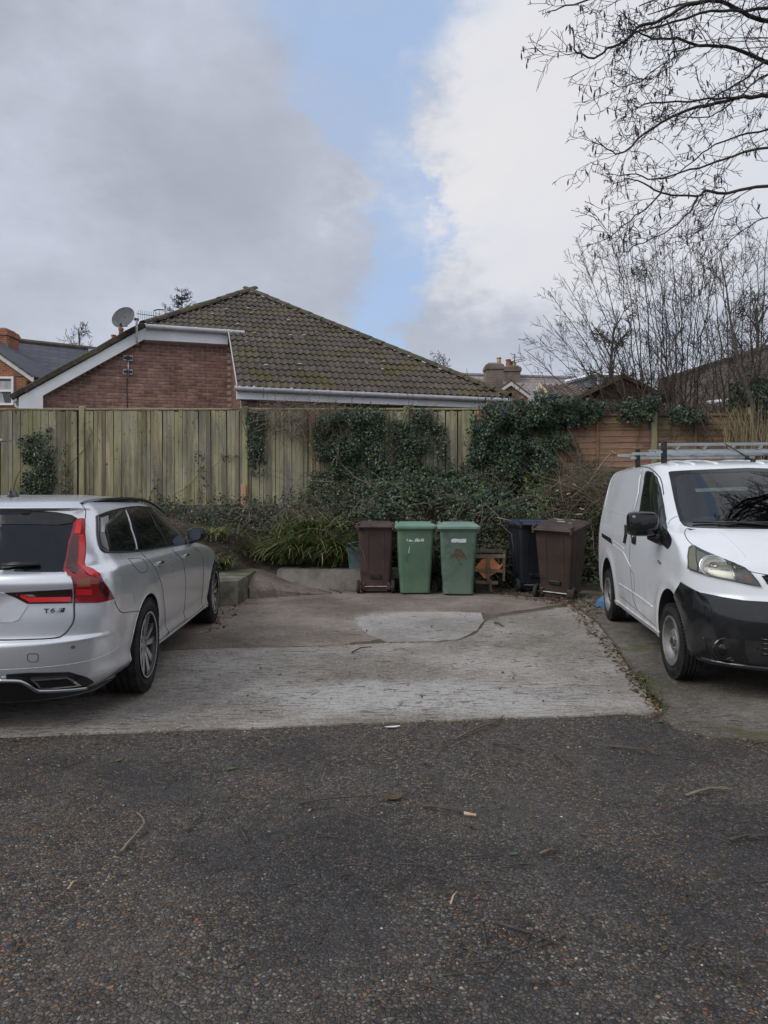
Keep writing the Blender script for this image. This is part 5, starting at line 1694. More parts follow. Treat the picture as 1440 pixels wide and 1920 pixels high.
    out, inn = both(W_o), both(W_i)
    side_win = T([(1211, 884.5), (1215.5, 882.8), (1224.8, 885.4), (1232.7, 894.6), (1239.3, 914.4), (1245.9, 948.7), (1249.8, 972.5), (1251.8, 988), (1252.2, 1030), (1242, 1021), (1232.7, 1013.4), (1215.5, 1006), (1193, 1000), (1199.7, 955.3), (1207.6, 903.9)])
    win_in = T([(1213.5, 887.5), (1216, 885.6), (1223.5, 888), (1230.8, 897.5), (1237, 916.5), (1243.4, 950), (1247.2, 974), (1248.8, 990), (1249, 1008), (1233, 1004), (1215.5, 1001.5), (1198.5, 997), (1203.5, 955.3), (1210.4, 905)])
    inn_f = [(b.flat(s), z) for s, z in inn]
    win_f = [(b.flat(p[0]), p[1]) for p in win_in]
    def drop(cos):
        zc = sum(c.z for c in cos) / len(cos)
        if zc < 1.0 or zc > 1.76: return False
        for c in cos:
            zz = c.z
            if c.y < float(b.A(zz)) + float(b.aA(zz)) * 0.999:
                al = max(0.0, min(1.0, 1 - (c.y - float(b.A(zz))) / float(b.aA(zz)))); n = float(b.nA(zz))
                s = math.atan2((1 - al ** n) ** (1 / n), al) / (math.pi / 2)
            else:
                s = b.sS(c.y, zz)
            q = b.flat(math.copysign(s, c.x))
            if inpoly(q, zz, inn_f): return True
        return False
    b.shell(zs, [M['white_paint'], M['arch_black']], van, cutters=cut, nA=44, nS=80, nB=18, drop=drop)
    ws = b.panel('windscreen', out, M['gloss_black'], van, off=.003, thick=.012, step=.07, hole=inn)
    b.panel('windscreen_glass', inn, M['glass'], ws, off=.0015, thick=.0, step=.08)
    b.panel('glass_sticker', [(-b.sA(.50, 1.536), 1.536), (-b.sA(.10, 1.553), 1.553), (-b.sA(.10, 1.522), 1.522), (-b.sA(.50, 1.506), 1.506)], M['plate_label'], ws, off=-.004, thick=.001, step=.06)
    # wipers
    for x0, x1 in ((.30, -.45), (-.10, -.62)):
        p0 = b.point(b.sA(x0, 1.225), 1.225, .02); p1 = b.point(b.sA(x1, 1.235), 1.235, .02)
        g = MB(); g.tube([p0, p0.lerp(p1, .5) + Vector((0, -.03, .012)), p1], [.012, .009, .007], 5); g.build('wiper', M['satin_black'], van, smooth=True)
    for sd in (1, -1):
        # door glass
        fr = b.panel('door_window', side_win, M['satin_black'], van, off=.003, thick=.012, step=.05, side=sd)
        b.panel('window_glass', win_in, M['door_glass'], fr, off=.005, thick=.002, step=.08, side=sd)
        b.seam(T([(1240.5, 950), (1240, 985), (1239, 1006)]), .012, M['satin_black'], fr, 'quarter_bar', sd, off=.002)
        # wheels
        for (wy, wz), ra in zip(WH, RA):
            wheel(van, sd * .757, wy, .303, .303, .165, .190, 'steel', sd, steer=R(3) if wy < 2 else 0)
        # shut lines, gutter, beads
        L = lambda *p, r=.0032, m='gap', nm='panel_gap', off=0.0: b.seam([S(*q) for q in p], r, M[m], van, nm, sd, off=off)
        LT_ = lambda p, r=.0032, m='gap', nm='panel_gap', off=0.0: b.seam(T(p), r, M[m], van, nm, sd, off=off)
        LT_([(1206, 880), (1203, 900), (1196, 940), (1187, 975), (1182, 1001.5), (1181, 1015), (1181, 1050), (1182.5, 1069.5), (1185.5, 1105.7), (1188.5, 1128), (1196, 1145)], r=.0035)
        LT_([(1196, 1145), (1178, 1130), (1163, 1117.5)], r=.003)
        LT_([(1196, 1145), (1215, 1162), (1229, 1174)], r=.003)
        LT_([(1175.3, 877.5), (1189, 875.5), (1213, 875.5), (1226, 880), (1236.7, 892), (1242, 906.5), (1244.6, 927.6)], r=.0055, nm='roof_gutter')
        LT_([(1134, 950), (1138, 930), (1143, 908), (1148.3, 894.6), (1153.5, 888), (1165.4, 884.5), (1185, 883), (1202.3, 882.8)], r=.005, m='white_paint', nm='pressed_edge', off=-.001)
        LT_([(1201.5, 890), (1197, 922), (1189, 957)], r=.005, m='white_paint', nm='pressed_edge', off=-.001)
        LT_([(1132.4, 954), (1149.6, 958), (1165.4, 963), (1178, 966.5)], r=.005, m='white_paint', nm='pressed_edge', off=-.001)
        LT_([(1159.8, 1093.7), (1184, 1108.8), (1209.7, 1127), (1223, 1137.5)], r=.010, m='white_paint', nm='pressed_edge', off=.0)
        b.panel('sill_strip', [S(1.20, .262), S(1.17, .300), S(3.13, .300), S(3.10, .262)], M['white_paint'], van, off=.014, thick=.01, side=sd, step=.06)
        # black slide rail then the painted channel
        b.panel('slide_rail', T([(1128.6, 999.5), (1145.6, 1009.4), (1148.3, 1020), (1129, 1006.5)]), M['satin_black'], van, off=.005, thick=.01, side=sd)
        LT_([(1149, 1020.5), (1160, 1029), (1169.4, 1036), (1175, 1048), (1182, 1062)], r=.007, m='white_paint', nm='pressed_edge', off=-.001)
        LT_([(1148, 1012), (1160, 1021), (1170, 1028.5)], r=.006, m='white_paint', nm='pressed_edge', off=-.001)
        b.panel('door_handle', T([(1172.9, 984.5), (1175.8, 984.5), (1173.4, 1018.6), (1170.6, 1018.0)]), M['satin_black'], van, off=.016, thick=.01, side=sd, step=.03)
        b.panel('door_handle', T([(1184, 997), (1192.6, 998.5), (1192.4, 1020.5), (1186, 1018.5)]), M['satin_black'], van, off=.012, thick=.01, side=sd, step=.03)
        c = b.point(*b.X(1188.5, 1007), off=.014, side=sd)
        g = MB(); g.ball(c, .018, 10, 6, (.35, 1, 1)); g.build('key_lock', M['satin_metal'], van, smooth=True)
        # side repeater, fuel-flap outline, cover over the hinge
        b.panel('side_repeater', T([(1234.6, 1050), (1238, 1050.5), (1240.4, 1054), (1239.6, 1057.4), (1236.6, 1056.6)]), M['lamp_clear'], van, off=.010, thick=.004, side=sd, step=.02)
        LT_([(1181.5, 1070), (1188.5, 1074), (1189.5, 1092), (1190, 1112), (1186, 1109)], r=.0025)
        # rear lamp edge
        b.panel('rear_lamp', [(b.sS(4.20, 1.02), 1.02), (b.sS(4.32, 1.03), 1.03), (b.sS(4.345, .80), .80), (b.sS(4.25, .73), .73), (b.sS(4.21, .76), .76)], M['lamp_red'], van, off=.010, thick=.01, side=sd, step=.04)
        # headlamp: dished reflector under a cloudy lens
        hl = T([(1290.6, 1046), (1292, 1029.5), (1299.5, 1023.8), (1314.6, 1032.5), (1343, 1045), (1373.5, 1057.4), (1396, 1067), (1408, 1075.5), (1420, 1089), (1427.5, 1100.6), (1381, 1090.6), (1343, 1083), (1311.6, 1074), (1292, 1065.7)])
        hb = b.panel('headlamp', hl, M['gloss_black'], van, off=.002, thick=.01, step=.03, side=sd)
        q_ = b.X(1337, 1061)
        c = b.point(*q_, off=-.004, side=sd); nrm = Vector(b.N(np.array([-q_[0]]), np.array([q_[1]]))[0]); nrm.x *= -sd
        nrm = (nrm * .75 + Vector((0, -.9, -.15))).normalized()
        b.panel('lamp_reflector', T([(1306, 1031.5), (1316, 1036), (1343, 1048.5), (1368, 1058.5), (1374, 1070), (1378, 1087), (1343, 1080.5), (1311.6, 1071.5), (1307, 1050)]), M['reflector'], hb, off=.004, thick=.002, step=.03, side=sd)
        for rad, dep, mm, sh in ((.098, .010, 'chrome', 0), (.082, .008, 'reflector', .004), (.034, .016, 'lens_yellowed', .006), (.018, .012, 'chrome', .016)):
            g = MB(); g.lathe([(rad, 0), (rad * .97, dep), (rad * .90, dep - .002), (rad * .55, -.002), (.0001, dep * .4)], 32, Matrix.Translation(c + nrm * (.004 + sh)) @ nrm.to_track_quat('Z', 'Y').to_matrix().to_4x4() @ Matrix.Diagonal((1.0, .86, 1, 1)), cap=False); g.build('reflector_bowl', M[mm], hb, smooth=True)
        b.panel('indicator_housing', T([(1378, 1061), (1396, 1068.5), (1407, 1076.5), (1418, 1090), (1424, 1098.5), (1386, 1090)]), M['lens_smoke'], hb, off=.004, thick=.002, step=.03, side=sd)
        b.panel('amber_bulb', T([(1396, 1079), (1405, 1080), (1411, 1087), (1408, 1092.5), (1399, 1090)]), M['lamp_amber'], hb, off=.007, thick=.002, step=.03, side=sd, smooth_r=.01)
        b.seam(T([(1367, 1058), (1374, 1072), (1379, 1088.5)]), .006, M['chrome'], hb, 'lamp_divider', sd, off=.008)
        b.panel('lens_edge', T([(1291.6, 1046), (1293, 1030.5), (1299.5, 1025.4), (1304, 1028), (1305, 1050), (1307, 1070), (1293, 1064.5)]), M['lens_yellowed'], hb, off=.006, thick=.002, step=.03, side=sd)
        b.panel('lamp_lens', hl, M['lens_cloudy'], hb, off=.018, thick=.004, step=.03, side=sd)
        b.seam(hl + hl[:1], .0035, M['gap'], hb, 'lens_seal', sd, off=.004)
        # bonnet shut line
        b.seam(T([(1289, 990.5), (1284.5, 994.8), (1283.4, 1002), (1290, 1013.8), (1298.5, 1022), (1314.6, 1031), (1335.7, 1041), (1366, 1053), (1396, 1065.5), (1409, 1073), (1440, 1078)]), .0032, M['gap'], van, 'panel_gap', sd)
        b.seam(T([(1351, 999), (1370, 1015), (1388, 1033), (1398, 1046)]), .009, M['white_paint'], van, 'bonnet_crease', sd, off=-.004)
        b.seam(T([(1253, 983), (1258, 974), (1266, 969), (1271, 968)]), .0028, M['gap'], van, 'panel_gap', sd)
        # mirror
        g = MB(); cx_, cy_, cz_ = sd * 1.005, 1.02, 1.235
        rings = []
        for oy, k in ((.075, .82), (.07, .95), (.04, 1.0), (0, 1.0), (-.04, .95), (-.065, .83), (-.08, .60), (-.086, .25)):
            rings.append([Vector((cx_ + sd * .125 * k * math.copysign(abs(math.cos(a)) ** .45, math.cos(a)) - sd * .0, cy_ + oy, cz_ + .105 * k * math.copysign(abs(math.sin(a)) ** .45, math.sin(a)))) for a in [2 * math.pi * j / 24 for j in range(24)]])
        g.loft(rings); mr = g.build('wing_mirror', M['gloss_black'], van, smooth=True, angle=50)
        g = MB(); g.tube([(sd * .95, 1.04, 1.13), (sd * .88, 1.06, 1.105), (sd * .83, 1.08, 1.10)], [.03, .038, .05], 8); g.build('mirror_arm', M['satin_black'], mr, smooth=True)
        b.panel('mirror_base', [S(.935, 1.055), S(1.22, 1.085), S(1.22, 1.165), S(1.08, 1.17), S(.955, 1.11)], M['satin_black'], mr, off=.010, thick=.008, side=sd, step=.05)
    # --- black front bumper that wraps round to the arches
    hb = T([(1430, 1129.4), (1396, 1126), (1351, 1119), (1314.6, 1111), (1290.4, 1099), (1277.8, 1091), (1271, 1103)])
    hb = [(0.0, hb[0][1])] + hb[1:]
    def arch(ang):
        y_, z_ = WH[0][0] - (RA[0] - .012) * math.cos(ang), WH[0][1] + .02 + (RA[0] - .012) * math.sin(ang)
        return (b.sS(y_, z_), z_)
    hb += [arch(R(a_)) for a_ in (66, 58, 48, 36, 24, 12, 2, -6)]
    hb += [(b.sA(.79, .275), .278), (b.sA(.72, .265), .265), (b.sA(.4, .255), .255), (0.0, .252)]
    full = hb + [(-s, z) for s, z in reversed(hb) if s > 0]
    bp = b.panel('front_bumper', full, M['bumper'], van, off=.009, thick=.012, step=.06)
    for sd in (1, -1):
        fo = T([(1322, 1195), (1388, 1198.5), (1391, 1236), (1348, 1236), (1331, 1225)])
        fb = b.panel('fog_lamp_recess', fo, M['satin_black'], bp, off=.0105, thick=.002, step=.04, side=sd)
        b.seam(T([(1321, 1194.5), (1330, 1225), (1346, 1239.5), (1381, 1246)]), .006, M['bumper'], fb, 'recess_edge', sd, off=.013)
        c = b.point(*b.X(1359, 1216), off=.010, side=sd)
        for r0, nm in ((.080, 'fog_ring'),):
            g = MB(); g.lathe([(r0, -.004), (r0, .006), (r0 - .006, .010), (r0 - .012, .004), (r0 - .014, -.01)], 30, cap=False, mtx=Matrix.Translation(c) @ Matrix.Rotation(R(90), 4, 'X')); g.build(nm, M['bumper'], fb, smooth=True, angle=40)
        g = MB(); g.lathe([(.046, -.004), (.035, .004), (.0001, .010)], 24, Matrix.Translation(c) @ Matrix.Rotation(R(90), 4, 'X')); g.build('fog_lamp', M['gloss_black'], fb, smooth=True)
    gr = T([(1396, 1199), (1398, 1225), (1406, 1241), (1430, 1244)]); gr = [(0.0, gr[0][1])] + gr[:3] + [(0.0, gr[3][1])] + [(-q[0], q[1]) for q in reversed(gr[:3])]
    gp_ = b.panel('lower_grille', gr, M['arch_black'], bp, off=.0105, thick=.002, step=.06)
    for zz in (.375, .41, .445, .475):
        b.seam([(-b.sA(.43, zz), zz), (0.0, zz), Q(.43, zz)], .0055, M['bumper'], gp_, 'grille_bar', off=.013)
    b.seam([(-b.sA(.74, .272), .276), (-b.sA(.4, .268), .268), (0.0, .266), Q(.4, .268), Q(.74, .276)], .020, M['bumper'], bp, 'bumper_lip', off=.010, n=8)
    # upper grille between the lamps
    ug = [Q(.40, .905), (b.sA(.375, .858), .858), Q(.30, .838), (-b.sA(.30, .838), .838), (-b.sA(.375, .858), .858), (-b.sA(.40, .905), .905), (-b.sA(.30, .925), .925), Q(.30, .925)]
    u_ = b.panel('upper_grille', ug, M['arch_black'], van, off=.004, thick=.006, step=.05)
    for zz in (.858, .885, .908):
        b.seam([(-b.sA(.375, zz), zz), (0.0, zz), Q(.375, zz)], .007, M['satin_black'], u_, 'grille_bar', off=.008)
    # cab: floor, dashboard, wheel, seats, bulkhead
    g = MB(); g.box(-.70, .70, .85, 2.5, .45, .50); g.build('cab_floor', M['interior'], van)
    g = MB(); g.box(-.72, .72, 2.28, 2.32, .50, 1.60); g.build('bulkhead', M['interior'], van)
    g = MB(); g.loft([[Vector((x, .86, .9)), Vector((x, .84, 1.20)), Vector((x, 1.05, 1.225)), Vector((x, 1.26, 1.20)), Vector((x, 1.36, 1.08)), Vector((x, 1.34, .7))] for x in (-.68, -.3, .3, .68)]); g.build('dashboard', M['interior'], van, smooth=True, angle=40)
    g = MB(); g.loft([[Vector((-.37 + .17 * math.cos(a), 1.24 + .10 * math.sin(a), 1.20 + (.075 if 0 < i_ else 0.0) * (1 if i_ else 0))) for a in [2 * math.pi * j / 14 for j in range(14)]] for i_ in (0, 1)]); g.build('instrument_hood', M['interior'], van, smooth=True, angle=40)
    stw = Matrix.Translation((-.37, 1.45, 1.11)) @ Matrix.Rotation(R(-62), 4, 'X')
    g = MB(); g.tube([stw @ Vector((.185 * math.cos(2 * math.pi * i / 28), .185 * math.sin(2 * math.pi * i / 28), 0)) for i in range(29)], .016, 8); g.box(-.18, .18, -.02, .02, -.01, .01, stw); g.box(-.02, .02, -.18, 0, -.01, .01, stw); g.ball(stw @ Vector((0, 0, 0)), .06); g.build('steering_wheel', M['seat'], van, smooth=True, angle=40)
    for x in (-.37, .37):
        g = MB(); g.cbox(x - .24, x + .24, 1.55, 2.0, .72, .86, .04); st_ = g.build('seat', M['seat'], van)
        g = MB(); g.cbox(x - .23, x + .23, -.06, .06, 0, .60, .04, Matrix.Translation((0, 2.02, .84)) @ Matrix.Rotation(R(-12), 4, 'X')); g.build('backrest', M['seat'], st_)
        g = MB(); g.cbox(x - .12, x + .12, -.045, .045, .63, .80, .035, Matrix.Translation((0, 2.02, .84)) @ Matrix.Rotation(R(-12), 4, 'X')); g.build('headrest', M['seat'], st_)
    g = MB(); g.box(-.64, .64, .75, 4.2, .17, .235); g.build('underbody', M['arch_black'], van)
    # roof ribs, roof aerial
    for x in (-.54, -.40, -.2, .2, .40, .54):
        g = MB()
        pts = []
        for y in np.linspace(1.66, 4.0, 26):
            zz = 1.70
            lo, hi = 1.70, 1.845
            for _ in range(22):      # height of the shell at (x, y)
                mid = (lo + hi) / 2
                inside = float(b.A(mid)) < y and float(b.B(mid)) > y and abs(x) < abs(float(b.P(np.array([b.sS(y, mid)]), np.array([mid]))[0][0]))
                if inside: lo = mid
                else: hi = mid
            pts.append((x, y, lo - .004))
        g.tube(pts, .016, 6); g.build('roof_rib', M['white_paint'], van, smooth=True)
    ab = Vector((.18, 1.85, 1.785))
    g = MB(); g.tube([ab, ab + Vector((0, .0, .02))], [.035, .022], 8); g.tube([ab + Vector((0, 0, .012)), ab + Vector((-.20, .17, .19))], [.010, .005], 6); g.build('roof_aerial', M['satin_black'], van, smooth=True)
    # roof bars with upright stops
    hbar = 1.90
    for y in (2.02, 3.15):
        g = MB(); g.box(-.66, .66, y - .025, y + .025, hbar - .012, hbar + .008)
        bar = g.build('roof_bar', M['galv'], van)
        for x in (-.58, .58):
            g = MB(); g.cbox(x - .022, x + .022, y - .03, y + .03, 1.735, hbar + .10 if x < 0 else hbar + .02, .006); g.build('bar_upright', M['satin_black'], bar)
            g = MB(); g.cbox(x - .05, x + .05, y - .05, y + .05, 1.735, 1.775, .008); g.build('bar_foot', M['satin_black'], bar)
    return van, b


M['bumper'] = m_gloss('black_bumper', (.010, .011, .013), 0.09, 0.5, 0.10, coat=0.5)
VAN, VB = build_van()
vm_ = Matrix.Translation(VAN.location) @ Matrix.Rotation(VAN.rotation_euler.z, 4, 'Z')
# aluminium ladder sections lying across the roof bars
lad = thing('ladder', 'silver aluminium ladder rails lying on the roof bars of the white van', 'ladder', vm_ @ Vector((0, 2.6, 1.912)), VAN.rotation_euler.z)
M['alu'] = mat('dull_aluminium', (.46, .50, .51), (.36, .40, .41), 9, 4, 0.38, metallic=0.75, stretch=(1, 8, 8))
for k, (y0, z0, x0, x1) in enumerate(((.62, .02, -.79, 1.3), (.30, .02, -.70, 1.3), (-.30, .012, -.66, 1.35), (-.46, .065, -.60, 1.35))):
    g = MB()
    g.cbox(x0, x1, y0 - .014, y0 + .014, z0 - .014, z0 + .014, .005)
    g.build('ladder_rail', M['alu'], lad)
for i in range(7):
    g = MB(); x = -.5 + i * .26
    g.tube([(x, .30, .02), (x, .62, .02)], .013, 8); g.build('rung', M['alu'], lad, smooth=True)
    g = MB(); g.tube([(x + .1, -.46, .065), (x + .1, -.30, .012)], .013, 8); g.build('rung', M['alu'], lad, smooth=True)

# ================================================================== OTHER BUILDINGS
def m_brickwork(name, c1, c2, mortar, scale, vary=0.5, rot=(R(90), 0, 0)):
    """brick courses far away, too small to build"""
    m, N, b = newmat(name)
    P = N.n('ShaderNodeTexCoord').outputs['Object']
    sx = N.n('ShaderNodeSeparateXYZ'); N.put(sx.inputs[0], P)
    cb = N.n('ShaderNodeCombineXYZ'); N.put(cb.inputs[0], N.m('ADD', sx.outputs[0], sx.outputs[1])); N.put(cb.inputs[1], sx.outputs[2])
    br = N.n('ShaderNodeTexBrick')
    N.put(br.inputs['Vector'], cb.outputs[0])
    br.inputs['Scale'].default_value = 1.0
    br.inputs['Brick Width'].default_value = 0.225; br.inputs['Row Height'].default_value = 0.075
    br.inputs['Mortar Size'].default_value = 0.006
    br.inputs['Color1'].default_value = (*c1, 1); br.inputs['Color2'].default_value = (*c2, 1); br.inputs['Mortar'].default_value = (*mortar, 1)
    col = N.mix(N.m('MULTIPLY', N.ss(N.noise(P, 1.4, 6, 0.65), 0.4, 0.7), vary), br.outputs['Color'], tuple(c * 0.45 for c in c1))
    N.put(b.inputs['Base Color'], col); b.inputs['Roughness'].default_value = 0.9
    bn = N.n('ShaderNodeBump'); bn.inputs['Strength'].default_value = 0.5; bn.inputs['Distance'].default_value = 0.01
    N.put(bn.inputs['Height'], br.outputs['Fac']); bn.invert = True; N.put(b.inputs['Normal'], bn.outputs[0])
    return m


def m_slate(name, c1, c2, row=0.2, width=0.28, worn=(.2, .2, .2), worn_amt=0.3):
    m, N, b = newmat(name)
    P = N.n('ShaderNodeTexCoord').outputs['Object']
    sx = N.n('ShaderNodeSeparateXYZ'); N.put(sx.inputs[0], P)
    cb = N.n('ShaderNodeCombineXYZ'); N.put(cb.inputs[0], sx.outputs[0]); N.put(cb.inputs[1], sx.outputs[2])
    br = N.n('ShaderNodeTexBrick')
    N.put(br.inputs['Vector'], cb.outputs[0])
    br.inputs['Scale'].default_value = 1.0
    br.inputs['Brick Width'].default_value = width; br.inputs['Row Height'].default_value = row
    br.inputs['Mortar Size'].default_value = 0.010
    br.inputs['Color1'].default_value = (*c1, 1); br.inputs['Color2'].default_value = (*c2, 1); br.inputs['Mortar'].default_value = (*[c * .3 for c in c1], 1)
    col = N.mix(N.m('MULTIPLY', N.ss(N.noise(P, 1.1, 7, 0.7), 0.45, 0.68), worn_amt), br.outputs['Color'], worn)
    N.put(b.inputs['Base Color'], col); b.inputs['Roughness'].default_value = 0.75
    return m


M['brick_orange'] = m_brickwork('orange_brick', (.36, .135, .062), (.25, .085, .045), (.40, .30, .22), 1)
M['brick_grey'] = m_brickwork('stained_brick', (.20, .155, .125), (.14, .105, .085), (.27, .24, .21), 1, 0.65)
M['brick_brown'] = m_brickwork('weathered_brick', (.22, .13, .09), (.15, .085, .06), (.30, .25, .20), 1, 0.5)
M['slate'] = m_slate('blue_grey_slate', (.060, .065, .085), (.085, .090, .112), worn=(.125, .125, .14))
M['slate_pale'] = m_slate('pale_lichened_slate', (.22, .19, .185), (.30, .265, .255), worn=(.17, .13, .11), worn_amt=0.55)
M['pot_orange'] = mat('terracotta_pot', (.36, .15, .075), (.24, .10, .055), 8, 5, 0.85, coords='World')
M['pot_cream'] = mat('cream_pot', (.46, .39, .24), (.36, .29, .18), 8, 5, 0.85, coords='World')
M['lead'] = mat('lead_flashing', (.20, .205, .215), (.14, .145, .155), 6, 5, 0.6, coords='World')
M['render_white'] = mat('white_render', (.62, .64, .66), (.52, .54, .56), 3, 5, 0.85, coords='World')
M['white_paint_wood'] = mat('white_painted_timber', (.66, .64, .58), (.52, .50, .45), 5, 5, 0.6, coords='World')
M['dark_wood'] = mat('dark_shed_timber', (.10, .068, .045), (.155, .11, .072), 1.0, 6, 0.9, coords='World', stretch=(2, 2, 30), bump=0.4, bscale=3, rnd=0.2, c3=(.06, .058, .032), s3=1.4)
M['felt_grey'] = mat('worn_roofing_felt', (.13, .115, .09), (.20, .175, .135), 5, 6, 0.95, coords='World', c3=(.09, .085, .045), s3=2)
M['window_pane'] = m_gloss('house_window_pane', (.05, .055, .06), 0.05, 0.6, 0.2)
M['curtain'] = mat('pale_net_curtain', (.45, .46, .46), (.30, .31, .32), 3, 5, 0.8, coords='World', stretch=(6, 6, 1))
M['clad_blue'] = mat('grey_blue_cladding', (.22, .26, .31), (.18, .21, .255), 3, 4, 0.7, coords='World')
M['tile_dark'] = mat('dark_brown_pantile', (.060, .045, .040), (.095, .072, .062), 6, 6, 0.9, coords='World', bump=0.5, bscale=20, c3=(.055, .05, .03), s3=1.5)
M['tile_rust'] = mat('rusty_brown_tile', (.11, .085, .072), (.17, .135, .115), 4, 6, 0.9, coords='World', c3=(.08, .06, .05), s3=2)


def poly_slab(name, pts, th, m, parent):
    """flat polygon given by world points, thickened; returned object is a child of parent (no rotation)"""
    o = Vector(parent.location)
    P = [Vector(p) - o for p in pts]
    n = (P[1] - P[0]).cross(P[2] - P[0]).normalized()
    g = MB(); k = len(P)
    g.add(P + [p - n * th for p in P], [tuple(range(k)), tuple(range(2 * k - 1, k - 1, -1))] + [(i, k + i, k + (i + 1) % k, (i + 1) % k) for i in range(k)])
    return g.build(name, m, parent)


def pbar(name, pts, r, m, parent, n=4):
    o = Vector(parent.location); g = MB(); g.tube([Vector(p) - o for p in pts], r, n); return g.build(name, m, parent)


def stack(parent, x0, x1, y, ztop, zbot, depth, m, name='chimney'):
    """chimney stack with oversailing courses, given by its left and right edge in photo pixels at distance y"""
    o = Vector(parent.location); g = MB()
    a, b = at(x0, 0, y).x, at(x1, 0, y).x
    w = b - a
    g.box(a - o.x, b - o.x, y - o.y, y + depth - o.y, zbot - o.z, ztop - .28 - o.z)
    g.box(a - .05 - o.x, b + .05 - o.x, y - .05 - o.y, y + depth + .05 - o.y, ztop - .279 - o.z, ztop - .14 - o.z)
    g.box(a - .02 - o.x, b + .02 - o.x, y - .02 - o.y, y + depth + .02 - o.y, ztop - .139 - o.z, ztop - .07 - o.z)
    c = Vector(((a + b) / 2 - o.x, y + depth / 2 - o.y, ztop - .07 - o.z))
    g.loft([[c + Vector((sx * (w / 2) * k, sy * depth / 2 * k, h)) for sx, sy in ((-1, -1), (1, -1), (1, 1), (-1, 1))] for k, h in ((.95, .001), (.75, .09), (.3, .12))])
    return g.build(name, m, parent)


def pot(parent, px, y, zb, h, r, m):
    o = Vector(parent.location); x = at(px, 0, y).x
    g = MB(); g.lathe([(r * .9, 0), (r, h * .08), (r * .82, h * .14), (r * .72, h * .75), (r * .88, h * .82), (r * .92, h * .95), (r * .80, h), (r * .6, h), (r * .6, h * .6), (.001, h * .6)], 14, Matrix.Translation((x - o.x, y - o.y, zb - o.z)))
    return g.build('chimney_pot', m, parent, smooth=True, angle=40)


zt = lambda py, Y: EYE + (CY - py) / FPX * Y

# ---- left: orange brick house with a slate roof
lh = thing('slate_roof_house', 'orange brick house with a dark slate roof beyond the left end of the fence', 'house', (-13.0, 25.0, 1.3))
o = Vector(lh.location)
Yg = 25.0
wl, wr = at(-210, 0, Yg).x, at(59, 0, Yg).x
ax_ = (wl + wr) / 2
zeave, zap = zt(704, Yg), zt(611, Yg)
g = MB()
poly = [(wl, 1.3), (wr, 1.3), (wr, zeave), (ax_, zap), (wl, zeave)]
n = len(poly)
g.add([(x - o.x, 0, z - o.z) for x, z in poly] + [(x - o.x, 5.0, z - o.z) for x, z in poly], [tuple(range(n)), tuple(range(2 * n - 1, n - 1, -1))] + [(i, n + i, n + (i + 1) % n, (i + 1) % n) for i in range(n)])
g.build('wall', M['brick_orange'], lh)
for sx in (1, -1):
    e = Vector((ax_ + sx * (wr - ax_ + .12), Yg - .12, zeave - .06)); t = Vector((ax_, Yg - .12, zap + .06))
    d = (e - t)
    g = MB(); q = [t, e, e + Vector((0, 0, -.20)), t + Vector((0, 0, -.22))]
    if sx < 0: q = q[::-1]
    g.add([p - o for p in q] + [p - o + Vector((0, .05, 0)) for p in q], [(3, 2, 1, 0), (4, 5, 6, 7)] + [(i, (i + 1) % 4, 4 + (i + 1) % 4, 4 + i) for i in range(4)])
    g.build('bargeboard', M['white_paint_wood'], lh)
    poly_slab('roof', [t + Vector((0, -.03, .03)), e + Vector((0, -.03, .03)), e + Vector((0, 5.2, .03)), t + Vector((0, 5.2, .03))][::sx], .06, M['slate'], lh)
pbar('downpipe', [(wr - .10, Yg - .06, zeave - .2), (wr - .10, Yg - .06, 1.3)], .05, M['black_plastic'], lh, 6)
pbar('downpipe', [(wr + .20, Yg + 1.2, zeave + .05), (wr + .65, Yg + .9, zeave - .75)], .05, M['black_plastic'], lh, 6)
# window
wx0, wx1, wz0, wz1 = at(-22, 0, Yg).x - o.x, at(26.5, 0, Yg).x - o.x, zt(760, Yg) - o.z, zt(706.5, Yg) - o.z
g = MB(); f = .075
for a_, b_, c_, d_ in ((wx0, wx0 + f, wz0, wz1), (wx1 - f, wx1, wz0, wz1), (wx0 + f, wx1 - f, wz1 - f, wz1), (wx0 + f, wx1 - f, wz0, wz0 + f), (wx0 + f, wx1 - f, (wz0 + wz1) / 2 - .03, (wz0 + wz1) / 2 + .05)):
    g.box(a_, b_, -.06, .02, c_, d_)
wf = g.build('window', M['white_upvc'], lh)
g = MB(); g.box(wx0 + f, wx1 - f, -.02, -.012, wz0 + f, wz1 - f); g.build('pane', M['window_pane'], wf)
g = MB(); g.box(wx0 + f, wx1 - f, -.028, -.0205, (wz0 + wz1) / 2 + .06, wz1 - f - .08); g.build('blind', M['curtain'], wf)
g = MB(); g.add([(wx1 - .30, -.026, wz0 + f), (wx1 - .85, -.026, wz0 + f), (wx1 - .75, -.026, wz0 + .45), (wx1 - .55, -.026, wz0 + .75), (wx1 - .40, -.026, wz0 + .4)], [(0, 4, 3, 2, 1)]); g.build('curtain', M['curtain'], wf)
g = MB(); g.box(at(26, 0, Yg).x - o.x, at(47, 0, Yg).x - o.x, -.03, .01, zt(705.5, Yg) - o.z, zt(698.5, Yg) - o.z); g.build('air_vent', M['felt_grey'], lh)
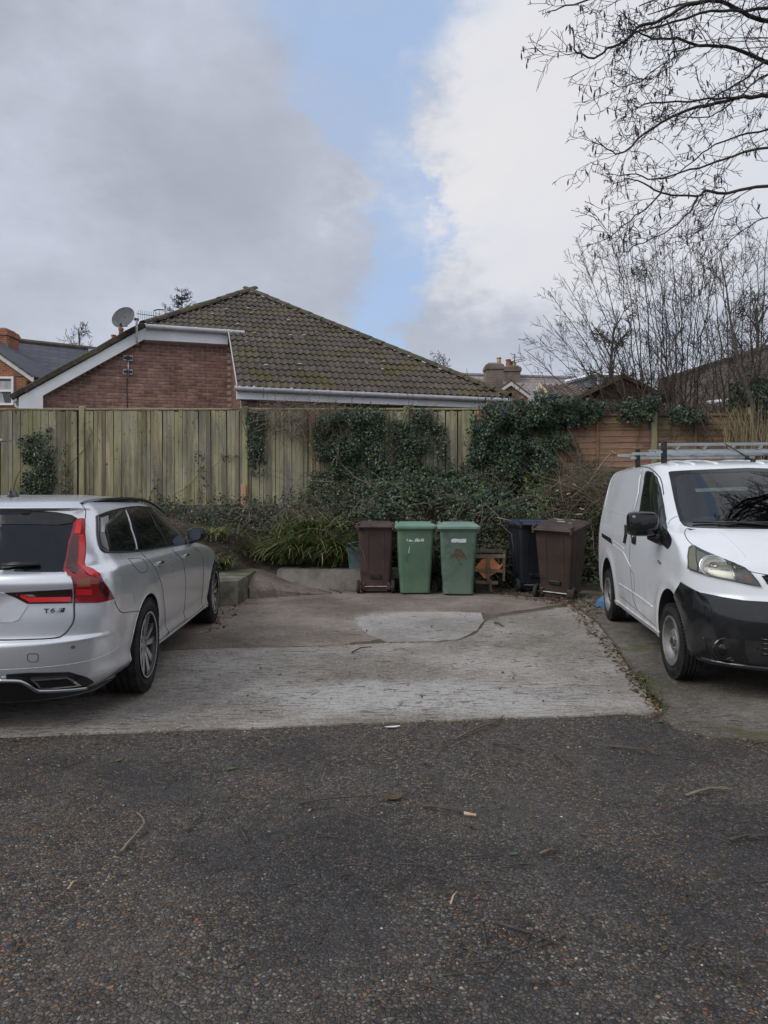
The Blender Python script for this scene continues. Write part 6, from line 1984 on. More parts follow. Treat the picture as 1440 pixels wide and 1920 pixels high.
# main slate roof behind, ridge falling away to the right
rl, rr_ = at(-30, 634, 29.0), at(245, 663.5, 33.5)
el, er = at(-30, 706, 26.0), at(245, 713, 30.0)
poly_slab('roof', [el, er, rr_, rl], .12, M['slate'], lh)
pbar('ridge_tile', [rl + Vector((0, 0, .05)), rr_ + Vector((0, 0, .05))], .10, M['tile_rust'], lh, 8)
poly_slab('wall', [(el.x, 27.0, 1.3), (er.x, 30.6, 1.3), (er.x, 30.6, er.z - .1), (el.x, 27.0, el.z - .1)], .2, M['brick_brown'], lh)
stk_ = stack(lh, -30, 12.5, 27.2, zt(614, 27.2), zt(660, 27.2), .9, M['brick_orange'])
poly_slab('flashing', [at(-5, 649, 27.15), at(14, 644, 27.15), at(14, 652, 27.15), at(-5, 656, 27.15)][::-1], .03, M['lead'], lh)
sk0 = [at(168, 655.5, 31.6), at(185, 657, 31.9), at(182, 666, 31.2), at(167, 665.5, 31.0)]
poly_slab('roof_window', [p + Vector((0, -.12, 0.02)) for p in (sk0[3], sk0[2], sk0[1], sk0[0])], .08, M['clad_blue'], lh)
# ---- chimney of a house hidden behind the bungalow roof
hc = thing('distant_chimney', 'mossy brick chimney with three terracotta pots rising behind the bungalow verge', 'chimney', at(228, 660, 36.0))
stack(hc, 206, 254, 36.0, zt(634, 36), 3.0, 1.0, M['brick_grey'])
for px_, py0, py1, r_ in ((213, 640, 628, .14), (227, 634, 615, .15), (238, 634, 620, .13)):
    pot(hc, px_, 36.4, zt(638, 36.4), zt(py1, 36.4) - zt(638, 36.4), r_, M['pot_orange'])

# ---- right: row of terraced houses
Yr = 32.0
rh = thing('terraced_house', 'old terraced house with two chimney stacks and a pale slate roof right of the bungalow', 'house', (6.0, Yr, 1.3))
ridge_l, ridge_r = at(850, 702.5, Yr + 3), at(1130, 711.5, Yr + 3)
poly_slab('roof', [at(850, 752, Yr - .5), at(1130, 760, Yr - .5), ridge_r, ridge_l], .12, M['slate_pale'], rh)
pbar('ridge_tile', [ridge_l, ridge_r], .11, M['lead'], rh, 8)
poly_slab('wall', [(ridge_l.x, Yr, 1.3), (ridge_r.x, Yr, 1.3), (ridge_r.x, Yr, 5.6), (ridge_l.x, Yr, 5.6)], .2, M['brick_brown'], rh)
stack(rh, 912.5, 944, Yr + .3, zt(680, Yr + .3), 4.5, .9, M['brick_grey'])
stack(rh, 946, 976, Yr + 2.2, zt(685, Yr + 2.2), 4.5, .9, M['brick_grey'])
pot(rh, 935.5, Yr + .7, zt(683.5, Yr + .7), .32, .13, M['pot_cream'])
pot(rh, 953, Yr + 2.6, zt(688, Yr + 2.6), .36, .15, M['pot_orange']); pot(rh, 961, Yr + 2.7, zt(688, Yr + 2.7), .27, .13, M['pot_orange']); pot(rh, 965, Yr + 2.4, zt(688, Yr + 2.4), .22, .10, M['pot_cream'])
# aerial on the stack
pbar('aerial', [at(965, 690, Yr + 2.1), at(965, 663, Yr + 2.1)], .022, M['dish_arm'], rh)
pbar('aerial', [at(957, 662, Yr + 1.6), at(966, 667, Yr + 2.1), at(969, 670, Yr + 2.4)], .014, M['dish_arm'], rh)
pbar('aerial', [at(963, 676, Yr + 2.1), at(983, 673, Yr + 1.6)], .014, M['dish_arm'], rh); pbar('aerial', [at(965, 680, Yr + 2.1), at(986, 675, Yr + 1.4)], .014, M['dish_arm'], rh)
# small gabled wing in front
gb = thing('gabled_wing', 'narrow brick gable with white bargeboards in front of the two chimney stacks', 'house', (5.5, Yr - 2.5, 1.3))
Yq = Yr - 2.5
apx = at(957.5, 716, Yq); lft, rgt = at(922, 741, Yq), at(994, 744, Yq)
o = Vector(gb.location)
g = MB(); pl = [(lft.x + .1, 1.3), (rgt.x - .1, 1.3), (rgt.x - .1, rgt.z), (apx.x, apx.z), (lft.x + .1, lft.z)]; n = 5
g.add([(x - o.x, 0, z - o.z) for x, z in pl] + [(x - o.x, 3.4, z - o.z) for x, z in pl], [tuple(range(n)), tuple(range(2 * n - 1, n - 1, -1))] + [(i, n + i, n + (i + 1) % n, (i + 1) % n) for i in range(n)])
g.build('wall', M['brick_brown'], gb)
for e_ in (lft, rgt):
    q = [apx + Vector((0, -.1, .06)), e_ + Vector((0, -.1, .06)), e_ + Vector((0, -.1, -.12)), apx + Vector((0, -.1, -.16))]
    if e_ is lft: q = q[::-1]
    g = MB(); g.add([p - o for p in q] + [p - o + Vector((0, .06, 0)) for p in q], [(3, 2, 1, 0), (4, 5, 6, 7)] + [(i, (i + 1) % 4, 4 + (i + 1) % 4, 4 + i) for i in range(4)]); g.build('bargeboard', M['white_paint_wood'], gb)
    q = [apx + Vector((0, -.12, .08)), e_ + Vector((0, -.12, .08)), e_ + Vector((0, 4.5, .08)), apx + Vector((0, 4.5, .08))]
    poly_slab('roof', q if e_ is rgt else q[::-1], .05, M['slate'], gb)
# white rendered end and brown tiled extension
ex = thing('tiled_extension', 'brown tiled roof extension with a white gable end between the terrace and the shed', 'house', (6.6, Yr - 4.0, 1.3))
Yx = Yr - 4.5
A0, A1 = at(1008, 722, Yx), at(1090, 724, Yx + 2.5)
E0, E1 = at(1027, 741, Yx - 1.6), at(1130, 757, Yx - 1.2)
poly_slab('wall', [at(999, 765, Yx - .4), at(1027, 765, Yx - .4), at(1027, 741, Yx - .4), at(1009, 722.5, Yx - .4), at(1003, 736, Yx - .4)], .15, M['render_white'], ex)
def relief_roof(name, p00, p10, p11, p01, course, roll, m, parent, amp=.04, th=.03):
    """pantile roof with real rolls and stepped courses (bottom left, bottom right, top right, top left), one joined part"""
    o = Vector(parent.location)
    L = ((p10 - p00).length + (p11 - p01).length) / 2; Hh = ((p01 - p00).length + (p11 - p10).length) / 2
    nc = max(2, int(L / roll)) * 6; nr = max(2, int(Hh / course))
    nrm = (p10 - p00).cross(p01 - p00).normalized()
    V, F = [], []
    for r_ in range(nr):
        for e in (0, 1):
            v = (r_ + e * 0.999) / nr
            lift = th if e == 0 else 0.0
            for i in range(nc + 1):
                u = i / nc
                p = (p00.lerp(p10, u)).lerp(p01.lerp(p11, u), v)
                h = amp * max(0, math.cos(2 * math.pi * i / 6)) ** .8 + random.uniform(0, .004)
                V.append(p + nrm * (h + lift) - o)
    w = nc + 1
    for k in range(2 * nr - 1):
        for i in range(nc):
            F.append((k * w + i, k * w + i + 1, (k + 1) * w + i + 1, (k + 1) * w + i))
    g = MB(); g.add(V, F); ob = g.build(name, m, parent)
    poly_slab('roof', [p00, p10, p11, p01], .06, m, parent)
    return tag(ob, kind='stuff')
relief_roof('roof_tiles', E0, E1, A1, A0, .30, .33, M['tile_rust'], ex, .07)
pbar('verge', [A0 + Vector((0, -.05, .05)), E0 + Vector((0, -.05, .05))], .06, M['pot_cream'], ex, 6)
# dormer
dm_ = thing('dormer', 'grey-blue flat-roofed dormer with a small window behind the bare shrub', 'dormer', at(1110, 725, Yr + 1))
Yd_ = Yr + 1.0
poly_slab('wall', [at(1062, 726, Yd_), at(1160, 726, Yd_), at(1160, 704, Yd_), at(1112, 703, Yd_), at(1062, 716, Yd_)], 1.5, M['clad_blue'], dm_)
pbar('roof_edge', [at(1060, 716, Yd_ - .1), at(1112, 703, Yd_ - .1), at(1162, 704, Yd_ - .1)], .09, M['white_upvc'], dm_)
wp_ = poly_slab('window', [at(1120, 721, Yd_ - .06), at(1136, 721, Yd_ - .06), at(1136, 707, Yd_ - .06), at(1120, 707, Yd_ - .06)], .06, M['white_upvc'], dm_)
for x0, x1 in ((1121.5, 1127.5), (1128.8, 1134.7)):
    oo = Vector(dm_.location); g = MB(); q = [at(x0, 719.7, Yd_ - .075) - oo, at(x1, 719.7, Yd_ - .075) - oo, at(x1, 708.5, Yd_ - .075) - oo, at(x0, 708.5, Yd_ - .075) - oo]
    g.add(q + [p + Vector((0, .012, 0)) for p in q], [(0, 1, 2, 3), (7, 6, 5, 4)]); g.build('pane', M['curtain'], wp_)
fp = thing('far_chimney', 'far orange chimney stack half hidden by the bare shrub', 'chimney', at(1148, 712, 40))
stack(fp, 1140, 1155, 40, zt(696, 40), 4, .6, M['brick_orange']); pot(fp, 1147, 40.3, zt(698, 40.3), .3, .14, M['pot_orange'])

# ---- garden shed against the panel fence
Ys = 14.7
shed = thing('garden_shed', 'dark timber garden shed gable peeping over the panel fence', 'shed', (at(1165, 0, Ys).x, Ys, 1.3))
o = Vector(shed.location)
ap, sl, sr = at(1166, 705, Ys) - o, at(1080, 748, Ys) - o, at(1246, 748, Ys) - o
nb = 14
for i in range(nb):
    z0 = sl.z - 1.1 + i * .125
    z1 = z0 + .125
    def wid(z):
        if z <= sl.z: return sl.x, sr.x
        t = (z - sl.z) / (ap.z - sl.z)
        return sl.x + (ap.x - sl.x) * t, sr.x + (ap.x - sr.x) * t
    if z0 > ap.z - .03: break
    a0, b0 = wid(z0); a1, b1 = wid(min(z1, ap.z - .005))
    g = MB(); zz1 = min(z1, ap.z - .005)
    g.add([(a0, -.018, z0 - .01), (b0, -.018, z0 - .01), (b1, -.004, zz1), (a1, -.004, zz1), (a0, .006, z0 - .01), (b0, .006, z0 - .01), (b1, .006, zz1), (a1, .006, zz1)], [(0, 1, 2, 3), (7, 6, 5, 4), (0, 4, 5, 1), (1, 5, 6, 2), (2, 6, 7, 3), (3, 7, 4, 0)])
    g.build('cladding_board', M['dark_wood'], shed)
for s_, e_ in ((1, sr), (-1, sl)):
    t0, t1 = ap + Vector((0, -.12, .04)), e_ + Vector((s_ * .14, -.12, -.05 + .04))
    q = [t0, t1, t1 + Vector((0, 2.4, 0)), t0 + Vector((0, 2.4, 0))]
    q = q if s_ > 0 else q[::-1]
    poly_slab('roof', [p + o for p in q], .03, M['felt_grey'], shed)
    g = MB(); w_ = [t0 + Vector((0, -.012, -.02)), t1 + Vector((0, -.012, -.02)), t1 + Vector((0, -.012, -.09)), t0 + Vector((0, -.012, -.10))]
    if s_ < 0: w_ = w_[::-1]
    g.add(w_ + [p + Vector((0, .02, 0)) for p in w_], [(3, 2, 1, 0), (4, 5, 6, 7)] + [(i, (i + 1) % 4, 4 + (i + 1) % 4, 4 + i) for i in range(4)]); g.build('bargeboard', M['dark_wood'], shed)
g = MB(); g.box(sl.x, sl.x + .03, .01, 2.2, 0, sl.z); g.box(sr.x - .03, sr.x, .01, 2.2, 0, sr.z); g.build('side_wall', M['dark_wood'], shed)

# ---- dark tiled roof at the right edge
dr = thing('dark_roof_house', 'low house with a dark brown pantiled roof at the right edge behind the shrub', 'house', (10.5, 20, 1.3))
relief_roof('roof_tiles', at(1215, 792, 19.5), at(1540, 790, 13.9), at(1500, 636, 17.2), at(1240, 716, 24.0), .32, .30, M['tile_dark'], dr, .06)
pbar('ridge_tile', [at(1240, 715, 24.0), at(1500, 635, 17.2)], .11, M['tile_dark'], dr, 8)
pbar('gutter', [at(1328, 755, 17.4), at(1372, 751, 16.6)], .05, M['white_upvc'], dr, 8)
poly_slab('wall', [(at(1215, 0, 19.8).x, 19.9, 1.3), (at(1540, 0, 14.2).x, 14.4, 1.3), (at(1540, 0, 14.2).x, 14.4, 2.9), (at(1215, 0, 19.8).x, 19.9, 3.2)], .2, M['brick_brown'], dr)

# ---- green shed corner at the left edge
gs = thing('green_bin_store', 'dark green garden store with a pale metal lid rim at the left edge', 'store', (px2x(-60, 12.2), 12.2, 1.2))
M['green_metal'] = mat('dark_green_sheet', (.020, .055, .032), (.03, .075, .045), 4, 4, 0.5, coords='World')
o = Vector(gs.location)
g = MB(); g.cbox(px2x(-190, 12.2) - o.x, px2x(-5, 12.2) - o.x, -.05, .12, -.3, zt(829, 12.2) - o.z, .01); g.build('body', M['green_metal'], gs)
g = MB(); g.loft([[Vector((px2x(x_, 12.1) - o.x, -.16, zt(y_, 12.1) - o.z)), Vector((px2x(x_, 12.1) - o.x, .14, zt(y_, 12.1) - o.z)), Vector((px2x(x_, 12.1) - o.x, .14, zt(y_ + 3.4, 12.1) - o.z)), Vector((px2x(x_, 12.1) - o.x, -.16, zt(y_ + 3.4, 12.1) - o.z))] for x_, y_ in ((-200, 818), (8, 823.5))]); g.build('lid', M['galv'], gs)

# ================================================================== WHEELIE BINS
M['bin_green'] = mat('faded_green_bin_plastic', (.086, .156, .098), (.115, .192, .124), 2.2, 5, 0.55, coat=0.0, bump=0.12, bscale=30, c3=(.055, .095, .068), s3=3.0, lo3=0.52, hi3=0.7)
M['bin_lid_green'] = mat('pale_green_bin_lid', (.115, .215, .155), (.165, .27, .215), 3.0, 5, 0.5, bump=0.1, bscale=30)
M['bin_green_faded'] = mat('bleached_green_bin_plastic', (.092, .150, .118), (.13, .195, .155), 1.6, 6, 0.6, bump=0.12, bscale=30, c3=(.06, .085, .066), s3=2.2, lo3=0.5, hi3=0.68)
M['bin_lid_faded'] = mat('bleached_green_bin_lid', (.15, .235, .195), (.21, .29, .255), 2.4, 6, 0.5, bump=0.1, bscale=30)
M['bin_brown'] = mat('brown_bin_plastic', (.052, .030, .030), (.075, .045, .042), 2.2, 5, 0.55, bump=0.12, bscale=30, c3=(.035, .022, .022), s3=3.0)
M['bin_brown2'] = mat('dull_brown_bin_plastic', (.040, .027, .022), (.062, .042, .034), 2.2, 6, 0.6, bump=0.12, bscale=30, c3=(.022, .017, .014), s3=3.0)
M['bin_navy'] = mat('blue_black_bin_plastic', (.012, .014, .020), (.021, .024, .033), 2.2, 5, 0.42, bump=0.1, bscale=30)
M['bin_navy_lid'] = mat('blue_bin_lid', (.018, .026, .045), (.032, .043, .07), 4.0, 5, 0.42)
M['sticker'] = mat('torn_white_sticker', (.66, .68, .70), (.55, .57, .60), 12, 4, 0.6)
M['stain'] = mat('rusty_brown_stain', (.115, .052, .034), (.085, .060, .045), 14, 5, 0.7)
M['bird_lime'] = mat('pale_leaf_litter', (.40, .34, .28), (.30, .26, .22), 9, 4, 0.8)
M['axle'] = mat('bare_steel_axle', (.42, .42, .40), (.25, .24, .22), 12, 4, 0.45, metallic=0.7)
M['bin_tyre'] = mat('bin_wheel_rubber', (.014, .014, .015), (.03, .029, .028), 8, 4, 0.8)


def rrect(hx, hy, r, z, n=4, oy=0.0):
    pts = []
    for cx_, cy_, a0 in ((hx - r, hy - r, 0), (-hx + r, hy - r, 90), (-hx + r, -hy + r, 180), (hx - r, -hy + r, 270)):
        for i in range(n + 1):
            a = R(a0 + 90 * i / n)
            pts.append(Vector((cx_ + r * math.cos(a), cy_ + r * math.sin(a) + oy, z)))
    return pts


def make_bin(label, loc, rz, body_m, lid_m, tilt=(0, 0), group=None, s=1.0):
    """two-wheeled refuse bin: front faces local -y, wheels and handle at +y"""
    t = thing('wheelie_bin', label, 'wheelie bin', loc, group=group, rot=(tilt[0], tilt[1], rz))
    g = MB()
    rings = [rrect(.205, .225, .05, .015), rrect(.222, .245, .05, .03), rrect(.228, .255, .05, .22), rrect(.232, .262, .05, .26), rrect(.268, .315, .045, .90), rrect(.272, .320, .045, .955), rrect(.290, .345, .045, .962), rrect(.292, .347, .045, .992)]
    g.loft(rings, cap=True)
    # wheel housing notch is suggested by recessed foot at the back
    b = g.build('body', body_m, t, smooth=True, angle=30)
    # vertical ribs at front and sides
    for sx in (-1, 1):
        for y0 in (-.05, .10):
            g = MB(); g.loft([[Vector((sx * (.229 + (z - .22) * .0548 + d), y0 + e, z)) for d, e in ((-.004, -.014), (.006, -.010), (.006, .010), (-.004, .014))] for z in (.28, .90)]); g.build('side_rib', body_m, b)
    for x0 in (-.12, .12):
        g = MB(); g.loft([[Vector((x0 + e, (.256 + (z - .22) * .0865 + d), z)) for e, d in ((-.016, -.004), (-.011, .007), (.011, .007), (.016, -.004))] for z in (.30, .90)]); g.build('back_rib', body_m, b)
    g = MB(); g.cbox(-.085, .085, .238, .285, .215, .275, .012); g.build('foot_hold', M['satin_black'], b)
    # lid
    g = MB()
    rings = [rrect(.300, .365, .05, .985), rrect(.312, .380, .055, .990), rrect(.314, .382, .055, 1.022), rrect(.300, .368, .055, 1.036), rrect(.292, .350, .05, 1.040), rrect(.268, .300, .05, 1.058, oy=-.01), rrect(.235, .255, .05, 1.060, oy=-.01), rrect(.222, .240, .05, 1.074, oy=-.01), rrect(.19, .20, .05, 1.078, oy=-.01)]
    g.loft(rings); lid = g.build('lid', lid_m, t, smooth=True, angle=28)
    for sx in (-1, 1):
        g = MB(); g.cbox(sx * .262 - .020, sx * .262 + .020, .27, .40, 1.030, 1.072, .01); g.build('hinge', lid_m, lid)
        g = MB(); g.cbox(sx * .262 - .018, sx * .262 + .018, .345, .415, .955, 1.028, .008); g.build('handle_bracket', body_m, t)
    g = MB(); g.tube([(-.262, .402, 1.005), (.262, .402, 1.005)], .016, 10); g.build('handle', body_m, t, smooth=True, angle=60)
    # axle, wheels
    g = MB(); g.tube([(-.275, .262, .10), (.275, .262, .10)], .0105, 8); g.build('axle', M['axle'], t, smooth=True, angle=60)
    for sx in (-1, 1):
        mt = Matrix.Translation((sx * .262, .262, .10)) @ Matrix.Rotation(R(90) * sx, 4, 'Y')
        g = MB(); g.lathe([(.055, -.024), (.088, -.026), (.098, -.016), (.100, 0), (.098, .016), (.088, .026), (.058, .024)], 28, mt, cap=False); wh = g.build('wheel', M['bin_tyre'], t, smooth=True, angle=35)
        g = MB(); g.lathe([(.060, .018), (.056, .012), (.030, .008), (.026, .024), (.001, .026)], 24, mt, cap=False); g.build('hub', M['satin_black'], wh, smooth=True, angle=35)
        g = MB(); g.cbox(sx * .195 - .035, sx * .195 + .035, .20, .275, .05, .16, .01); g.build('axle_block', body_m, t)
    return t


def flake(name, parent, poly, y, m, tilt, z0, th=.0015):
    """small irregular patch on the sloping front of a bin; poly in (x, z)"""
    g = MB()
    f = lambda x, z, d: (x, -(.255 + (z - .22) * .0882) - d, z)
    v, tr = fill2d(densify(poly, .02), .03)
    n = len(v)
    g.v = [f(x, z, th + y) for x, z in v]; g.f = list(tr)
    bnd = {}
    for a_ in tr:
        for i in range(3): bnd[(a_[i], a_[(i + 1) % 3])] = 1
    for a_, c_ in [e for e in bnd if (e[1], e[0]) not in bnd]:
        k = len(g.v); g.v += [f(*v[a_], -.002), f(*v[c_], -.002)]
        g.f.append((c_, a_, k, k + 1))
    return g.build(name, m, parent)


b1 = make_bin('reddish brown wheelie bin with its wheels and axle to the front, leftmost of the bins', (-.125, 11.10, 0.012), R(180), M['bin_brown'], M['bin_brown'], group='wheelie bins by the hedge')
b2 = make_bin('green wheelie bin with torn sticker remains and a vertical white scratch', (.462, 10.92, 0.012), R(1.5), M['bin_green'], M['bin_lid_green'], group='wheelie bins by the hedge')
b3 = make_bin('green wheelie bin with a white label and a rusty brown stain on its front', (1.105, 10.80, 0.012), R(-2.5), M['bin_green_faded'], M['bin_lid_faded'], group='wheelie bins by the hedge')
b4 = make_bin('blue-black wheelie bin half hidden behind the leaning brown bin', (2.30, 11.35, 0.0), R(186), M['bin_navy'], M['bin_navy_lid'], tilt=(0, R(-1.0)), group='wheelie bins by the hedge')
b5 = make_bin('dull brown wheelie bin leaning sideways with leaves on its lid, nearest the white van', (2.62, 10.62, 0.01), R(148), M['bin_brown2'], M['bin_brown2'], tilt=(R(-6.5), R(-2.5)), group='wheelie bins by the hedge')
b5.scale = b4.scale = (1.05, 1.05, 1.03)
# sticker remains
def shards(parent, items, m, name='sticker_remains'):
    for poly in items: flake(name, parent, poly, 0, m, 0, 0)
shards(b2, [[(-.135, .80), (-.122, .80), (-.120, .835), (-.134, .838)], [(-.108, .795), (-.072, .792), (-.040, .800), (-.048, .815), (-.070, .812), (-.090, .830), (-.10, .815)], [(-.030, .792), (.065, .795), (.068, .815), (.045, .83), (.03, .842), (.0, .838), (-.012, .815)], [(.078, .800), (.10, .797), (.118, .792), (.122, .845), (.112, .848), (.106, .82), (.09, .838), (.075, .83)],
            [(-.110, .50), (-.102, .50), (-.096, .56), (-.095, .66), (-.088, .72), (-.094, .725), (-.106, .66)], [(-.086, .505), (-.078, .505), (-.080, .62), (-.086, .62)]], M['sticker'])
shards(b3, [[(-.105, .792), (-.06, .786), (-.02, .793), (.03, .785), (.075, .788), (.108, .790), (.112, .842), (.06, .842), (.02, .838), (-.03, .842), (-.08, .845), (-.112, .83)]], M['sticker'], 'label')
st_items = []
random.seed(21)
for _ in range(90):
    a_ = random.uniform(-1, 1); h_ = random.uniform(0, 1)
    x_ = a_ * .125 * (1 - .75 * h_ ** 1.2) - .005; z_ = .555 + h_ * .135
    if random.random() < .25: z_ = random.uniform(.44, .55); x_ = random.uniform(-.12, .12)
    r_ = random.uniform(.008, .024)
    st_items.append([(x_ + r_ * random.uniform(.7, 1.3) * math.cos(k * 1.05), z_ + r_ * random.uniform(.5, 1.0) * math.sin(k * 1.05)) for k in range(6)])
g = MB()
f = lambda x, z, d: (x, -(.255 + (z - .22) * .0882) - d, z)
for i, p in enumerate(st_items):
    k = len(p); g.add([f(x, z, .0012 + i * 2e-5) for x, z in p] + [f(x, z, -.002) for x, z in p], [tuple(range(k))] + [(j, k + j, k + (j + 1) % k, (j + 1) % k) for j in range(k)])
tag(g.build('rust_stain', M['stain'], b3), kind='stuff')
# litter on the leaning bin's lid
for i, (x_, y_, r_) in enumerate(((-.02, .06, .07), (.05, -.10, .045), (.13, -.17, .03), (-.12, -.16, .035), (-.16, .12, .03))):
    g = MB(); k = 9
    ring = [(x_ + r_ * random.uniform(.6, 1.2) * math.cos(2 * math.pi * j / k), y_ + r_ * .55 * random.uniform(.6, 1.2) * math.sin(2 * math.pi * j / k)) for j in range(k)]
    g.prism(ring, 1.0785 if abs(x_) < .17 and abs(y_) < .18 else 1.0785, 1.084)
    g.build('wet_leaf', M['bird_lime'], b5)
# pale blue bucket behind the brown bin
M['blue_grey_plastic'] = mat('pale_blue_plastic', (.10, .17, .21), (.14, .22, .27), 4, 4, 0.5)
bk = thing('recycling_caddy', 'small pale blue plastic caddy half hidden behind the leftmost brown bin', 'caddy', (-.42, 11.30, 0.315))
g = MB(); g.loft([rrect(.12, .12, .03, 0), rrect(.15, .15, .03, .30)]); g.build('body', M['blue_grey_plastic'], bk, smooth=True, angle=30)
g = MB(); g.loft([rrect(.165, .165, .03, .30), rrect(.168, .168, .03, .345), rrect(.14, .14, .03, .36)]); g.build('lid', M['blue_grey_plastic'], bk, smooth=True, angle=30)
g = MB(); g.tube([(-.15, -.02, .33), (-.14, -.10, .42), (0, -.14, .455), (.14, -.10, .42), (.15, -.02, .33)], .009, 6); g.build('handle', M['blue_grey_plastic'], bk, smooth=True)

# ------------------------------------------------------------------ broken crate with an orange sheet caught in it
M['grey_timber'] = mat('weathered_crate_timber', (.17, .135, .095), (.26, .21, .155), 1.5, 6, 0.9, stretch=(3, 3, 3), bump=0.3, bscale=12, rnd=0.2)
crt = thing('wooden_crate', 'broken grey wooden crate standing on edge between the green bin and the blue-black bin', 'crate', (1.62, 11.0, 0.02))
o = Vector(crt.location)
c2 = lambda px, py, Y=11.0: at(px, py, Y) - o
def plank(p0, p1, w, th=.018, yd=0.0):
    d = (p1 - p0).normalized(); nrm = Vector((d.z, 0, -d.x))
    g = MB(); q = [p0 + nrm * w / 2, p1 + nrm * w / 2, p1 - nrm * w / 2, p0 - nrm * w / 2]
    q = [p + Vector((0, yd, 0)) for p in q]
    a = (q[1] - q[0]).cross(q[2] - q[0]).y
    if a > 0: q = q[::-1]
    g.add(q + [p + Vector((0, th, 0)) for p in q], [(0, 1, 2, 3), (7, 6, 5, 4)] + [(i, 4 + i, 4 + (i + 1) % 4, (i + 1) % 4) for i in range(4)])
    return g.build('plank', M['grey_timber'], crt)
plank(c2(884, 1043), c2(947.5, 1043), .055); plank(c2(888, 1034), c2(948, 1036, 11.2), .06, yd=.25)
plank(c2(880, 1068.5), c2(943, 1070.5), .045, yd=-.012); plank(c2(886, 1091), c2(934, 1093), .05); plank(c2(880, 1088, 11.2), c2(905, 1088, 11.2), .05, yd=.2)
plank(c2(915, 1042), c2(915.5, 1092), .045, yd=-.034); plank(c2(919, 1086), c2(919.5, 1108), .035, yd=-.03); plank(c2(945, 1043), c2(945, 1090), .035, yd=.02); plank(c2(949.5, 1036, 11.2), c2(949.5, 1078, 11.2), .04, yd=.2); plank(c2(883, 1040), c2(883, 1098), .045, yd=.03)
M['orange_sheet'] = mat('faded_orange_plastic', (.74, .27, .11), (.82, .36, .17), 2.5, 5, 0.55, bump=0.25, bscale=6)
osh = thing('orange_plastic_sheet', 'crumpled orange plastic sheet caught behind the crate planks', 'plastic sheet', c2(915, 1065) + o + Vector((0, .035, 0)))
o2 = Vector(osh.location)
ol = [at(x, y, 11.03) - o2 for x, y in ((891, 1064), (903, 1050), (915, 1043.5), (924, 1044.5), (932, 1055), (938, 1060.5), (942, 1056), (943, 1058), (937.5, 1066.5), (930, 1074), (920, 1079), (914, 1085), (908, 1085), (899, 1074))]
v, tr = fill2d(densify([(p.x, p.z) for p in ol], .03), .04)
g = MB(); n = len(v)
yy = lambda x, z: .03 * noise.noise(Vector((x * 5, z * 5, 2))) + .04 * abs(z)
g.v = [(x, yy(x, z), z) for x, z in v] + [(x, yy(x, z) + .006, z) for x, z in v]
g.f = [t[::-1] if True else t for t in tr] + [tuple(i + n for i in t) for t in tr]
g.build('sheet', M['orange_sheet'], osh, smooth=True)

# ------------------------------------------------------------------ paving slab and blue container by the van
ps = thing('paving_slab', 'broken grey paving slab lying between the leaning bin and the van wheel', 'slab', gp(1103, 1117))
o = Vector(ps.location)
g = MB(); g.prism([(-.24, -.12), (.20, -.14), (.23, .10), (.05, .16), (-.20, .14)], 0.0, .055); g.build('slab', M['conc_wall'], ps)
M['blue_bottle'] = m_gloss('translucent_blue_plastic', (.10, .22, .40), 0.25, 0.5, 0.05)
bl = thing('water_container', 'blue ribbed plastic water container lying against the rear wheel of the van', 'container', gp(1128, 1141) + Vector((.05, .1, .0)))
g = MB(); mt = Matrix.Translation((0, 0, .105)) @ Matrix.Rotation(R(80), 4, 'Y') @ Matrix.Rotation(R(12), 4, 'X')
prof = [(.001, -.20)]
for i in range(15):
    prof.append((.095 + (.010 if i % 2 else 0.0), -.19 + i * .024))
prof += [(.08, .17), (.03, .20), (.03, .225), (.001, .226)]
g.lathe(prof, 20, mt); g.build('body', M['blue_bottle'], bl, smooth=True, angle=60)
bl.rotation_euler = (0, 0, R(70)); bl.scale = (.66, .66, .66)

# ================================================================== VEGETATION
random.seed(11)
RNG = np.random.default_rng(11)


def m_leaf(name, stops, rough=0.42, spec=0.5, trans=0.15):
    m, N, b = newmat(name)
    a = N.n('ShaderNodeAttribute', attribute_name='rnd')
    col = N.ramp(a.outputs['Fac'], stops)
    N.put(b.inputs['Base Color'], col)
    b.inputs['Roughness'].default_value = rough
    b.inputs['Specular IOR Level'].default_value = spec
    if trans:
        # thin leaves let a little light through
        tr = N.n('ShaderNodeBsdfTranslucent'); N.put(tr.inputs[0], col)
        mx = N.n('ShaderNodeMixShader'); mx.inputs[0].default_value = trans
        out = N.t.nodes['Material Output']
        N.t.links.new(b.outputs[0], mx.inputs[1]); N.t.links.new(tr.outputs[0], mx.inputs[2]); N.t.links.new(mx.outputs[0], out.inputs[0])
    return m


M['ivy'] = m_leaf('ivy_leaf', [(0, (.020, .036, .026)), (.35, (.032, .056, .038)), (.7, (.050, .078, .048)), (.93, (.070, .105, .050)), (.97, (.15, .20, .045)), (1, (.13, .085, .045))], 0.36, 0.5)
M['undergrowth'] = m_leaf('bramble_leaf', [(0, (.024, .036, .022)), (.3, (.040, .058, .030)), (.6, (.060, .082, .038)), (.8, (.085, .100, .045)), (.9, (.105, .070, .042)), (1, (.17, .12, .070))], 0.5, 0.4)
M['bright_leaf'] = m_leaf('fresh_green_leaf', [(0, (.045, .095, .030)), (.6, (.075, .14, .036)), (1, (.13, .19, .045))], 0.45, 0.45)
M['strap'] = m_leaf('strap_leaf', [(0, (.040, .066, .024)), (.4, (.085, .118, .036)), (.8, (.155, .182, .056)), (.93, (.24, .23, .09)), (1, (.33, .26, .15))], 0.42, 0.45)
M['conifer'] = m_leaf('conifer_needle', [(0, (.012, .026, .024)), (.6, (.024, .044, .038)), (1, (.045, .065, .050))], 0.6, 0.3, 0)
